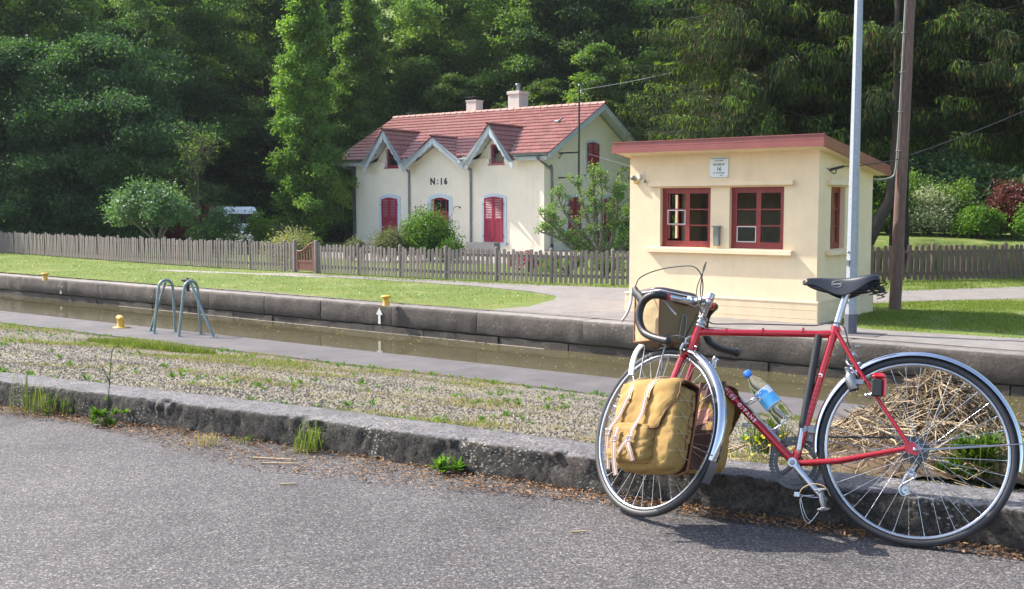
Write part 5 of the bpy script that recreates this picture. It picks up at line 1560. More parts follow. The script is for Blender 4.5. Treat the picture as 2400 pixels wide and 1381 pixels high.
for px, Y, s, k, lab in ((1800, 33.0, 1.0, 1, 'drooping spruce right behind the left half of the cabin roof'), (1940, 35.5, 1.0, 0, 'dark spruce behind the right half of the cabin roof'),
                       (2106, 33.0, 1.04, 2, 'large spruce whose trunk stands right behind the wooden pole'), (2290, 52, 1.2, 0, 'dark spruce standing behind the garden right of the wooden pole'),
                       (2440, 31, 1.0, 0, 'spruce filling the upper right corner'), (1730, 50, 1.15, 2, 'tall spruce behind the others, left of the cabin roof'), (1960, 50, 1.2, 0, 'spruce deep in the shade behind the lamp post'), (2160, 51, 1.1, 1, 'spruce deep in the shade behind the wooden pole'), (2400, 52, 1.1, 2, 'spruce at the back of the right-hand garden')):
    v = atd(px, Y, ZB); r_ = empty('spruce_tree', (v.x, v.y, far_z(v.x, v.y)), px * .013, lab, 'tree'); r_.scale = (s, s, s)
    for nm, me in zip(('trunk', 'crown', 'new_growth', 'cone_sprays'), SPR[k]): addobj(nm, me, r_)
# leaning dark trunk seen under the branches
m2 = MB(); m2.tube([(-.8, 0, -.3), (-.35, .1, .9), (.25, 0, 2.1), (.4, .1, 3.6), (.35, .1, 6), (.3, .1, 12)], [.30, .22, .15, .11, .08, .04], 12)
v = atd(2060, 29.8, ZB); o = m2.build('leaning_tree', M_['sprucebark']); o.location = (v.x, v.y, far_z(v.x, v.y)); tag(o, 'dark leaning bare trunk seen between the cabin and the wooden pole', 'tree')

# shrubs at the back of the right-hand garden
def sh_at(name, px, Y, args, mat, label, seed, cat='shrub', **kw):
    v = atd(px, Y, ZB); rx, ry, h, nl, lf = args; nl = int(nl * 1.3)
    return place_shrub(name, shrub(seed, rx, ry, h, nl, lf, LF[mat], **kw), (v.x, v.y, far_z(v.x, v.y) - .03), label, cat)
sh_at('garden_shrub', 2080, 41.0, (1.0, .9, 1.9, 5000, .13), 'bush', 'rounded glossy green shrub just right of the cabin corner', 51)
sh_at('garden_shrub', 2175, 40.5, (1.0, .8, 1.75, 6500, .12), 'silver', 'silvery white-leaved shrub in the garden behind the wooden pole', 52, narrow=.35)
sh_at('garden_shrub', 2130, 41.8, (.9, .8, 2.3, 5200, .14), 'forest2', 'tall green shrub directly behind the wooden pole', 53)
sh_at('garden_shrub', 2235, 40.8, (.95, .8, 2.0, 6000, .13), 'forest2', 'dense mid-green shrub between the silvery shrub and the yellow-green one', 54)
sh_at('garden_shrub', 2292, 39.2, (.8, .7, 1.15, 4500, .12), 'bush', 'low yellow-green shrub beside the maroon shrub', 55)
sh_at('garden_shrub', 2372, 39.8, (.85, .8, 2.0, 6000, .12), 'maroon', 'maroon-leaved shrub near the right border', 56)
sh_at('garden_shrub', 2412, 38.4, (.5, .5, 1.35, 3000, .12), 'bush', 'light green shrub cut by the right border', 57)
sh_at('garden_shrub', 2010, 41.5, (1.2, .9, 2.4, 5000, .15), 'forest', 'dark shrub hidden partly behind the cabin', 58)
for k, (px, Y) in enumerate(((2070, 46), (2200, 46), (2330, 45.5), (2460, 45))):
    v = atd(px, Y, ZB); place_shrub('undergrowth_bush', UG, (v.x, v.y, far_z(v.x, v.y) - .2), 'dark bush at the back of the right-hand garden, ' + ('beside the cabin corner', 'behind the silvery shrub', 'behind the maroon shrub', 'at the right border')[k], group='dark bushes behind the right-hand garden', rz=k * 1.3, s=.95)

# bushes round the house
sh_at('round_bush', 1006, 38.0, (.86, .8, 1.78, 9000, .085), 'bush', 'bright green round bush in front of the house door', 61, lump=.15, hollow=.6)
sh_at('olive_bush', 915, 37.5, (.64, .55, 1.22, 6000, .065), 'olive', 'brownish olive bush below the left shuttered window', 62)
sh_at('small_bush', 1060, 37.0, (.42, .4, .82, 2500, .07), 'bush', 'small bright bush to the right of the round bush', 63)
sh_at('small_bush', 828, 37.5, (.4, .35, .78, 1500, .07), 'olive', 'small loose bush at the left corner of the house', 64)
sh_at('variegated_bush', 688, 33.6, (.78, .6, 1.16, 5200, .085), 'varieg', 'cream and yellow variegated bush behind the wooden gate', 65, narrow=.4)
sh_at('garden_shrub', 606, 46, (.48, .45, 1.75, 4000, .11), 'bush', 'narrow upright green shrub right of the white van', 66)
sh_at('garden_shrub', 655, 47.5, (.85, .7, 1.05, 4000, .09), 'olive', 'low greyish brown shrub between the upright shrub and the lawn', 67)
sh_at('garden_shrub', 712, 50, (.75, .6, .75, 2500, .09), 'forest2', 'low green shrub at the edge of the lawn left of the house', 68)
sh_at('garden_shrub', 512, 45, (1.05, .7, 1.85, 7500, .10), 'dark', 'dark green shrub in front of the white van', 69)
sh_at('garden_shrub', 560, 44, (.55, .45, .85, 2200, .10), 'dark', 'low dark shrub carrying pale flowers beside the white van', 70)
sh_at('garden_shrub', 1470, 41, (.42, .4, 2.0, 3500, .09), 'dark', 'dark green bush between the pruned tree and the cabin', 71)
v = atd(560, 43.9, ZB); c = shrub(72, .55, .45, .9, 300, .11, LF['whiteflower'], hollow=.85, narrow=.95)
place_shrub('flowering_shrub', c, (v.x, v.y - .05, far_z(v.x, v.y)), 'cluster of pale pink blossoms left of the upright green shrub', 'flowers')
# flowers behind the right part of the fence
rf = random.Random(8)
for k, (px, Y, m, lab) in enumerate(((1238, 31.5, 'pink', 'vivid pink flowers low behind the fence right of the house window'), (1290, 31, 'redflower', 'red flowers low behind the fence near the house corner'), (1215, 32.5, 'pink', 'small pink flowers in front of the grey trough'), (1330, 30, 'bush', 'leafy green flower bed behind the fence below the pruned tree'), (1420, 29, 'bush', 'leafy green plants behind the fence beside the cabin'))):
    v = atd(px, Y, ZB); w_ = .35 if k < 3 else .75
    place_shrub('flower_clump', shrub(80 + k, w_, .3, .55 if k < 3 else .6, 260 if k < 3 else 1500, .07, LF[m], narrow=.9 if k < 3 else .6, hollow=.3), (v.x, v.y, ZB), lab, 'flowers' if k < 3 else 'plants')
    if k < 3: place_shrub('flower_leaves', shrub(90 + k, w_, .3, .5, 900, .07, LF['bush']), (v.x + .02, v.y + .1, ZB), 'green leaves among the ' + ('vivid pink flowers', 'red flowers', 'small pink flowers')[k], 'plants')

# small white-blossomed tree on the left
MT = shrub(73, 1.42, 1.3, 1.65, 9500, .14, LF['magnolia'], lump=.2, z0=0, hollow=.55, narrow=.55, nst=0)
v = atd(358, 42, ZB); gz = far_z(v.x, v.y)
r_ = empty('small_tree', (v.x, v.y, gz), 0, 'small round-crowned tree with pale glossy leaves behind the left fence', 'tree')
tr = MB()
for k in range(7):
    a = k * .9 + .2; tr.tube(bez([(.25, 0, -.1), (.18 + .1 * math.cos(a), .1 * math.sin(a), .6), (.7 * math.cos(a), .6 * math.sin(a), 1.3), (1.1 * math.cos(a), 1.0 * math.sin(a), 1.9)], 3), [.06 - .0045 * i for i in range(10)], 6, cap=False)
tr.build('trunk', M_['greybark'], r_); o = addobj('crown', MT[1], r_); o.location = (0, 0, 1.15)
# thin half-bare young tree
def sparse_tree(name, loc, H, nb, spread, nleaf, leaf, mat, label, seed, r0=.06, bark='bark'):
    rr = random.Random(seed); rng = np.random.default_rng(seed)
    r_ = empty(name, loc, 0, label, 'tree'); tr = MB(); tips = []
    tr.tube([(0, 0, -.1), (.04, 0, H * .5), (0, .03, H)], [r0, r0 * .6, .008], 7)
    for b in range(nb):
        h = H * rr.uniform(.12, .85); az = b * 2.4; Lb = spread * (1.15 - h / H * .75) * rr.uniform(.7, 1.1); el = rr.uniform(.7, 1.15)
        d = Vector((math.cos(az) * math.cos(el), math.sin(az) * math.cos(el), math.sin(el)))
        p0 = Vector((0, 0, h)); pts = [p0, p0 + d * Lb * .5 + Vector((d.x, d.y, 0)) * .15 * Lb, p0 + d * Lb + Vector((0, 0, .15 * Lb))]
        tr.tube(pts, [r0 * .4, r0 * .25, .006], 5, cap=False)
        for k in range(9):
            u = rr.uniform(.3, 1); p = pts[0].lerp(pts[1], u * 2) if u < .5 else pts[1].lerp(pts[2], u * 2 - 1)
            e = p + Vector((rr.gauss(0, .16), rr.gauss(0, .16), rr.uniform(0, .3))) * spread
            tr.tube([p, e], [.012, .004], 4, cap=False); tips.append(e)
    tips = np.array([tuple(t) for t in tips]); ci = rng.integers(0, len(tips), nleaf)
    C = tips[ci] + rng.normal(size=(nleaf, 3)) * .07; 
    tr.build('trunk', M_[bark], r_, fixn=False)
    addobj('crown', cloud_mesh('crown', C, rnd_dir(rng, nleaf), rnd_dir(rng, nleaf) + np.array([0, 0, .6]), leaf * rng.uniform(.7, 1.3, nleaf), leaf * .6 * np.ones(nleaf), rng.random(nleaf), mat), r_)
v = atd(466, 45.5, ZB); sparse_tree('young_tree', (v.x, v.y, far_z(v.x, v.y)), 5.3, 26, 1.75, 1300, .10, LF['forest2'], 'thin half-bare young tree in front of the vans', 77)

# old pruned apple tree by the gable: hand-laid limbs (x right, z up; y a little depth)
v = at(1405, 630, ZB)
r_ = empty('pruned_tree', (v.x, v.y, ZB), 0, 'low pruned tree with knobby branches and tufts of new leaves in front of the gable', 'tree')
tr = MB(); tr.tube(bez([(0, 0, -.1), (.0, 0, .3), (-.03, 0, .55)], 3), [.17, .16, .15, .15, .14, .14, .14], 10)
limbs = [
 [(-.02, 0, .4), (-.35, -.05, .85), (-.75, -.1, 1.30), (-1.15, -.1, 1.85), (-1.35, -.12, 2.35)],
 [(-.05, 0, .35), (-.45, -.1, .55), (-.85, -.25, .62), (-1.3, -.3, .95), (-1.85, -.35, 1.15)],
 [(-.05, 0, .35), (-.55, -.25, .58), (-.9, -.3, .85), (-1.35, -.35, 1.25), (-1.75, -.35, 1.55)],
 [(.0, 0, .5), (-.18, .1, 1.05), (-.42, .12, 1.6), (-.55, .12, 2.1), (-.70, .15, 2.6)],
 [(.0, 0, .5), (-.08, .1, 1.2), (-.16, .12, 1.9), (-.18, .12, 2.5), (-.22, .1, 2.9)],
 [(.02, 0, .5), (.06, -.1, 1.1), (.02, -.15, 1.7), (.04, -.15, 2.3), (-.02, -.1, 2.8)],
 [(.05, 0, .45), (.18, 0, 1.1), (.30, 0, 1.35), (.50, .05, 1.9), (.60, .05, 2.5)],
 [(.05, 0, .45), (.20, .1, 1.15), (.55, .15, 1.40), (.95, .2, 1.60), (1.20, .2, 1.95)],
 [(.08, 0, .35), (.32, -.15, .75), (.42, -.15, 1.35), (.52, -.15, 1.9), (.50, -.1, 2.3)],
 [(.08, 0, .3), (.35, -.1, .5), (.75, -.1, .72), (1.05, -.15, .85)],
 [(-.05, 0, .4), (-.5, .2, .75), (-1.1, .3, 1.15), (-1.55, .35, 1.75)],
]
rr = random.Random(4); tips = []
for lb in limbs:
    pts = bez(lb, 4); n = len(pts)
    tr.tube(pts, [lerp(.078, .017, k / (n - 1)) * (1 + .22 * rr.random()) for k in range(n)], 7)
    for k in range(4, n):
        for q in range(2 if k < n * .7 else 4):
            if rr.random() < .40: continue
            d = Vector((rr.gauss(0, .55), rr.gauss(0, .55), rr.uniform(.1, 1.1))).normalized() * rr.uniform(.14, .42)
            p = pts[k]; e = p + d * .6 + Vector((d.x * .2, d.y * .2, 0)); f = e + Vector((d.x * .1, d.y * .1, abs(d.z) * .5 + .04))
            tr.tube([p, e, f], [.022, .014, .007], 5, cap=False); tips += [e.lerp(f, .5), f]
tr.build('trunk', M_['greybark'], r_, fixn=False)
rng = np.random.default_rng(6); tips = np.array([tuple(t) for t in tips]); nleaf = 8500; ci = rng.integers(0, len(tips), nleaf)
C = tips[ci] + rng.normal(size=(nleaf, 3)) * .06
addobj('crown', cloud_mesh('crown', C, rnd_dir(rng, nleaf), rnd_dir(rng, nleaf) + np.array([0, 0, .5]), .075 * rng.uniform(.6, 1.3, nleaf), .045 * np.ones(nleaf), rng.random(nleaf), LF['young']), r_)

# ------------------------------------------------------------------ grass, litter, weeds
def nz(X, Y, s, o=0): return np.array([noise.noise(Vector((x * s + o, y * s, o))) for x, y in zip(X, Y)])
def blades(name, X, Y, Z, h, w, mat, seed, lean=.35, kind='stuff'):
    rng = np.random.default_rng(seed); n = len(X)
    az = rng.uniform(0, 6.283, n); side = np.stack([np.cos(az), np.sin(az), np.zeros(n)], 1)
    h = h * rng.uniform(.5, 1.25, n); w = w * np.ones(n)
    B = np.stack([X, Y, Z], 1); ln = rng.normal(size=(n, 2)) * lean * h[:, None]
    tip = B + np.concatenate([ln, h[:, None]], 1)
    V = np.stack([B - side * w[:, None] / 2, B + side * w[:, None] / 2, tip], 1).reshape(-1, 3)
    me = np_mesh(name, V, np.arange(n * 3).reshape(-1, 3), mat, False, rng.random(n))
    return me
def inpoly(X, Y, poly):
    c = np.zeros(len(X), bool); n = len(poly)
    for i in range(n):
        x0, y0 = poly[i][:2]; x1, y1 = poly[(i+1) % n][:2]
        c ^= ((y0 > Y) != (y1 > Y)) & (X < (x1 - x0) * (Y - y0) / (y1 - y0 + 1e-12) + x0)
    return c
def scatter(poly, n, seed):
    rng = np.random.default_rng(seed); P_ = np.array([p[:2] for p in poly]); lo, hi = P_.min(0), P_.max(0)
    X = rng.uniform(lo[0], hi[0], n); Y = rng.uniform(lo[1], hi[1], n); k = inpoly(X, Y, poly); return X[k], Y[k]
def pxp(L_, z=ZB): return [tuple(at(a, b, z))[:2] for a, b in L_]
lawnA = pxp([(-60, 582), (330, 612), (690, 640), (1000, 660), (1295, 692), (1290, 700), (1200, 716), (1140, 722), (900, 706), (600, 681), (300, 661), (-60, 636)])
lawnB = pxp([(2030, 712), (2150, 708), (2400, 702), (2460, 700), (2470, 798), (2400, 794), (2200, 783), (2040, 768), (2010, 760)])
vergeC = pxp([(1000, 653), (1250, 665), (1480, 672), (1480, 676), (1250, 671), (1000, 661), (760, 648), (760, 642)])
vergeD = pxp([(2030, 662), (2400, 655), (2460, 654), (2460, 672), (2400, 674), (2150, 682), (2040, 690)])
allm = []
for i, (poly, n, h) in enumerate(((lawnA, 110000, .040), (lawnB, 70000, .035), (vergeC, 14000, .07), (vergeD, 14000, .07))):
    X, Y = scatter(poly, n, 100 + i)
    rq = np.random.default_rng(i); X = X + rq.normal(size=len(X)) * .13; Y = Y + rq.normal(size=len(X)) * .13
    g = (X * .6210 + Y * .7838) - 14.60
    k = g > .50; X, Y = X[k], Y[k]
    k = nz(X, Y, .8, 1.1) + .5 * nz(X, Y, 3.1, 4.2) + rq.normal(size=len(X)) * .22 > -.16; X, Y = X[k], Y[k]
    o = addobj('lawn_grass', blades('lawn_grass', X, Y, np.full(len(X), ZB), h, .012, LF['grass'], 110 + i)); o['kind'] = 'stuff'
# daisies on the lawn
X, Y = scatter(lawnA, 700, 131); k = ((X * .6210 + Y * .7838) - 14.60) > .6; X, Y = X[k], Y[k]; n = len(X); rng = np.random.default_rng(1)
o = addobj('daisies', cloud_mesh('daisies', np.stack([X, Y, np.full(n, ZB + .06)], 1), rnd_dir(rng, n), np.tile([0, -.4, 1.0], (n, 1)), np.full(n, .028), np.full(n, .028), np.ones(n), LF['whiteflower'])); o['kind'] = 'stuff'
# coping verge tufts
X, Y = scatter(pxp([(-60, 634), (300, 659), (900, 704), (1130, 722), (1400, 738), (1400, 744), (1130, 730), (900, 713), (300, 665), (-60, 640)]), 16000, 132)
o = addobj('verge_grass', blades('verge_grass', X, Y, np.full(len(X), ZB), .04, .012, LF['drygrass'], 133)); o['kind'] = 'stuff'

# gravel strip: pebbles, dry moss-grass and tufts
def on_strip(X, Y): return (Y > kerb_yv(X) + KW + .03) & (Y < path_y(X) - .03)
rng = np.random.default_rng(200)
def strip_points(n, xa=-12, xb=5, bias=1.0, seed=0):
    r = np.random.default_rng(seed); X = r.uniform(xa, xb, n); t = r.random(n) ** bias
    y0 = kerb_yv(X) + KW + .02; y1 = path_y(X) - .02; Y = y0 + t * (y1 - y0)
    return X, Y, gravel_z(X, Y) + .012 * np.sin(X * 3.1 + Y * 2) * np.sin(Y * 2.3)
X, Y, Z = strip_points(60000, -9, 4.5, 1.2, 201); n = len(X)
# each pebble: a little squashed tetra-ish stone (6 faces)
r = rng.uniform(.005, .013, n) ; a = rng.uniform(0, 6.283, n)
ring = [(np.cos(a + q) * r, np.sin(a + q) * r * .75) for q in (0, 2.09, 4.19)]
V = np.stack([np.stack([X + ring[q][0], Y + ring[q][1], Z - .002], 1) for q in range(3)] + [np.stack([X + rng.normal(size=n) * r * .25, Y + rng.normal(size=n) * r * .25, Z + r * .75], 1)], 1).reshape(-1, 3)
i4 = np.arange(n) * 4; Fq = np.concatenate([np.stack([i4, i4 + 1, i4 + 3], 1), np.stack([i4 + 1, i4 + 2, i4 + 3], 1), np.stack([i4 + 2, i4, i4 + 3], 1)])
tn = rng.random(n); o = addobj('pebbles', np_mesh('pebbles', V, Fq, M_['pebble'], False, np.concatenate([tn] * 3))); o['kind'] = 'stuff'
X, Y, Z = strip_points(150000, -14, 5, 1.0, 202)
d = nz(X[::1], Y, .55, 3.3) + .6 * nz(X, Y, 2.1, 7.7) + .08 + .12 * (Y - kerb_yv(X) < 1.6) * (X > -1) 
k = d + rng.normal(size=len(d)) * .14 > .30; X1, Y1, Z1 = X[k], Y[k], Z[k]
o = addobj('ground_moss', blades('ground_moss', X1, Y1, Z1, .022, .007, LF['drygrass'], 203, .8)); o['kind'] = 'stuff'
k = d + rng.normal(size=len(d)) * .10 > .56; X1, Y1, Z1 = X[k], Y[k], Z[k]
o = addobj('ground_cover_grass', blades('ground_cover_grass', X1, Y1, Z1, .040, .007, LF['grass'], 204, .6)); o['kind'] = 'stuff'
# one bright grass patch near the ladder
c = at(345, 828, -.52); rg = np.random.default_rng(9); n = 5000
ang_ = rg.uniform(0, 6.283, n); rd = np.sqrt(rg.random(n)); X = c.x + (np.cos(ang_) * rd * .95); Y = c.y + .1 - .55 * (X - c.x) + np.sin(ang_) * rd * .38
k = (Y < path_y(X) - .05); X, Y = X[k], Y[k]
o = addobj('grass_patch', blades('grass_patch', X, Y, gravel_z(X, Y), .07, .009, LF['grass'], 205)); o['kind'] = 'stuff'
# rosette weeds strewn over the gravel, merged: nobody could count them
def rosette_leaves(c, n, ln, rr, up=.6):
    C = []; A = []; Nn = []; Ln = []
    for k in range(n):
        a = rr.uniform(0, 6.283); e = rr.uniform(.15, 1.0) * up; d = Vector((math.cos(a) * math.cos(e), math.sin(a) * math.cos(e), math.sin(e))); l = ln * rr.uniform(.6, 1.2)
        C.append(tuple(Vector(c) + d * l * .5)); A.append(tuple(d)); Nn.append((-d.x * .6, -d.y * .6, 1)); Ln.append(l)
    return C, A, Nn, Ln
rr = random.Random(12); C = []; A = []; Nn = []; Ln = []
for k in range(1000):
    x = rr.uniform(-9, 4.2); t = rr.random(); 
    if rr.random() < .22: t = rr.uniform(.93, 1.0)
    if rr.random() < .15: t = rr.uniform(0, .04)
    y0 = kerb_y(x) + KW + .03; y1 = path_y(x); y = lerp(y0, y1, t)
    if noise.noise(Vector((x * .8, y * .8, 2))) < -.05 and t < .9: continue
    z = float(gravel_z(x, y)); q = rosette_leaves((x, y, z), rr.randint(8, 22), rr.uniform(.022, .062), rr, 1.1)
    for L_, s_ in zip((C, A, Nn, Ln), q): L_.extend(s_)
C, A, Nn, Ln = map(np.array, (C, A, Nn, Ln)); rg = np.random.default_rng(3)
o = addobj('small_weeds', cloud_mesh('small_weeds', C, A, Nn, Ln, Ln * .24, rg.random(len(C)) * .8, LF['weed'])); o['kind'] = 'stuff'

# leaf litter along the foot of the kerb
rg = np.random.default_rng(14); n = 15000
X = rg.uniform(-8, 4, n); wdt = .10 + .22 * np.clip(nz(X, X * 0, .9, 1.2) + .45, 0, 1) + .35 * np.exp(-((X + 1.05) / .6) ** 2)
t = rg.random(n) ** 1.5; Y = kerb_yv(X) - .02 - t * wdt; k = rg.random(n) < .9; X, Y = X[k], Y[k]; n = len(X)
o = addobj('leaf_litter', cloud_mesh('leaf_litter', np.stack([X, Y, .005 + rg.random(n) * .016], 1), np.concatenate([rg.normal(size=(n, 2)), rg.normal(size=(n, 1)) * .2], 1), np.concatenate([rg.normal(size=(n, 2)) * .35, np.ones((n, 1))], 1),
      rg.uniform(.008, .030, n), rg.uniform(.004, .012, n), rg.random(n), M_['litter'])); o['kind'] = 'stuff'
# scattered crumbs and chips on the asphalt
n = 900; X = rg.uniform(-4, 3.2, n); Y = kerb_yv(X) - .1 - rg.random(n) ** .8 * 2.6
o = addobj('asphalt_crumbs', cloud_mesh('asphalt_crumbs', np.stack([X, Y, .004 + rg.random(n) * .004], 1), np.concatenate([rg.normal(size=(n, 2)), np.zeros((n, 1))], 1), np.tile([0, 0, 1.0], (n, 1)), rg.uniform(.004, .014, n), rg.uniform(.003, .008, n), rg.random(n), M_['litter'])); o['kind'] = 'stuff'

# individual weeds at the foot of the kerb
def weed(px, py, z, kind, label, hgt, n, seed, ln=.07, mat='weed'):
    v = at(px, py, z); rr = random.Random(seed); rg = np.random.default_rng(seed)
    r_ = empty('weed', v, 0, label, 'weed')
    if kind in ('tuft', 'both'):
        X = rg.normal(size=n) * .045 + 0; Y = rg.normal(size=n) * .022
        m_ = MB()
        for k in range(n):
            b = Vector((X[k], Y[k], 0)); a = rr.uniform(0, 6.283); h = hgt * rr.uniform(.45, 1.1); ou = Vector((math.cos(a), math.sin(a), 0)) * h * rr.uniform(.1, .75)
            sd = Vector((-math.sin(a), math.cos(a), 0)) * rr.uniform(.0012, .0024)
            p1 = b + ou * .35 + Vector((0, 0, h * .6)); p2 = b + ou * 1.25 + Vector((0, 0, h * rr.uniform(.5, 1)))
            m_.add([b - sd, b + sd, p1 + sd * .8, p1 - sd * .8, p2], [(0, 1, 2, 3), (3, 2, 4)])
        me = m_.mesh('blades', LF['grass' if mat == 'weed' else mat]); at_ = me.attributes.new('tint', 'FLOAT', 'FACE'); at_.data.foreach_set('value', rg.random(len(me.polygons)).astype(np.float32)); addobj('blades', me, r_)
    if kind in ('leafy', 'both', 'stalk'):
        q = [[], [], [], []]
        for j in range(max(1, n // 12)):
            hh = hgt * (.55 if kind == 'both' else .22) * rr.random() if kind != 'leafy' else .0 + hgt * .4 * rr.random()
            s_ = rosette_leaves((rr.gauss(0, .038), rr.gauss(0, .022), hh), 22, ln * rr.uniform(.45, .9), rr, 1.3)
            for a_, b_ in zip(q, s_): a_.extend(b_)
        C, A, Nn, Ln = map(np.array, q)
        addobj('leaves', cloud_mesh('leaves', C, A, Nn, Ln, Ln * .30, rg.random(len(C)) * .8, LF['weed']), r_)
    if kind == 'stalk':
        m_ = MB(); m_.tube(bez([(0, 0, 0), (.02, .02, hgt * .5), (.05, .0, hgt), (.09, 0, hgt * 1.06), (.12, 0, hgt)], 4), .0025, 5)
        m_.tube([(.03, .02, hgt * .55), (-.01, 0, hgt * .8)], .002, 4); m_.build('stalk', LF['olive'], r_)
        C, A, Nn, Ln = [], [], [], []
        for j in range(14):
            u = rr.random(); s_ = rosette_leaves((.05 * u, .01, hgt * (.3 + .7 * u)), 3, .022, rr, 1.2)
            for a_, b_ in zip((C, A, Nn, Ln), s_): a_.extend(b_)
        C, A, Nn, Ln = map(np.array, (C, A, Nn, Ln)); addobj('small_leaves', cloud_mesh('small_leaves', C, A, Nn, Ln, Ln * .4, rg.random(len(C)), LF['weed']), r_)
    return r_
weed(62, 968, 0, 'tuft', 'tall thin grass tuft against the kerb at the far left', .34, 30, 301)
weed(105, 972, 0, 'both', 'bushy weed with yellowish tips against the kerb near the left border', .22, 60, 302, .035)
weed(172, 975, 0, 'both', 'small green weed at the kerb between the tall tuft and the leafy clump', .18, 40, 303, .04)
weed(247, 1000, 0, 'stalk', 'leafy dark green weed with one long bent stalk at the foot of the kerb', .42, 120, 304, .075)
weed(722, 1060, 0, 'tuft', 'long-bladed green grass tuft growing from the kerb foot in the middle', .20, 90, 305)
weed(568, 1040, 0, 'both', 'tiny weed at the kerb foot left of the grass tuft', .06, 30, 306, .03)
weed(1037, 1112, 0, 'leafy', 'bright green dandelion-like weed on the asphalt at the kerb foot', .07, 60, 307, .085)
weed(485, 1045, 0, 'tuft', 'dry straw-coloured grass tuft at the kerb foot', .09, 50, 308, mat='drygrass')
weed(1800, 1060, .10, 'both', 'green weed with yellow flowers behind the kerb under the bicycle frame', .22, 160, 309, .07)
weed(2300, 1115, .12, 'both', 'long green leaves growing out of the straw heap behind the rear wheel', .22, 220, 310, .10)
weed(2255, 1110, .12, 'leafy', 'dark green leafy plant at the right foot of the straw heap', .16, 140, 312, .09)
weed(2085, 1000, .06, 'tuft', 'short grass tuft behind the straw heap', .12, 60, 311)
rr = random.Random(44); C = []
for k in range(46):
    v = at(rr.uniform(1740, 1900), rr.uniform(1040, 1090), .13); C.append((v.x, v.y, v.z + rr.uniform(.02, .10)))
C = np.array(C); n = len(C); o = addobj('yellow_flowers', cloud_mesh('yellow_flowers', C, rnd_dir(rg, n), np.tile([0, -.6, .8], (n, 1)), np.full(n, .016), np.full(n, .016), rg.random(n), LF['yellowflower'])); o['kind'] = 'stuff'

# ------------------------------------------------------------------ straw heap
def straw_heap():
    rr = random.Random(21); c = Vector((1.92, 4.74, .0)); mb = MB()
    def hgt(x, y):
        d1 = math.sqrt((x / .52) ** 2 + (y / .42) ** 2 + .02)
        return .47 * math.exp(-d1 ** 1.4 * 1.15)
    for k in range(4600):
        a = rr.uniform(0, 6.283); r = abs(rr.gauss(0, .52)); x = math.cos(a) * r * .72; y = math.sin(a) * r * .55
        g = float(gravel_z(np.array([c.x + x]), np.array([c.y + y]))[0]); z = g + hgt(x, y) * rr.uniform(.75, 1.04) + .012
        L_ = rr.uniform(.04, .17); th = rr.uniform(0, math.pi)
        d = Vector((math.cos(th), math.sin(th), 0)); 
        gr = Vector(((hgt(x + .02, y) - hgt(x - .02, y)) / .04, (hgt(x, y + .02) - hgt(x, y - .02)) / .04, 0))
        d.z = gr.dot(d) * .8 + rr.gauss(0, .38); d.normalize()
        p = c + Vector((x, y, z)); w = rr.uniform(.0010, .0030) if rr.random() < .93 else rr.uniform(.003, .006)
        mb.cm = 1 if rr.random() < .45 else 0
        if rr.random() < .45:
            m_ = p + d * L_ * .1; e = m_ + (d + Vector((rr.gauss(0, .4), rr.gauss(0, .4), rr.gauss(0, .3)))).normalized() * L_ * .5
            mb.tube([p - d * L_ / 2, m_, e], w, 3, cap=False)
        else: mb.tube([p - d * L_ / 2, p + d * L_ / 2], w, 3, cap=False)
    # dark core
    xs = np.linspace(-.62, .62, 36); ys = np.linspace(-.5, .5, 30); X, Y = np.meshgrid(xs, ys)
    Z = .47 * np.exp(-np.sqrt((X / .52) ** 2 + (Y / .42) ** 2 + .02) ** 1.4 * 1.15) * .80 + gravel_z(c.x + X, c.y + Y) - .045 + RNG.normal(size=X.shape) * .008
    o = mb.build('straw_heap', [M_['straw'], M_['strawdark']], fixn=False); o['kind'] = 'stuff'; o['label'] = 'heap of dry reed straw behind the rear wheel'
    q = addobj('heap_core', grid_mesh('heap_core', X + c.x, Y + c.y, Z, M_['strawdark']), o)
    # thin scatter towards the left and in front
    mb = MB()
    for k in range(420):
        x = rr.uniform(.35, 2.3); y = kerb_y(x) + KW + abs(rr.gauss(0, .35)) + .02
        g = float(gravel_z(np.array([x]), np.array([y]))[0]) + .01; th = rr.uniform(0, 3.14); L_ = rr.uniform(.04, .16); d = Vector((math.cos(th), math.sin(th), rr.gauss(0, .06)))
        mb.tube([Vector((x, y, g)) - d * L_ / 2, Vector((x, y, g)) + d * L_ / 2], .0018, 3, cap=False)
    for (px, py, L_, th) in ((700, 1100, .10, 1.35), (695, 1098, .08, 1.5), (640, 1075, .24, -.28), (655, 1086, .18, -.15), (675, 1134, .07, .1), (1355, 1246, .06, .1)):
        v = at(px, py, .008); d = Vector((math.cos(th), math.sin(th), .02)); mb.tube([v - d * L_ / 2, v + d * L_ / 2], .004, 4)
    o = mb.build('straw_scatter', M_['straw'], fixn=False); o['kind'] = 'stuff'
straw_heap()

# ------------------------------------------------------------------ bicycle
# bicycle frame of reference: x forward, y to the rider's left (towards the camera), z up, origin at the rear contact point
PSI, LEAN, STEER, HA = 2.7714, .2448, -.5887, 1.2736
RW, WBS = .3401, .959
f_ = Vector((math.cos(PSI), math.sin(PSI), 0)); l0 = Vector((0, 0, 1)).cross(f_)
u_ = Vector((0, 0, 1)) * math.cos(LEAN) - l0 * math.sin(LEAN); l_ = l0 * math.cos(LEAN) + Vector((0, 0, 1)) * math.sin(LEAN)
BM = Matrix((f_, l_, u_)).transposed().to_4x4(); BM.translation = Vector((1.4213, 3.7066, 0.004))
AX = Vector((-math.cos(HA), 0, math.sin(HA)))
HT = Vector((.8064, 0, .7526)); HB = HT - AX * .1232
SR = Matrix.Translation(HT) @ Matrix.Rotation(STEER, 4, AX) @ Matrix.Translation(-HT)
FX = lambda p: SR @ p
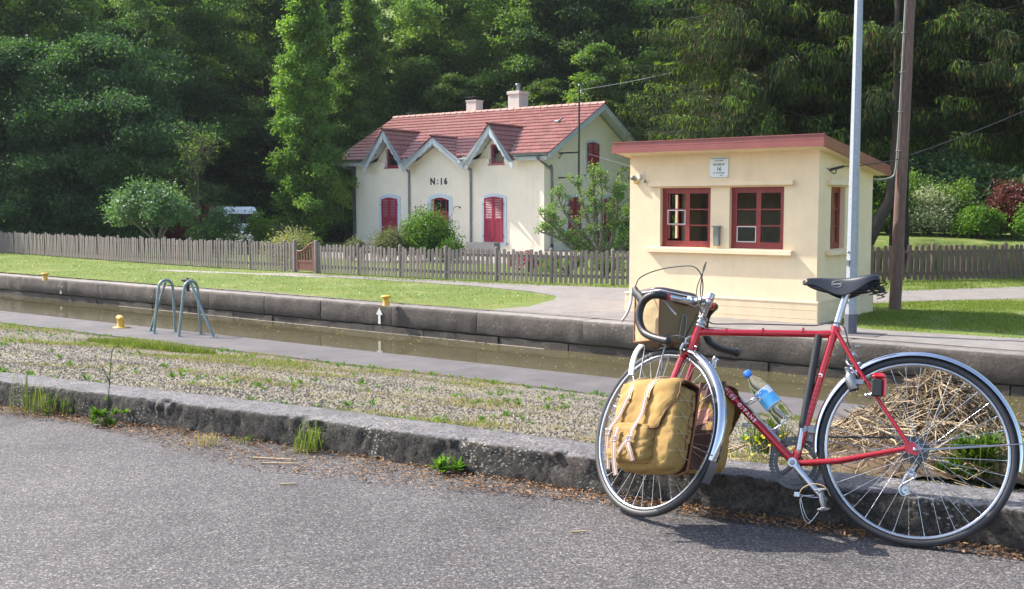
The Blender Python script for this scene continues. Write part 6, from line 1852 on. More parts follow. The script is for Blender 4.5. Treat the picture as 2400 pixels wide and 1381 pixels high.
bike = empty('bicycle', mat=BM, label='red touring bicycle with drop handlebar leaning on the kerb at the right', cat='bicycle')
def bp(mb, name, mat, parent=None): return mb.build(name, M_[mat] if isinstance(mat, str) else mat, parent or bike)
BB = Vector((.4190, 0, .2603)); SC = Vector((.2953, 0, .7607)); RA = Vector((0, 0, RW))
# frame
ts = (SC - BB).normalized(); TTf = HT - AX * .018; DTf = HB + AX * .020
fm = MB()
fm.tube([BB, SC + ts * .012], .0145, 16); fm.tube([SC - ts * .012, TTf], .0135, 16); fm.tube([BB, DTf], .0150, 16)
fm.tube([HB - AX * .002, HT + AX * .002], .0170, 18)
fm.tube([BB + Vector((0, -.036, 0)), BB + Vector((0, .036, 0))], .0205, 18)
# lugs
for p, d, r in ((TTf, (SC - TTf).normalized(), .0152), (DTf, (BB - DTf).normalized(), .0166), (SC - ts * .012, (TTf - SC).normalized(), .0152)):
    fm.tube([p, p + d * .045, p + d * .062], [r, r, r * .93], 14)
fm.tube([SC - ts * .035, SC + ts * .016], .0162, 16); fm.tube([BB, BB + ts * .045], .0160, 14)
fm.tube([BB, BB + (DTf - BB).normalized() * .045], .0165, 14)
for s_ in (1, -1):
    dp = RA + Vector((.014, s_ * .062, .004))
    fm.tube([BB + Vector((-.010, s_ * .026, -.002)), BB + Vector((-.16, s_ * .040, .02)), dp + Vector((.02, 0, -.003))], [.0112, .0108, .0080], 12)
    fm.tube([SC + Vector((-.006, s_ * .014, .0)), SC + Vector((-.09, s_ * .034, -.14)), dp + Vector((.01, 0, .016))], [.0082, .0082, .0066], 12)
    # dropout plate
    fm.prism([dp + Vector((.024, -.003, -.012)), dp + Vector((.020, -.003, .026)), dp + Vector((-.012, -.003, .018)), dp + Vector((-.030, -.003, -.006)), dp + Vector((-.018, -.003, -.024)), dp + Vector((.004, -.003, -.018))], (0, .006, 0))
fm.tube([BB + Vector((-.075, -.03, .01)), BB + Vector((-.075, .03, .01))], .006, 8); fm.tube([SC + Vector((-.085, -.033, -.13)), SC + Vector((-.085, .033, -.13))], .006, 8)
frame = bp(fm, 'frame', 'redframe')
# lettering on the down tube and seat tube (wrapped on the tube)
def wrap_text(body, size, mat, c, xd, r, parent, bold=.0006, spacing=1.0):
    me = text_mesh(body, size, M_[mat], .0004, bold, gap=1.45)
    xd = Vector(xd).normalized(); n = Vector((0, 1, 0)); up = n.cross(xd).normalized()
    for v in me.vertices:
        X, Yv, Zv = v.co; Yc = max(-r * .9, min(r * .9, Yv)); a = math.asin(Yc / r)
        p = Vector(c) + xd * X * spacing + up * (r * math.sin(a)) + n * (r * math.cos(a) + .0006 + Zv)
        v.co = p
    me.update(); return addobj('lettering', me, parent)
dtd = (BB - DTf).normalized()
wrap_text('CYCLES', .0200, 'whiteletter', DTf + dtd * .208, dtd, .0152, frame, .0005, 1.0)
wrap_text('GITANE', .0200, 'whiteletter', DTf + dtd * .322, dtd, .0152, frame, .0005, 1.0)
wrap_text('C', .020, 'whiteletter', SC.lerp(BB, .34), (1, 0, 0.0), .0146, frame, .001)
m_ = MB()
for k in range(9):
    p = SC.lerp(BB, .42 + k * .035); m_.tube([p + Vector((-.011, .0085, 0)), p + Vector((-.004, .0142, -.001)), p + Vector((.005, .0138, -.001)), p + Vector((.010, .0105, 0))], .0015, 4)
bp(m_, 'faded_lettering', 'winred', frame)
m_ = MB(); q = DTf + dtd * .062; m_.tube([q, q + dtd * .034], .01535, 14); bp(m_, 'transfer_badge', 'labelwhite', frame)
m_ = MB(); m_.tube([q + dtd * .008, q + dtd * .024], .0156, 14); bp(m_, 'badge_mark', 'labelblue', frame)
# fork
fk = MB(FX); cr = HB - AX * .004
fk.tube([cr + Vector((0, -.034, -.008)), cr + Vector((0, -.02, .0)), cr, cr + Vector((0, .02, .0)), cr + Vector((0, .034, -.008))], [.011, .013, .015, .013, .011], 12)
FA = Vector((WBS, 0, RW))
for s_ in (1, -1):
    a = cr + Vector((0, s_ * .034, -.008)); e = FA + Vector((0, s_ * .050, 0))
    m1 = a - AX * .13 + Vector((0, s_ * .006, 0)); m2_ = a - AX * .24 + Vector((.006, s_ * .013, 0))
    fk.tube(bez([a, m1, m2_, e], 6), [.0135 - .0065 * k / 18 for k in range(19)], 12, flat=(1.15, .8), ref=(1, 0, 0))
fork = bp(fk, 'fork', 'redframe')
# headset, stem, bar
hs = MB(FX); hs.lathe([(.017, 0), (.0225, .002), (.0225, .008), (.0175, .011), (.021, .013), (.023, .018), (.0225, .024), (.0165, .027), (.0165, .033), (.0215, .035), (.0215, .041), (.013, .044)], HT + AX * .002, AX, 24)
hs_ = bp(hs, 'headset', 'alloy'); hs = MB(FX)
hs.lathe([(.0175, 0), (.0225, -.003), (.0225, -.010), (.018, -.013)], HB, AX, 24); bp(hs, 'lower_race', 'alloy', hs_)
STP = HT + AX * .128
st = MB(FX); st.lathe([(.0111, .02), (.0112, .10), (.0135, .102), (.0145, .108), (.0145, .140), (.012, .146), (0, .147)], HT, AX, 18)
clampc = Vector((.868, 0, STP.z - .008))
st.tube([STP, clampc - Vector((.012, 0, 0))], [.0125, .0115], 14, flat=(1.2, .85)); st.tube([clampc + Vector((0, -.021, 0)), clampc + Vector((0, .021, 0))], .0185, 18)
stem = bp(st, 'stem', 'alloy')
m_ = MB(FX); m_.lathe([(.0149, .118), (.0149, .122)], HT, AX, 18); bp(m_, 'red_ring', 'redframe', stem)
CZ = clampc.z
RM = Matrix.Translation(clampc) @ Matrix.Rotation(R(10), 4, 'X').inverted() @ Matrix.Translation(-clampc)
FB = lambda p: SR @ (RM @ Vector(p))
def bar_pts(s_):
    s_ = s_ if s_ > 0 else s_ * .84
    return [clampc + Vector((0, s_ * y, 0)) for y in (.0, .03, .09)] + [Vector(p) for p in (
        (.872, s_ * .150, CZ + .002), (.885, s_ * .182, CZ + .004), (.910, s_ * .196, CZ - .002), (.938, s_ * .201, CZ - .022), (.953, s_ * .204, CZ - .060), (.949, s_ * .206, CZ - .102), (.922, s_ * .208, CZ - .142), (.875, s_ * .210, CZ - .166), (.82, s_ * .211, CZ - .182), (.786, s_ * .212, CZ - .190))]
bar0 = MB(FB)
for s_ in (1, -1): bar0.tube(bez(bar_pts(s_), 6), .0121, 12)
bar0.tube([clampc + Vector((0, -.05, 0)), clampc + Vector((0, .05, 0))], .0132, 14)
bar = bp(bar0, 'handlebar', 'alloy')
def tape(s_):
    pts = bez(bar_pts(s_), 6)[17:]; n = len(pts)
    dense = bez(pts, 3); rr_ = [.0154 + .0004 * ((i // 2) % 2) for i in range(len(dense))]
    m_ = MB(FB); m_.tube(dense, rr_, 14); e = dense[-1]; d = (dense[-1] - dense[-3]).normalized()
    m_.lathe([(.0160, 0), (.0165, .004), (.011, .009), (0, .010)], e, d, 14); bp(m_, 'bar_tape', 'bartape', bar)
    m_ = MB(FB); p = pts[0]; q = pts[1]; d = (p - q).normalized(); m_.tube([p - d * .004, p + d * .010], .0158, 14); bp(m_, 'tape_end', 'redframe', bar)
    # hood and lever
    y = .200 if s_ > 0 else -.168; h = MB(FB)
    h.tube(bez([(.938, y, CZ - .022), (.958, y, CZ + .002), (.980, y, CZ + .020), (.992, y, CZ + .044)], 4), [.018, .0185, .018, .0175, .0165, .016, .016, .016, .0155, .0145, .013, .011, .009], 12, flat=(1.15, .8)); hd = bp(h, 'brake_hood', 'rubber', bar)
    v = MB(FB); v.tube(bez([(.985, y, CZ + .030), (1.006, y, CZ + .020), (1.012, y, CZ - .018), (1.028, y, CZ - .056), (1.052, y, CZ - .080), (1.060, y, CZ - .086)], 4), [.006, .007, .008, .0085, .0085, .008, .0078, .0075, .0072, .007, .0068, .0066, .0064, .0062, .006, .0058, .0056, .0055, .0052, .005, .004], 10, flat=(.7, 1.25), ref=(0, 1, 0)); bp(v, 'brake_lever', 'alloy', bar)
tape(1); tape(-1)
# extra hooded grip lever seen under the bar (safety lever)
v = MB(FX); v.tube(bez([(.90, .13, CZ - .030), (.89, .115, CZ - .040), (.87, .10, CZ - .065), (.85, .09, CZ - .085)], 5), [.004] * 16, 8); bp(v, 'lever_arm', 'dullalloy', bar)
# brake cables
def cable(name, pts, r=.0024, mat='rubber', front=False):
    m_ = MB(FX if front else None); m_.tube(bez(pts, 8), r, 8); return bp(m_, name, mat)
cable('brake_cable', [(.990, .20, CZ + .016), (1.010, .165, CZ + .066), (.965, .13, CZ + .102), (.885, .10, CZ + .118), (.80, .08, CZ + .112), (.775, .05, CZ + .06), (.80, .02, CZ - .03), (.865, .0, CZ - .13), (.905, 0, CZ - .20)], front=True)
cable('brake_cable', [(.990, -.20, CZ + .016), (.985, -.16, CZ + .10), (.93, -.10, CZ + .175), (.87, -.05, CZ + .19), (.835, -.01, CZ + .14), (.83, .02, CZ + .05), (.80, .03, CZ - .02), (.74, .025, CZ - .10)], front=True)
cable('gear_cable', [(.79, .02, .80), (.76, .022, .772), (.73, .006, .770), (.62, .004, .775), (.50, .004, .777), (.40, .004, .778), (.36, .004, .780), (.30, .012, .792), (.262, .018, .775), (.245, .012, .72), (.238, .0, .70)])
m_ = MB()
for x_ in (.70, .56, .41): m_.lathe([(.0152, -.003), (.0152, .003)], Vector((x_, 0, lerp(TTf.z, SC.z, (TTf.x - x_) / (TTf.x - SC.x)))), (1, 0, .03), 14)
bp(m_, 'cable_clips', 'redframe')
# wheels
def wheel(c, name, front=False):
    xf = FX if front else None; c = Vector(c)
    n = 72
    def ring(mb, prof):   # prof: list of (radius, y)
        vs = []; m = len(prof)
        for k in range(n):
            a = 2 * math.pi * k / n
            for r, y in prof: vs.append(c + Vector((math.cos(a) * r, y, math.sin(a) * r)))
        fs = []
        for k in range(n):
            k2 = (k+1) % n
            for i in range(m):
                j = (i+1) % m; fs.append((k*m+i, k2*m+i, k2*m+j, k*m+j))
        mb.add(vs, fs, True); return mb
    r0 = .3255
    ty = ring(MB(xf), [(r0 + .0150 * math.cos(t), .0150 * math.sin(t)) for t in [2 * math.pi * i / 12 for i in range(12)]])
    tyre = bp(ty, 'wheel', 'wallrubber')
    ri = ring(MB(xf), [(.3155, .0105), (.3170, .0118), (.3060, .0110), (.3025, .0060), (.3025, -.0060), (.3060, -.0110), (.3170, -.0118), (.3155, -.0105)]); rim = bp(ri, 'rim', 'alloy', tyre)
    hb_ = MB(xf); w = .052 if front else .060
    hb_.lathe([(0, -w - .012), (.006, -w - .012), (.009, -w - .004), (.005, -w), (.006, -w + .006), (.022, -w + .020), (.023, -w + .022), (.0105, -w + .026), (.0105, w - .026), (.023, w - .022), (.022, w - .020), (.006, w - .006), (.005, w), (.009, w + .004), (.006, w + .012), (0, w + .012)], c, (0, 1, 0), 24)
    hub = bp(hb_, 'hub', 'alloy', tyre)
    sp_ = MB(xf)
    for k in range(36):
        a = 2 * math.pi * k / 36 + .04; s_ = 1 if k % 2 else -1; tw = (1.15 if (k // 2) % 2 else -1.15)
        p = c + Vector((math.cos(a) * .3030, 0, math.sin(a) * .3030)); q = c + Vector((math.cos(a + tw) * .021, s_ * (w - .022), math.sin(a + tw) * .021))
        sp_.tube([p, q], .00115, 5, cap=False)
        sp_.tube([p + (q - p).normalized() * -.002, p + (q - p).normalized() * .014], .0019, 5)
    so = bp(sp_, 'spokes', 'alloy', tyre); so['kind'] = 'stuff'
    return tyre
bikew = wheel(RA, 'rear'); fw_ = wheel(FA, 'front', True)
# chrome mudguards
def mudguard(c, a0, a1, R_, front=False, mat='chrome', wd=.022):
    xf = FX if front else None; n = 60; m = 10; mb = MB(xf); c = Vector(c); top = []; 
    vs = []
    for k in range(n + 1):
        a = lerp(a0, a1, k / n)
        for i in range(m + 1):
            t = lerp(-1, 1, i / m); rr_ = R_ - .007 + .0185 * math.cos(t * 1.45); y = wd * math.sin(t * 1.5) / math.sin(1.5)
            vs.append(c + Vector((math.cos(a) * rr_, y, math.sin(a) * rr_)))
    fs = [(k*(m+1)+i, (k+1)*(m+1)+i, (k+1)*(m+1)+i+1, k*(m+1)+i+1) for k in range(n) for i in range(m)]
    mb.add(vs, fs, True)
    return bp(mb, 'mudguard', mat)
mg1 = mudguard(RA, R(-6), R(188), .3455); mg2 = mudguard(FA, R(80), R(200), .3425, True)
fl_ = MB(FX); pr_ = []
for k in range(9):
    a = R(200 + 14 * k / 8); pr_.append([FA + Vector((math.cos(a) * (.3485 + .01 * k / 8), y, math.sin(a) * (.3485 + .01 * k / 8))) for y in (-.021, .021)])
fl_.strip([p[0] for p in pr_], [p[1] for p in pr_], True); bp(fl_, 'mud_flap', 'dullalloy', mg2)
sy = MB()
for s_ in (1, -1): sy.tube([RA + Vector((.0, s_ * .066, .0)), RA + Vector((math.cos(R(172)) * .352, s_ * .024, math.sin(R(172)) * .352))], .0022, 6)
bp(sy, 'stay', 'alloy', mg1)
sy = MB(FX)
for s_ in (1, -1): sy.tube([FA + Vector((0, s_ * .056, 0)), FA + Vector((math.cos(R(197)) * .352, s_ * .024, math.sin(R(197)) * .352))], .0022, 6)
bp(sy, 'stay', 'alloy', mg2)
# white strap looping over the front tyre
ws = MB(FX); pts = [(FA.x + .02, 0, RW + .362), (FA.x + .06, .012, RW + .372), (FA.x + .105, .03, RW + .362), (FA.x + .125, .05, RW + .325), (FA.x + .118, .07, RW + .27), (FA.x + .10, .085, RW + .21)]
ws.tube(bez(pts, 6), .011, 8, flat=(.18, 1), ref=(1, 0, .3)); bp(ws, 'white_strap', 'white')
# front rack
rk = MB(FX); zt = RW + .372
for s_ in (1, -1):
    rk.tube(bez([(.865, s_ * .045, zt), (.95, s_ * .055, zt), (1.06, s_ * .05, zt), (1.08, 0, zt)], 5), .0035, 7)
    rk.tube([(.92, s_ * .05, zt), (.945, s_ * .060, .50), (FA.x, s_ * .062, RW + .02)], .0035, 7); rk.tube([(1.04, s_ * .05, zt), (1.03, s_ * .062, .5), (FA.x + .01, s_ * .064, RW + .02)], .0035, 7)
rk.tube([(.865, -.045, zt), (.865, .045, zt)], .0035, 7); rk.tube([(.97, -.055, zt), (.97, .055, zt)], .0035, 7)
for y in (-.02,): rk.tube(bez([(.915, y - .014, zt + .005), (.915, y - .012, zt + .10), (.915, y + .012, zt + .10), (.915, y + .014, zt + .005)], 5), .0022, 6)
bp(rk, 'front_rack', 'dullalloy')
# brakes
def caliper(c, ax_dir, front):
    xf = FX if front else None; m_ = MB(xf); c = Vector(c)
    d = Vector(ax_dir).normalized(); dn = d
    t = Vector((d.z, 0, -d.x))     # outward from the bike plane fore/aft
    for s_ in (1, -1):
        m_.tube(bez([c + t * .012, c + t * .02 + Vector((0, s_ * .030, 0)) - dn * .004, c + t * .018 + Vector((0, s_ * .036, 0)) - dn * .03, c + t * .014 + Vector((0, s_ * .020, 0)) - dn * .055], 4), [.006, .0062, .0064, .0064, .0064, .0062, .006, .0058, .0056, .0054, .005, .005, .005], 8)
        m_.tube([c + t * .014 + Vector((0, s_ * .017, 0)) - dn * .056 - t * .018, c + t * .014 + Vector((0, s_ * .017, 0)) - dn * .056 + t * .022], .0055, 8)
    m_.tube(bez([c + t * .012 + Vector((0, .03, 0)), c + t * .02 + Vector((0, .03, 0)) + dn * .012, c + t * .02 + Vector((0, .015, 0)) + dn * .030, c + t * .015 + dn * .034], 4), .0042, 7)
    m_.tube([c - t * .02, c + t * .024], .0055, 8)
    b_ = bp(m_, 'brake_caliper', 'alloy')
    m_ = MB(xf)
    for s_ in (1, -1): m_.tube([c + t * .014 + Vector((0, s_ * .0125, 0)) - dn * .058 - t * .020, c + t * .014 + Vector((0, s_ * .0125, 0)) - dn * .058 + t * .022], .0052, 8)
    bp(m_, 'brake_pad', 'rubber', b_)
    return b_
rb = RA + (SC + Vector((-.085, 0, -.13)) - RA).normalized() * .365
caliper(rb, (rb - RA), False)
m_ = MB(); m_.tube(bez([SC + Vector((-.02, .0, -.02)), SC + Vector((-.055, .008, -.07)), rb + Vector((.02, .01, .06)), rb + Vector((-.005, .02, .03))], 5), .0016, 6)
m_.tube([SC + Vector((-.07, -.02, -.085)), SC + Vector((-.07, .02, -.085))], .005, 8); m_.tube([rb + Vector((.01, .01, .07)), rb + Vector((-.01, -.015, .075))], .004, 6); bp(m_, 'straddle_cable', 'alloy')
fb = FA + (cr - FA).normalized() * .366
caliper(fb, Vector((fb.x - FA.x, 0, fb.z - FA.z)), True)
# crankset
crk = MB(); cl = BB + Vector((0, .060, 0)); pd = Vector((.302, .074, .137)); crk.tube([cl, cl.lerp(pd, .5), pd], [.0115, .0095, .0090], 12, flat=(1.25, .75), ref=(1, 0, 0)); crk.tube([BB + Vector((0, .040, 0)), cl + Vector((0, .010, 0))], .0165, 18)
crank = bp(crk, 'crank', 'alloy')
m_ = MB(); m_.lathe([(.010, 0), (.010, .003), (.007, .004), (0, .004)], cl + Vector((0, .010, 0)), (0, 1, 0), 14); bp(m_, 'crank_cap', 'dullalloy', crank)
m_ = MB(); m_.tube([pd + Vector((0, -.010, 0)), pd + Vector((0, .012, 0))], .012, 14); bp(m_, 'crank_eye', 'dullalloy', crank)
pr2 = BB + (BB - Vector((pd.x, 0, pd.z))) + Vector((0, -.074, 0)); m_ = MB(); m_.tube([BB + Vector((0, -.060, 0)), pr2], [.0115, .009], 12, flat=(1.25, .75), ref=(1, 0, 0)); m_.tube([BB - Vector((0, .036, 0)), BB - Vector((0, .068, 0))], .0165, 16); bp(m_, 'crank', 'alloy')
def sprocket(mb, c, r, teeth, th=.002, hole=.6):
    n = teeth * 2; vs = []
    for y in (-th, th):
        for k in range(n):
            a = 2 * math.pi * k / n; rr_ = r + (.0028 if k % 2 else -.0022); vs.append(c + Vector((math.cos(a) * rr_, y, math.sin(a) * rr_)))
        for k in range(n):
            a = 2 * math.pi * k / n; vs.append(c + Vector((math.cos(a) * r * hole, y, math.sin(a) * r * hole)))
    fs = []
    for k in range(n):
        k2 = (k+1) % n
        fs += [(k, k2, n+k2, n+k), (2*n+k2, 2*n+k, 3*n+k, 3*n+k2), (k, 2*n+k, 2*n+k2, k2), (n+k, n+k2, 3*n+k2, 3*n+k)]
    mb.add(vs, fs)
m_ = MB(); c0 = BB + Vector((0, -.046, 0)); sprocket(m_, c0, .099, 48, .0016, .84); sprocket(m_, c0 + Vector((0, .008, 0)), .081, 40, .0016, .80)
for k in range(5):
    a = 2 * math.pi * k / 5 + .5; m_.tube([c0, c0 + Vector((math.cos(a) * .084, 0, math.sin(a) * .084))], [.010, .007], 8, flat=(1, .35), ref=(math.sin(a), 0, -math.cos(a)))
bp(m_, 'chainring', 'darksteel')
m_ = MB()
for j in range(6): sprocket(m_, RA + Vector((0, -.030 - j * .0045, 0)), .048 - j * .0045, 26 - j * 2, .0010, .5)
bp(m_, 'sprockets', 'darksteel')
m_ = MB(); pul = Vector((.012, -.040, .262)); pul2 = Vector((.028, -.042, .196))
m_.tube([c0 + Vector((.0, 0, .099)), RA + Vector((0, -.036, .046))], .0036, 6); m_.tube([c0 + Vector((-.01, 0, -.098)), pul2 + Vector((0, 0, -.016))], .0036, 6); m_.tube([RA + Vector((-.03, -.036, -.025)), pul + Vector((-.012, 0, 0))], .0036, 6); bp(m_, 'chain', 'dark')
m_ = MB(); sprocket(m_, pul, .014, 10, .003, .3); sprocket(m_, pul2, .014, 10, .003, .3)
m_.tube(bez([RA + Vector((0, -.06, -.02)), Vector((-.012, -.055, .285)), pul + Vector((.006, -.012, 0)), pul2 + Vector((.012, -.010, .02)), pul2 + Vector((.0, -.008, -.018)), pul2 + Vector((-.016, -.006, .0))], 5), .006, 8)
m_.tube(bez([pul + Vector((.016, .008, .01)), pul + Vector((-.02, .008, -.012)), pul2 + Vector((.02, .008, .010)), pul2 + Vector((.01, .008, -.02)), pul2 + Vector((-.018, .008, -.01))], 5), .0045, 8); bp(m_, 'rear_derailleur', 'alloy')
m_ = MB(); fdp = BB + ts * .135; m_.tube([fdp + Vector((0, -.018, -.008)), fdp + Vector((0, .020, -.008))], .008, 8); m_.lathe([(.0178, -.007), (.0178, .007)], fdp, ts, 14); m_.box((fdp.x - .028, -.054, fdp.z - .045), (fdp.x + .03, -.050, fdp.z - .012)); m_.box((fdp.x - .028, -.040, fdp.z - .045), (fdp.x + .03, -.036, fdp.z - .012)); m_.box((fdp.x - .035, -.03, fdp.z - .02), (fdp.x - .008, .012, fdp.z + .012), .004); bp(m_, 'front_derailleur', 'dullalloy')
# pedals with toe clip and strap
def pedal(c, s_, hang):
    c = Vector(c); m_ = MB(); M = Matrix.Translation(c) @ Matrix.Rotation(hang, 4, 'Y')
    def T(p): return M @ Vector(p)
    m_.tube([T((0, 0, 0)), T((0, s_ * .098, 0))], [.0105, .0075], 12)
    for sx in (1, -1):
        for (ya, yb2) in ((.012, .096),):
            lo = (min(sx * .030, sx * .038), min(s_ * ya, s_ * yb2), -.020); hi = (max(sx * .030, sx * .038), max(s_ * ya, s_ * yb2), .020); m_.box(lo, hi, .003, M)
        pts = [(sx * .030, s_ * .010, 0), (sx * .036, s_ * .022, 0), (sx * .036, s_ * .088, 0), (sx * .028, s_ * .098, 0)]
        m_.tube([T(p) for p in pts], .0062, 8, flat=(.45, 1.4), ref=M.to_3x3() @ Vector((1, 0, 0)))
        for k in range(4): y = s_ * (.024 + k * .02); m_.tube([T((sx * .036, y, -.008)), T((sx * .037, y, .010))], .0042, 6)
    for y in (.014, .040, .066, .092): m_.tube([T((-.032, s_ * y, 0)), T((0, s_ * y, 0)), T((.032, s_ * y, 0))], [.004, .009, .004], 8)
    p_ = bp(m_, 'pedal', 'dullalloy')
    X0, Y0_, Z0 = c.x, c.y + s_ * .05, c.z
    q = lambda a_, b_, k_=0: Vector((X0 + a_, Y0_ + s_ * k_, Z0 + b_))
    m_ = MB(); m_.tube(bez([q(.030, .012), q(.075, .0), q(.070, -.05), q(.050, -.088), q(.032, -.075), q(.012, -.045)], 5), .0014, 6)
    m_.tube(bez([q(.074, -.005, .01), q(.062, -.045, .01), q(.048, -.072, .01), q(.034, -.080, .0)], 5), .0014, 6); m_.tube(bez([q(-.010, .010), q(.035, .004), q(.082, .010)], 4), .002, 6); bp(m_, 'toe_clip', 'alloy', p_)
    m_ = MB(); m_.tube(bez([q(.082, .010), q(.070, .034), q(.035, .052), q(-.005, .045), q(-.025, .015)], 5), .0055, 6, flat=(.3, 1), ref=(0, 0, 1)); bp(m_, 'toe_strap', 'tanleather', p_)
    m_ = MB(); m_.box(tuple(q(.080, .000) - Vector((0, .006, 0))), tuple(q(.100, .018) + Vector((0, .006, 0))), .002); bp(m_, 'strap_buckle', 'alloy', p_)
pedal(pd, 1, R(100)); pedal(pr2, -1, R(150))
# seat post and saddle
SP = SC + ts * .150
m_ = MB(); m_.tube([SC + ts * .01, SP], .0131, 16); m_.tube([SP - ts * .006, SP + ts * .022], .0145, 12); m_.tube([SP + ts * .016 + Vector((0, -.024, 0)), SP + ts * .016 + Vector((0, .024, 0))], .0085, 12); bp(m_, 'seatpost', 'alloy')
m_ = MB(); m_.tube([SC + ts * .006, SC + ts * .018], .0175, 16); m_.tube([SC + Vector((-.018, -.016, .004)), SC + Vector((-.018, .016, .004))], .0065, 10); bp(m_, 'seat_clamp', 'redframe')
def saddle():
    # stations: x, half width, top z, side drop
    stn = [(.420, .006, .948, .012), (.412, .016, .956, .020), (.395, .019, .960, .024), (.36, .021, .961, .032), (.32, .027, .960, .054), (.28, .038, .959, .068), (.245, .052, .961, .062), (.21, .065, .967, .046), (.18, .072, .974, .030), (.155, .073, .975, .020), (.142, .066, .972, .016)]
    m = 18; vs = []; m_ = MB()
    for x, w, z, d in stn:
        for i in range(m + 1):
            t = lerp(-1, 1, i / m); a = abs(t)
            if a < .62: y = w * (a / .62) ** .9; zz = z - .10 * w * (a / .62) ** 2.2
            else: q = (a - .62) / .38; y = w * (1 + .05 * math.sin(q * 2.2)) - .15 * w * q * (x < .2) * 0; zz = z - .10 * w - d * q ** .95
            vs.append((x, math.copysign(y, t), zz))
    n = len(stn); k1 = m + 1
    m_.add(vs, [(i*k1+j, (i+1)*k1+j, (i+1)*k1+j+1, i*k1+j+1) for i in range(n-1) for j in range(m)], True)
    sd = bp(m_, 'saddle', 'leather')
    me = sd.data; md = sd.modifiers.new('sub', 'SUBSURF'); md.levels = 1; md.render_levels = 2; md2 = sd.modifiers.new('solid', 'SOLIDIFY'); md2.thickness = .0045; md2.offset = -1
    m2 = MB()
    for s_ in (1, -1):
        m2.tube(bez([(.405, 0, .942), (.39, s_ * .012, .928), (.33, s_ * .020, .912), (.27, s_ * .022, .910), (.21, s_ * .026, .912), (.165, s_ * .034, .925), (.150, s_ * .045, .952)], 4), .0036, 7)
    bp(m2, 'saddle_rail', 'dark', sd)
    m2 = MB()
    for s_ in (1, -1):
        for tt_ in (.15, .5, .85): pass
        m2.lathe([(.005, 0), (.0045, .002), (0, .0028)], (.404, s_ * .0185, .945), (0, s_, 0), 12)
        for y, z in ((.030, .968), (.055, .962)): m2.lathe([(.0048, 0), (0, .002)], (.139, s_ * y, z), (-1, 0, 0), 10)
    m2.lathe([(.006, 0), (.006, .02), (0, .022)], (.398, 0, .930), (0, 0, 1), 8)
    bp(m2, 'rivet', 'tanleather', sd)
    m2 = MB()
    for k in range(6):
        z = .955 - k * .011; o = .012 * math.sin(k * 2.1)
        m2.tube(bez([(.185 + o, .058 - k * .004, z - .004), (.155, .045, z - .002), (.128 - o, .02, z), (.126, -.02, z), (.150, -.045, z - .004)], 4), .0048, 6, flat=(.3, 1))
    bp(m2, 'strap_bundle', 'dark', sd)
    m2 = MB(); m2.tube([(.175, .035, .918), (.130, .035, .925)], .006, 8); m2.tube([(.165, .015, .908), (.120, .020, .914)], .005, 8); m2.lathe([(.010, 0), (.010, .006), (0, .008)], (.17, .04, .922), (0, 1, 0), 10); m2.lathe([(.008, 0), (.008, .006), (0, .008)], (.135, .036, .914), (0, 1, 0), 10); bp(m2, 'saddle_frame', 'dark', sd)
    # embossed oval badge on the side
    m2 = MB(); c = Vector((.292, .0378, .934)); pts = []
    for k in range(25): a = 2 * math.pi * k / 24; pts.append(c + Vector((.019 * math.cos(a), .0012 - .012 * math.cos(a) * .35, .0125 * math.sin(a))))
    m2.tube(pts, .0009, 5, cap=False); bg_ = bp(m2, 'badge', 'dullalloy', sd)
    me = text_mesh('BROOKS', .0092, M_['dullalloy'], .0003, .0002)
    me.transform(Matrix.Rotation(math.pi / 2, 4, 'X')); me.transform(Matrix.Rotation(math.pi, 4, 'Z')); me.transform(Matrix.Rotation(-.33, 4, 'Z')); me.transform(Matrix.Translation(c + Vector((0, .0016, 0)))); addobj('lettering', me, bg_)
saddle()
# shifters on the down tube
sh0 = DTf + dtd * .108; m_ = MB(); m_.lathe([(.0185, -.008), (.0185, .008)], sh0, dtd, 14)
for s_ in (1, -1):
    m_.lathe([(.010, 0), (.012, .004), (.012, .010), (.006, .013), (0, .014)], sh0 + Vector((0, s_ * .016, 0)), (0, s_, 0), 14)
    m_.tube(bez([sh0 + Vector((0, s_ * .022, 0)), sh0 + Vector((-.015, s_ * .024, .02)), sh0 + Vector((-.018, s_ * .026, .045)), sh0 + Vector((-.028, s_ * .028, .058))], 4), [.006, .006, .0055, .005, .005, .005, .005, .005, .005, .0055, .006, .006, .005], 8, flat=(1.2, .7))
bp(m_, 'gear_levers', 'alloy')
# bottle cage
def dt_pt(t, up=0, y=0):   # along the down tube from the head, lifted away from it
    nrm = Vector((dtd.z, 0, -dtd.x)); nrm = nrm if nrm.z > 0 else -nrm
    return DTf + dtd * t + nrm * up + Vector((0, y, 0))
m_ = MB()
for y in (-.010, .010): m_.tube(bez([dt_pt(.27, .020, y), dt_pt(.33, .020, y), dt_pt(.41, .020, y), dt_pt(.435, .030, y * 1.5), dt_pt(.438, .075, y * 2.0), dt_pt(.425, .092, y * 2.2)], 4), .0026, 7)
for s_ in (1, -1): m_.tube(bez([dt_pt(.425, .092, s_ * .022), dt_pt(.39, .090, s_ * .030), dt_pt(.32, .075, s_ * .041), dt_pt(.305, .055, s_ * .044), dt_pt(.30, .03, s_ * .036)], 4), .0026, 7)
m_.tube([dt_pt(.425, .092, -.022), dt_pt(.425, .092, .022)], .0026, 7); m_.tube([dt_pt(.30, .030, -.036), dt_pt(.295, .018, 0), dt_pt(.30, .030, .036)], .0026, 7)
m_.box(tuple(dt_pt(.35, .018, -.006)), tuple(dt_pt(.355, .026, .006))) ; cage = bp(m_, 'bottle_cage', 'alloy')
m_ = MB(); m_.tube([dt_pt(.255, .019, 0), dt_pt(.335, .019, 0)], .010, 8, flat=(.35, 1)); bp(m_, 'cage_pad', 'dark', cage)
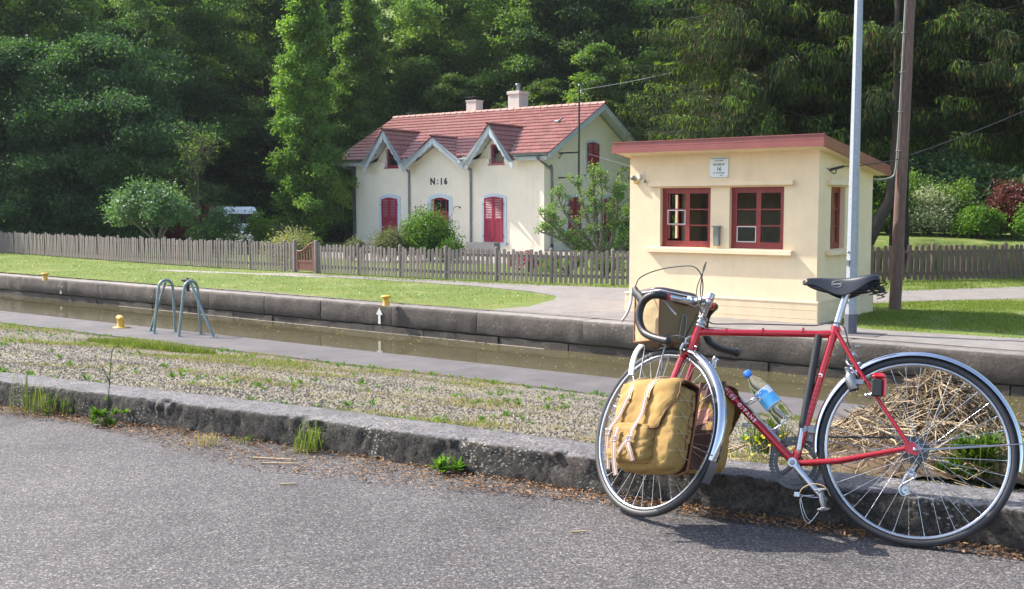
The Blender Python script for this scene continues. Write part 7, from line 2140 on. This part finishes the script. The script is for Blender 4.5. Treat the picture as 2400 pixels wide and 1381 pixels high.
m_ = MB(); m_.tube(bez([dt_pt(.305, .084, .036), dt_pt(.300, .088, .020), dt_pt(.305, .090, -.02)], 4), .0045, 8); bp(m_, 'cage_hook', 'white', cage)
# dynamo, rear light and its wire
ssd = (Vector((.024, .062, .360)) - SC).normalized()
m_ = MB(); dc = Vector((.225, .042, .572)); ad = Vector((.35, .12, .93)).normalized(); m_.lathe([(0, -.032), (.0185, -.030), (.0195, -.026), (.0195, .022), (.012, .030), (.009, .032), (.009, .052), (.0095, .054), (0, .055)], dc, ad, 18)
m_.box((dc.x - .045, .040, dc.z - .012), (dc.x - .010, .056, dc.z + .008), .003); dyn = bp(m_, 'dynamo', 'dullalloy')
m_ = MB(); m_.lathe([(.0192, -.031), (.017, -.036), (0, -.036)], dc, ad, 16); bp(m_, 'dynamo_base', 'rubber', dyn)
m_ = MB(); m_.tube(bez([dc - ad * .036, dc - ad * .06 + Vector((-.01, 0, -.01)), dc + Vector((-.05, .0, -.07)), dc + Vector((-.08, .01, -.05))], 5), .0014, 5); bp(m_, 'dynamo_wire', 'straw', dyn)
m_ = MB(); rl = Vector((.128, .072, .560)); m_.box((rl.x - .012, .060, rl.z - .040), (rl.x + .026, .090, rl.z + .022), .004); rlo = bp(m_, 'rear_light', 'dark')
m_ = MB(); m_.box((rl.x - .026, .062, rl.z - .042), (rl.x - .0125, .088, rl.z + .030), .005); m_.box((rl.x - .024, .060, rl.z + .0225), (rl.x + .024, .090, rl.z + .044), .009); bp(m_, 'lens', 'redlens', rlo)
m_ = MB(); m_.tube([(.175, .048, .522), (.142, .062, .530)], .0065, 10); m_.lathe([(.008, 0), (.009, .006), (.006, .012), (0, .013)], (.170, .050, .522), (0, 1, 0), 12); bp(m_, 'light_clamp', 'alloy', rlo)

# things carried by the bicycle: each its own top-level thing
def carried(name, label, cat, c, front=False):
    c = Vector(c); cc = SR @ c if front else c
    return empty(name, mat=BM @ Matrix.Translation(cc), label=label, cat=cat), cc
def cp(mb, name, mat, parent, off): return mb.build(name, M_[mat] if isinstance(mat, str) else mat, parent, off=off)
# pump in front of the seat tube
pt_, pb_ = Vector((.352, .004, .742)), Vector((.404, .004, .322))
e_, o_ = carried('bicycle_pump', 'long black frame pump with silver ends clipped before the seat tube', 'pump', pb_)
m_ = MB(); m_.tube([pt_, pb_.lerp(pt_, .16)], [.0145, .0145], 16); cp(m_, 'barrel', 'rubber', e_, o_)
m_ = MB(); m_.tube([pb_.lerp(pt_, .16), pb_.lerp(pt_, -.03)], [.0125, .0120], 16); m_.tube([pb_.lerp(pt_, -.03), pb_.lerp(pt_, -.075)], [.0135, .010], 12); cp(m_, 'foot', 'alloy', e_, o_)
# bottle
bt_, bb_ = Vector((.612, .012, .586)), Vector((.452, .012, .412)); bd = (bt_ - bb_).normalized(); BL = (bt_ - bb_).length
e_, o_ = carried('water_bottle', 'clear plastic water bottle with blue cap and blue label in the frame cage', 'bottle', bb_)
m_ = MB(); m_.lathe([(0, .004), (.022, .0), (.031, .006), (.034, .016), (.034, .06), (.0325, .066), (.034, .072), (.034, BL - .085), (.033, BL - .070), (.027, BL - .050), (.016, BL - .030), (.0125, BL - .022), (.0125, BL - .002)], bb_, bd, 28); cp(m_, 'bottle_body', 'clear', e_, o_)
m_ = MB(); m_.lathe([(.0145, BL - .020), (.0155, BL - .018), (.0155, BL + .002), (.013, BL + .005), (0, BL + .005)], bb_, bd, 20); cp(m_, 'cap', 'bluecap', e_, o_)
m_ = MB(); m_.lathe([(.0345, .075), (.0345, BL - .088)], bb_, bd, 32); m_.lathe([(.0343, BL - .088), (.0343, .075)], bb_, bd, 32); lab_ = cp(m_, 'label', 'labelwhite', e_, o_)
m_ = MB(); nrm = Vector((bd.z, 0, -bd.x)); 
m_.lathe([(.0349, .078), (.0349, .118)], bb_, bd, 32); cp(m_, 'blue_band', 'labelblue', lab_, o_)
def wrap_label(body, size, mat, along, phi0, parent, r=.0352, bold=.0006):
    me = text_mesh(body, size, M_[mat], .0002, bold); x1 = Vector((0, 1, 0)); x2 = bd.cross(x1)
    for v in me.vertices:
        X, Yv, Zv = v.co; a = phi0 + X / r; v.co = bb_ + bd * (along + Yv) + (x1 * math.cos(a) + x2 * math.sin(a)) * (r + Zv) - o_
    me.update(); return addobj('lettering', me, parent)
wrap_label('GEROL', .020, 'bluecap', BL - .100, -.55 + .0, lab_)
m_ = MB(); vs = []; n = 8
for k in range(n + 1):
    a = -.55 + 1.1 * k / n
    for h_ in (.120, .140 - .006 * math.sin(k)): vs.append(bb_ + bd * h_ + (Vector((0, 1, 0)) * math.cos(a) + bd.cross(Vector((0, 1, 0))) * math.sin(a)) * .0351)
m_.add(vs, [(2*k, 2*k+1, 2*k+3, 2*k+2) for k in range(n)]); cp(m_, 'label_picture', 'labelblue', lab_, o_)

# soft bags
def softbox(xf, c, hs, n=18, p=.34, amp=.008, fr=9.0, seed=0, sag=0.0, bulge=0.0):
    """rounded cube grown from a subdivided box; p = corner softness; returns vertices and faces"""
    c = Vector(c); hs = Vector(hs); vs = []; fs = []; idx = {}
    def pt(a, b, f):
        q = {0: (1, a, b), 1: (-1, -a, b), 2: (-a, 1, b), 3: (a, -1, b), 4: (a, b, 1) , 5: (-a, b, -1)}[f]
        v = Vector(q); e = 1 / p; l = (abs(v.x) ** e + abs(v.y) ** e + abs(v.z) ** e) ** p; v = v / l
        w = Vector((v.x * hs.x, v.y * hs.y, v.z * hs.z))
        w.y *= 1 + bulge * (1 - v.z) * .5; w.x *= 1 + sag * max(0, -v.z)
        nn = noise.noise(Vector((w.x, w.y, w.z)) * fr + Vector((seed, seed * 1.7, 0))); n2 = abs(noise.noise(Vector((w.x * .7, w.y, w.z * 1.4)) * fr * 2.2 + Vector((seed, 0, 4))))
        return c + w + v.normalized() * (amp * nn - amp * .9 * max(0, .16 - n2) / .16)
    for f in range(6):
        b0 = len(vs)
        for i in range(n + 1):
            for j in range(n + 1): vs.append(pt(math.tan(lerp(-1, 1, i / n) * math.pi / 4), math.tan(lerp(-1, 1, j / n) * math.pi / 4), f))
        for i in range(n):
            for j in range(n):
                q = (b0 + i*(n+1)+j, b0 + (i+1)*(n+1)+j, b0 + (i+1)*(n+1)+j+1, b0 + i*(n+1)+j+1); fs.append(q)
    m_ = MB(xf); m_.add(vs, fs, True); return m_
def webbing(xf, pts, w, name, parent, off, mat='strap', nrm=(0, 1, 0)):
    m_ = MB(xf); P = bez(pts, 5); nv = Vector(nrm); A_, B_, C_, D_ = [], [], [], []
    for i, p in enumerate(P):
        t = (P[min(i+1, len(P)-1)] - P[max(i-1, 0)]).normalized(); s_ = t.cross(nv); s_ = s_.normalized() if s_.length > 1e-5 else Vector((1, 0, 0)); nn = s_.cross(t)
        A_.append(p - s_ * w / 2); B_.append(p + s_ * w / 2)
    th = Vector(nrm) * -.0025
    m_.strip(A_, B_, True); m_.strip([p + th for p in A_], [p + th for p in B_], True); m_.strip(A_, [p + th for p in A_]); m_.strip(B_, [p + th for p in B_])
    o = cp(m_, name, mat, parent, off)
    m2 = MB(xf)
    for q in (-.30, .30):
        a = []; b = []
        for i in range(len(P)):
            s_ = (B_[i] - A_[i]); mid = (A_[i] + B_[i]) / 2 + Vector(nrm) * .0008
            a.append(mid + s_ * (q - .045)); b.append(mid + s_ * (q + .045))
        m2.strip(a, b, True)
    cp(m2, 'stripe', 'strapline', o, off); return o
def pannier(s_, label, detail=True):
    y0 = .072; y1 = .185 if s_ > 0 else .158; cx_, cz = (.838, .325) if s_ > 0 else (.862, .376)
    e_, o_ = carried('pannier_bag', label, 'bag', (cx_, s_ * (y0 + y1) / 2, cz), True); xf = FX
    m_ = softbox(xf, (cx_, s_ * (y0 + y1) / 2, cz - .008), (.158, (y1 - y0) / 2 + .004, .168), 26, .17, .008, 8, 3 + s_, .0, .06); cp(m_, 'bag_body', 'canvas', e_, o_)
    # stiff back panel with leather piping
    m_ = MB(xf); yb = s_ * (y0 - .004); m_.box((cx_ - .155, min(yb, yb + s_ * .008), cz - .17), (cx_ + .150, max(yb, yb + s_ * .008), cz + .175), .003); bpn = cp(m_, 'back_panel', 'maroonback', e_, o_)
    m_ = MB(xf); m_.tube([(cx_ - .157, s_ * .078, cz + .175), (cx_ - .160, s_ * .080, cz), (cx_ - .155, s_ * .080, cz - .16), (cx_ - .10, s_ * .08, cz - .178)], .0045, 7); cp(m_, 'piping', 'piping', bpn, o_)
    if s_ < 0:
        m_ = MB(xf); m_.prism([(cx_ - .105, s_ * (y0 - .0055), cz + .01), (cx_ - .055, s_ * (y0 - .0055), cz + .0), (cx_ - .05, s_ * (y0 - .0055), cz + .06), (cx_ - .08, s_ * (y0 - .0055), cz + .075), (cx_ - .11, s_ * (y0 - .0055), cz + .065)], (0, .001, 0)); cp(m_, 'patch', 'pinkpatch', bpn, o_)
    # flap: a draped shell over the top and the outer face
    m_ = MB(xf); nu, nv = 22, 30; vs = []
    for i in range(nu + 1):
        u = i / nu; x = lerp(cx_ - .150, cx_ + .164, u)
        for j in range(nv + 1):
            v = j / nv; L_ = v * .315
            if L_ < .10: y = y0 + L_ * .95; z = cz + .172 + .010 * math.sin(L_ * 28)
            elif L_ < .15: q = (L_ - .10) / .05 * math.pi / 2; y = y0 + .095 + .036 * math.sin(q); z = cz + .172 - .036 * (1 - math.cos(q))
            else: q = L_ - .15; y = y0 + .131 + .012 * math.sin(q * 14); z = cz + .136 - q
            # flap lower corner cut on the rear side as it curves
            z += (1 - sstep(0, .22, u)) * (.11 if v > .55 else 0) * (v - .55) / .45
            w = noise.noise(Vector((x * 12, z * 10, 2.2))) * .009 + .007 * noise.noise(Vector((x * 30, z * 16, 8))) - .006 * max(0, .2 - abs(noise.noise(Vector((x * 9 + z * 14, z * 9 - x * 5, 5))))) / .2
            endpull = .030 * (abs(u - .5) * 2) ** 5
            z_ = z - endpull * .5 * (v < .4); y = y + w - endpull * (v > .3)
            vs.append((x + .004 * math.sin(z * 40), s_ * y, z_))
    k1 = nv + 1; m_.add(vs, [(i*k1+j, (i+1)*k1+j, (i+1)*k1+j+1, i*k1+j+1) for i in range(nu) for j in range(nv)], True); fl = cp(m_, 'flap', 'canvas', e_, o_)
    fl.modifiers.new('solid', 'SOLIDIFY').thickness = .003
    m_ = MB(xf); ed = [vs[i*k1+nv] for i in range(nu + 1)]; m_.tube([Vector(p) for p in ed], .0032, 6); m_.tube([Vector(vs[j]) for j in range(0, nv + 1)], .0028, 6); cp(m_, 'piping', 'piping', fl, o_)
    # lower outer pocket with its own flap
    m_ = softbox(xf, (cx_ + .028, s_ * (y1 + .022), cz - .085), (.106, .036, .076), 20, .20, .008, 11, 8 + s_, .0, .06); pk = cp(m_, 'pocket', 'canvas', e_, o_)
    m_ = MB(xf); vs = []; nu, nv = 14, 12
    for i in range(nu + 1):
        u = i / nu; x = lerp(cx_ - .066, cx_ + .122, u)
        for j in range(nv + 1):
            v = j / nv; q = v * 2.2; y = y1 + .010 + .047 * min(1, math.sin(min(q, math.pi/2))); z = cz - .012 - .085 * v ** 1.4
            e = abs(u - .5) * 2; vs.append((x, s_ * (y - .016 * e ** 4 + .004 * noise.noise(Vector((x * 30, z * 30, 1)))), z - .004 * math.sin(u * 3.1)))
    k2 = nv + 1; m_.add(vs, [(i*k2+j, (i+1)*k2+j, (i+1)*k2+j+1, i*k2+j+1) for i in range(nu) for j in range(nv)], True); pf = cp(m_, 'pocket_flap', 'canvas', pk, o_); pf.modifiers.new('solid', 'SOLIDIFY').thickness = .0025
    m_ = MB(xf); m_.tube([Vector(vs[i*k2+nv]) for i in range(nu + 1)], .0028, 6); cp(m_, 'piping', 'piping', pf, o_)
    if not detail: return
    yy = lambda a: s_ * a
    # small side pocket at the front end
    m_ = softbox(xf, (cx_ + .150, s_ * .145, cz - .08), (.022, .045, .07), 12, .3, .005, 10, 5); cp(m_, 'end_pocket', 'canvas', e_, o_)
    # two long straps with leather tops, one short strap on the pocket
    for k, (xt, xb, zb, ptxt) in enumerate(((cx_ + .070, cx_ + .125, cz - .185, 0), (cx_ - .028, cx_ - .022, cz - .145, 1))):
        webbing(xf, [(xt - .028, yy(.135), cz + .176), (xt - .012, yy(.190), cz + .163), (xt, yy(.2125), cz + .120), (xt + .002, yy(.2165), cz + .085)], .028, 'strap_leather', e_, o_, 'tanleather', (0, s_, 0))
        mid = [(xt + .002, yy(.2215), cz + .088), (lerp(xt, xb, .4), yy(.229), cz + .02), (lerp(xt, xb, .85), yy(.244 if k == 0 else .256), cz - .040)]
        if k == 0: mid += [(xb, yy(.236), cz - .10), (xb + .002, yy(.220), cz - .15), (xb, yy(.212), zb)]
        else: mid += [(xb, yy(.262), cz - .075), (xb + .004, yy(.264), cz - .10), (xb - .012, yy(.262), cz - .13), (xb - .022, yy(.252), cz - .160)]
        webbing(xf, mid, .0205, 'strap', e_, o_, 'strap', (0, s_, 0))
    webbing(xf, [(cx_ - .010, yy(.262), cz - .078), (cx_ + .012, yy(.262), cz - .105), (cx_ + .034, yy(.260), cz - .132)], .019, 'strap', e_, o_, 'strap', (0, s_, 0))
    webbing(xf, [(cx_ + .060, yy(.256), cz - .035), (cx_ + .060, yy(.262), cz - .075), (cx_ + .056, yy(.264), cz - .11), (cx_ + .048, yy(.258), cz - .165), (cx_ + .036, yy(.250), cz - .215)], .022, 'strap', e_, o_, 'strap', (0, s_, 0))
    m_ = MB(xf)
    for (bx_, bz, by) in ((cx_ + .058, cz - .082, .266), (cx_ - .022, cz - .080, .266), (cx_ + .118, cz - .05, .248)):
        w = .012
        for q in ((-w, -.009, w, -.009), (-w, .009, w, .009), (-w, -.009, -w, .009), (w, -.009, w, .009), (0, -.009, 0, .009)):
            m_.tube([(bx_ + q[0], yy(by), bz + q[1]), (bx_ + q[2], yy(by), bz + q[3])], .0014, 5)
    bk_ = cp(m_, 'buckle', 'alloy', e_, o_); bk_['kind'] = 'stuff'
    # lacing on the rear flank
    m_ = MB(xf); rr = random.Random(2)
    for k in range(4):
        z = cz + .100 - k * .062; xr = cx_ - .1615
        m_.tube(bez([(xr + .012, yy(.178), z + .016), (xr - .001, yy(.150), z - .002), (xr - .002, yy(.120), z - .028), (xr + .0, yy(.092), z - .034)], 4), .0014, 5)
        m_.tube(bez([(xr + .010, yy(.180), z - .020), (xr - .002, yy(.145), z - .010), (xr - .001, yy(.105), z - .006)], 4), .0014, 5)
    cp(m_, 'lacing', 'bagtan', e_, o_)
    m_ = MB(xf); 
    for k in range(3):
        z = cz + .10 - k * .075; xr = cx_ - .160
        m_.tube(bez([(xr, yy(.100), z + .03), (xr + .002, yy(.112), z), (xr, yy(.104), z - .035)], 4), .0035, 6)
    cp(m_, 'lacing_edge', 'piping', e_, o_)
pannier(1, 'mustard canvas pannier with pale straps on the near side of the front wheel')
pannier(-1, 'second mustard canvas pannier on the far side of the front wheel', False)
# handlebar bag
e_, o_ = carried('handlebar_bag', 'boxy tan handlebar bag with glossy brown top in front of the stem', 'bag', (1.0, .02, .80), True)
x0, x1, yb0, yb1, z0, z1 = .925, 1.065, -.100, .122, .705, .902
def face_grid(fn, n=14, m=10):
    m_ = MB(FB); vs = [fn(i / n, j / m) for i in range(n + 1) for j in range(m + 1)]; k1 = m + 1
    m_.add(vs, [(i*k1+j, (i+1)*k1+j, (i+1)*k1+j+1, i*k1+j+1) for i in range(n) for j in range(m)], True); return m_
wr = lambda a, b, s: .004 * noise.noise(Vector((a * 3, b * 7, s))) + .003 * noise.noise(Vector((a * 8, b * 12, s + 3)))
for nm, fn, mt in (('rear_face', lambda u, v: (x0 - .002 - .004 * math.sin(math.pi * u) * math.sin(math.pi * v), lerp(yb0, yb1, u), lerp(z0, z1, v)), 'bagshade'),
                   ('front_face', lambda u, v: (x1 + .010 * math.sin(math.pi * u) * math.sin(math.pi * v), lerp(yb0, yb1, u), lerp(z0, z1, v)), 'bagtan'),
                   ('side_face', lambda u, v: (lerp(x0, x1, u), yb1 + .008 * math.sin(math.pi * u) * math.sin(math.pi * v) + wr(u, v, 1), lerp(z0, z1, v)), 'bagtan'),
                   ('side_face', lambda u, v: (lerp(x0, x1, u), yb0 - .008 * math.sin(math.pi * u) * math.sin(math.pi * v) + wr(u, v, 5), lerp(z0, z1, v)), 'bagtan'),
                   ('bottom', lambda u, v: (lerp(x0, x1, u), lerp(yb0, yb1, v), z0 - .004), 'bagshade')):
    o = cp(face_grid(fn), nm, mt, e_, o_)
m_ = MB(FB)
for y in (yb0, yb1):
    for x in (x0, x1): m_.tube([(x, y, z0), (x, y, z1)], .0038, 6)
    m_.tube([(x0, y, z0), (x1, y, z0)], .0038, 6)
for x in (x0, x1): m_.tube([(x, yb0, z0), (x, yb1, z0)], .0038, 6)
cp(m_, 'piping', 'piping', e_, o_)
m_ = softbox(FB, ((x0 + x1) / 2, (yb0 + yb1) / 2, z1 + .006), ((x1 - x0) / 2 + .008, (yb1 - yb0) / 2 + .010, .015), 12, .22, .003, 9, 6); cp(m_, 'lid', 'bagtop', e_, o_)
m_ = MB(FB); m_.tube([(x0 - .006, yb1 + .008, z1 + .001), (x1 + .006, yb1 + .008, z1 + .001)], .003, 6); m_.tube([(x0 - .006, yb0 - .008, z1 + .001), (x0 - .006, yb1 + .008, z1 + .001)], .003, 6); cp(m_, 'lid_trim', 'labelwhite', e_, o_)
m_ = MB(FB); m_.box((x0 - .010, -.07, z1 - .040), (x0 - .004, .05, z1 - .010), .002); cp(m_, 'maroon_band', 'maroonback', e_, o_)

# floating bits on the canal near the far wall
rg = np.random.default_rng(61); n = 420
X = np.concatenate([rg.uniform(-6, 9, 260), rg.normal(5.6, 1.1, 160)]); Y = np.concatenate([far_y(X[:260]) - .05 - rg.random(260) ** 2 * 2.2, far_y(X[260:]) - .3 - rg.random(160) * 1.2])
o = addobj('floating_debris', cloud_mesh('floating_debris', np.stack([X, Y, np.full(n, -1.196)], 1), np.concatenate([rg.normal(size=(n, 2)), np.zeros((n, 1))], 1), np.tile([0, 0, 1.0], (n, 1)), rg.uniform(.02, .09, n), rg.uniform(.008, .02, n), rg.random(n), LF['drygrass'])); o['kind'] = 'stuff'

# ------------------------------------------------------------------ faint haze over the scene, added to lift the dark of the wood
hz_m = bpy.data.materials.new('thin_haze'); hz_m.use_nodes = True; hn = hz_m.node_tree
for n_ in list(hn.nodes):
    if n_.type == 'BSDF_PRINCIPLED': hn.nodes.remove(n_)
pv = hn.nodes.new('ShaderNodeVolumePrincipled'); pv.inputs['Density'].default_value = 0.00022; pv.inputs['Color'].default_value = (.88, .93, 1.0, 1)
pv.inputs['Anisotropy'].default_value = 0.1
hn.links.new(pv.outputs[0], hn.nodes['Material Output'].inputs['Volume'])
mb = MB(); mb.box((-320, -310, -5), (320, 420, 150)); hz = mb.build('haze', hz_m); hz['kind'] = 'stuff'
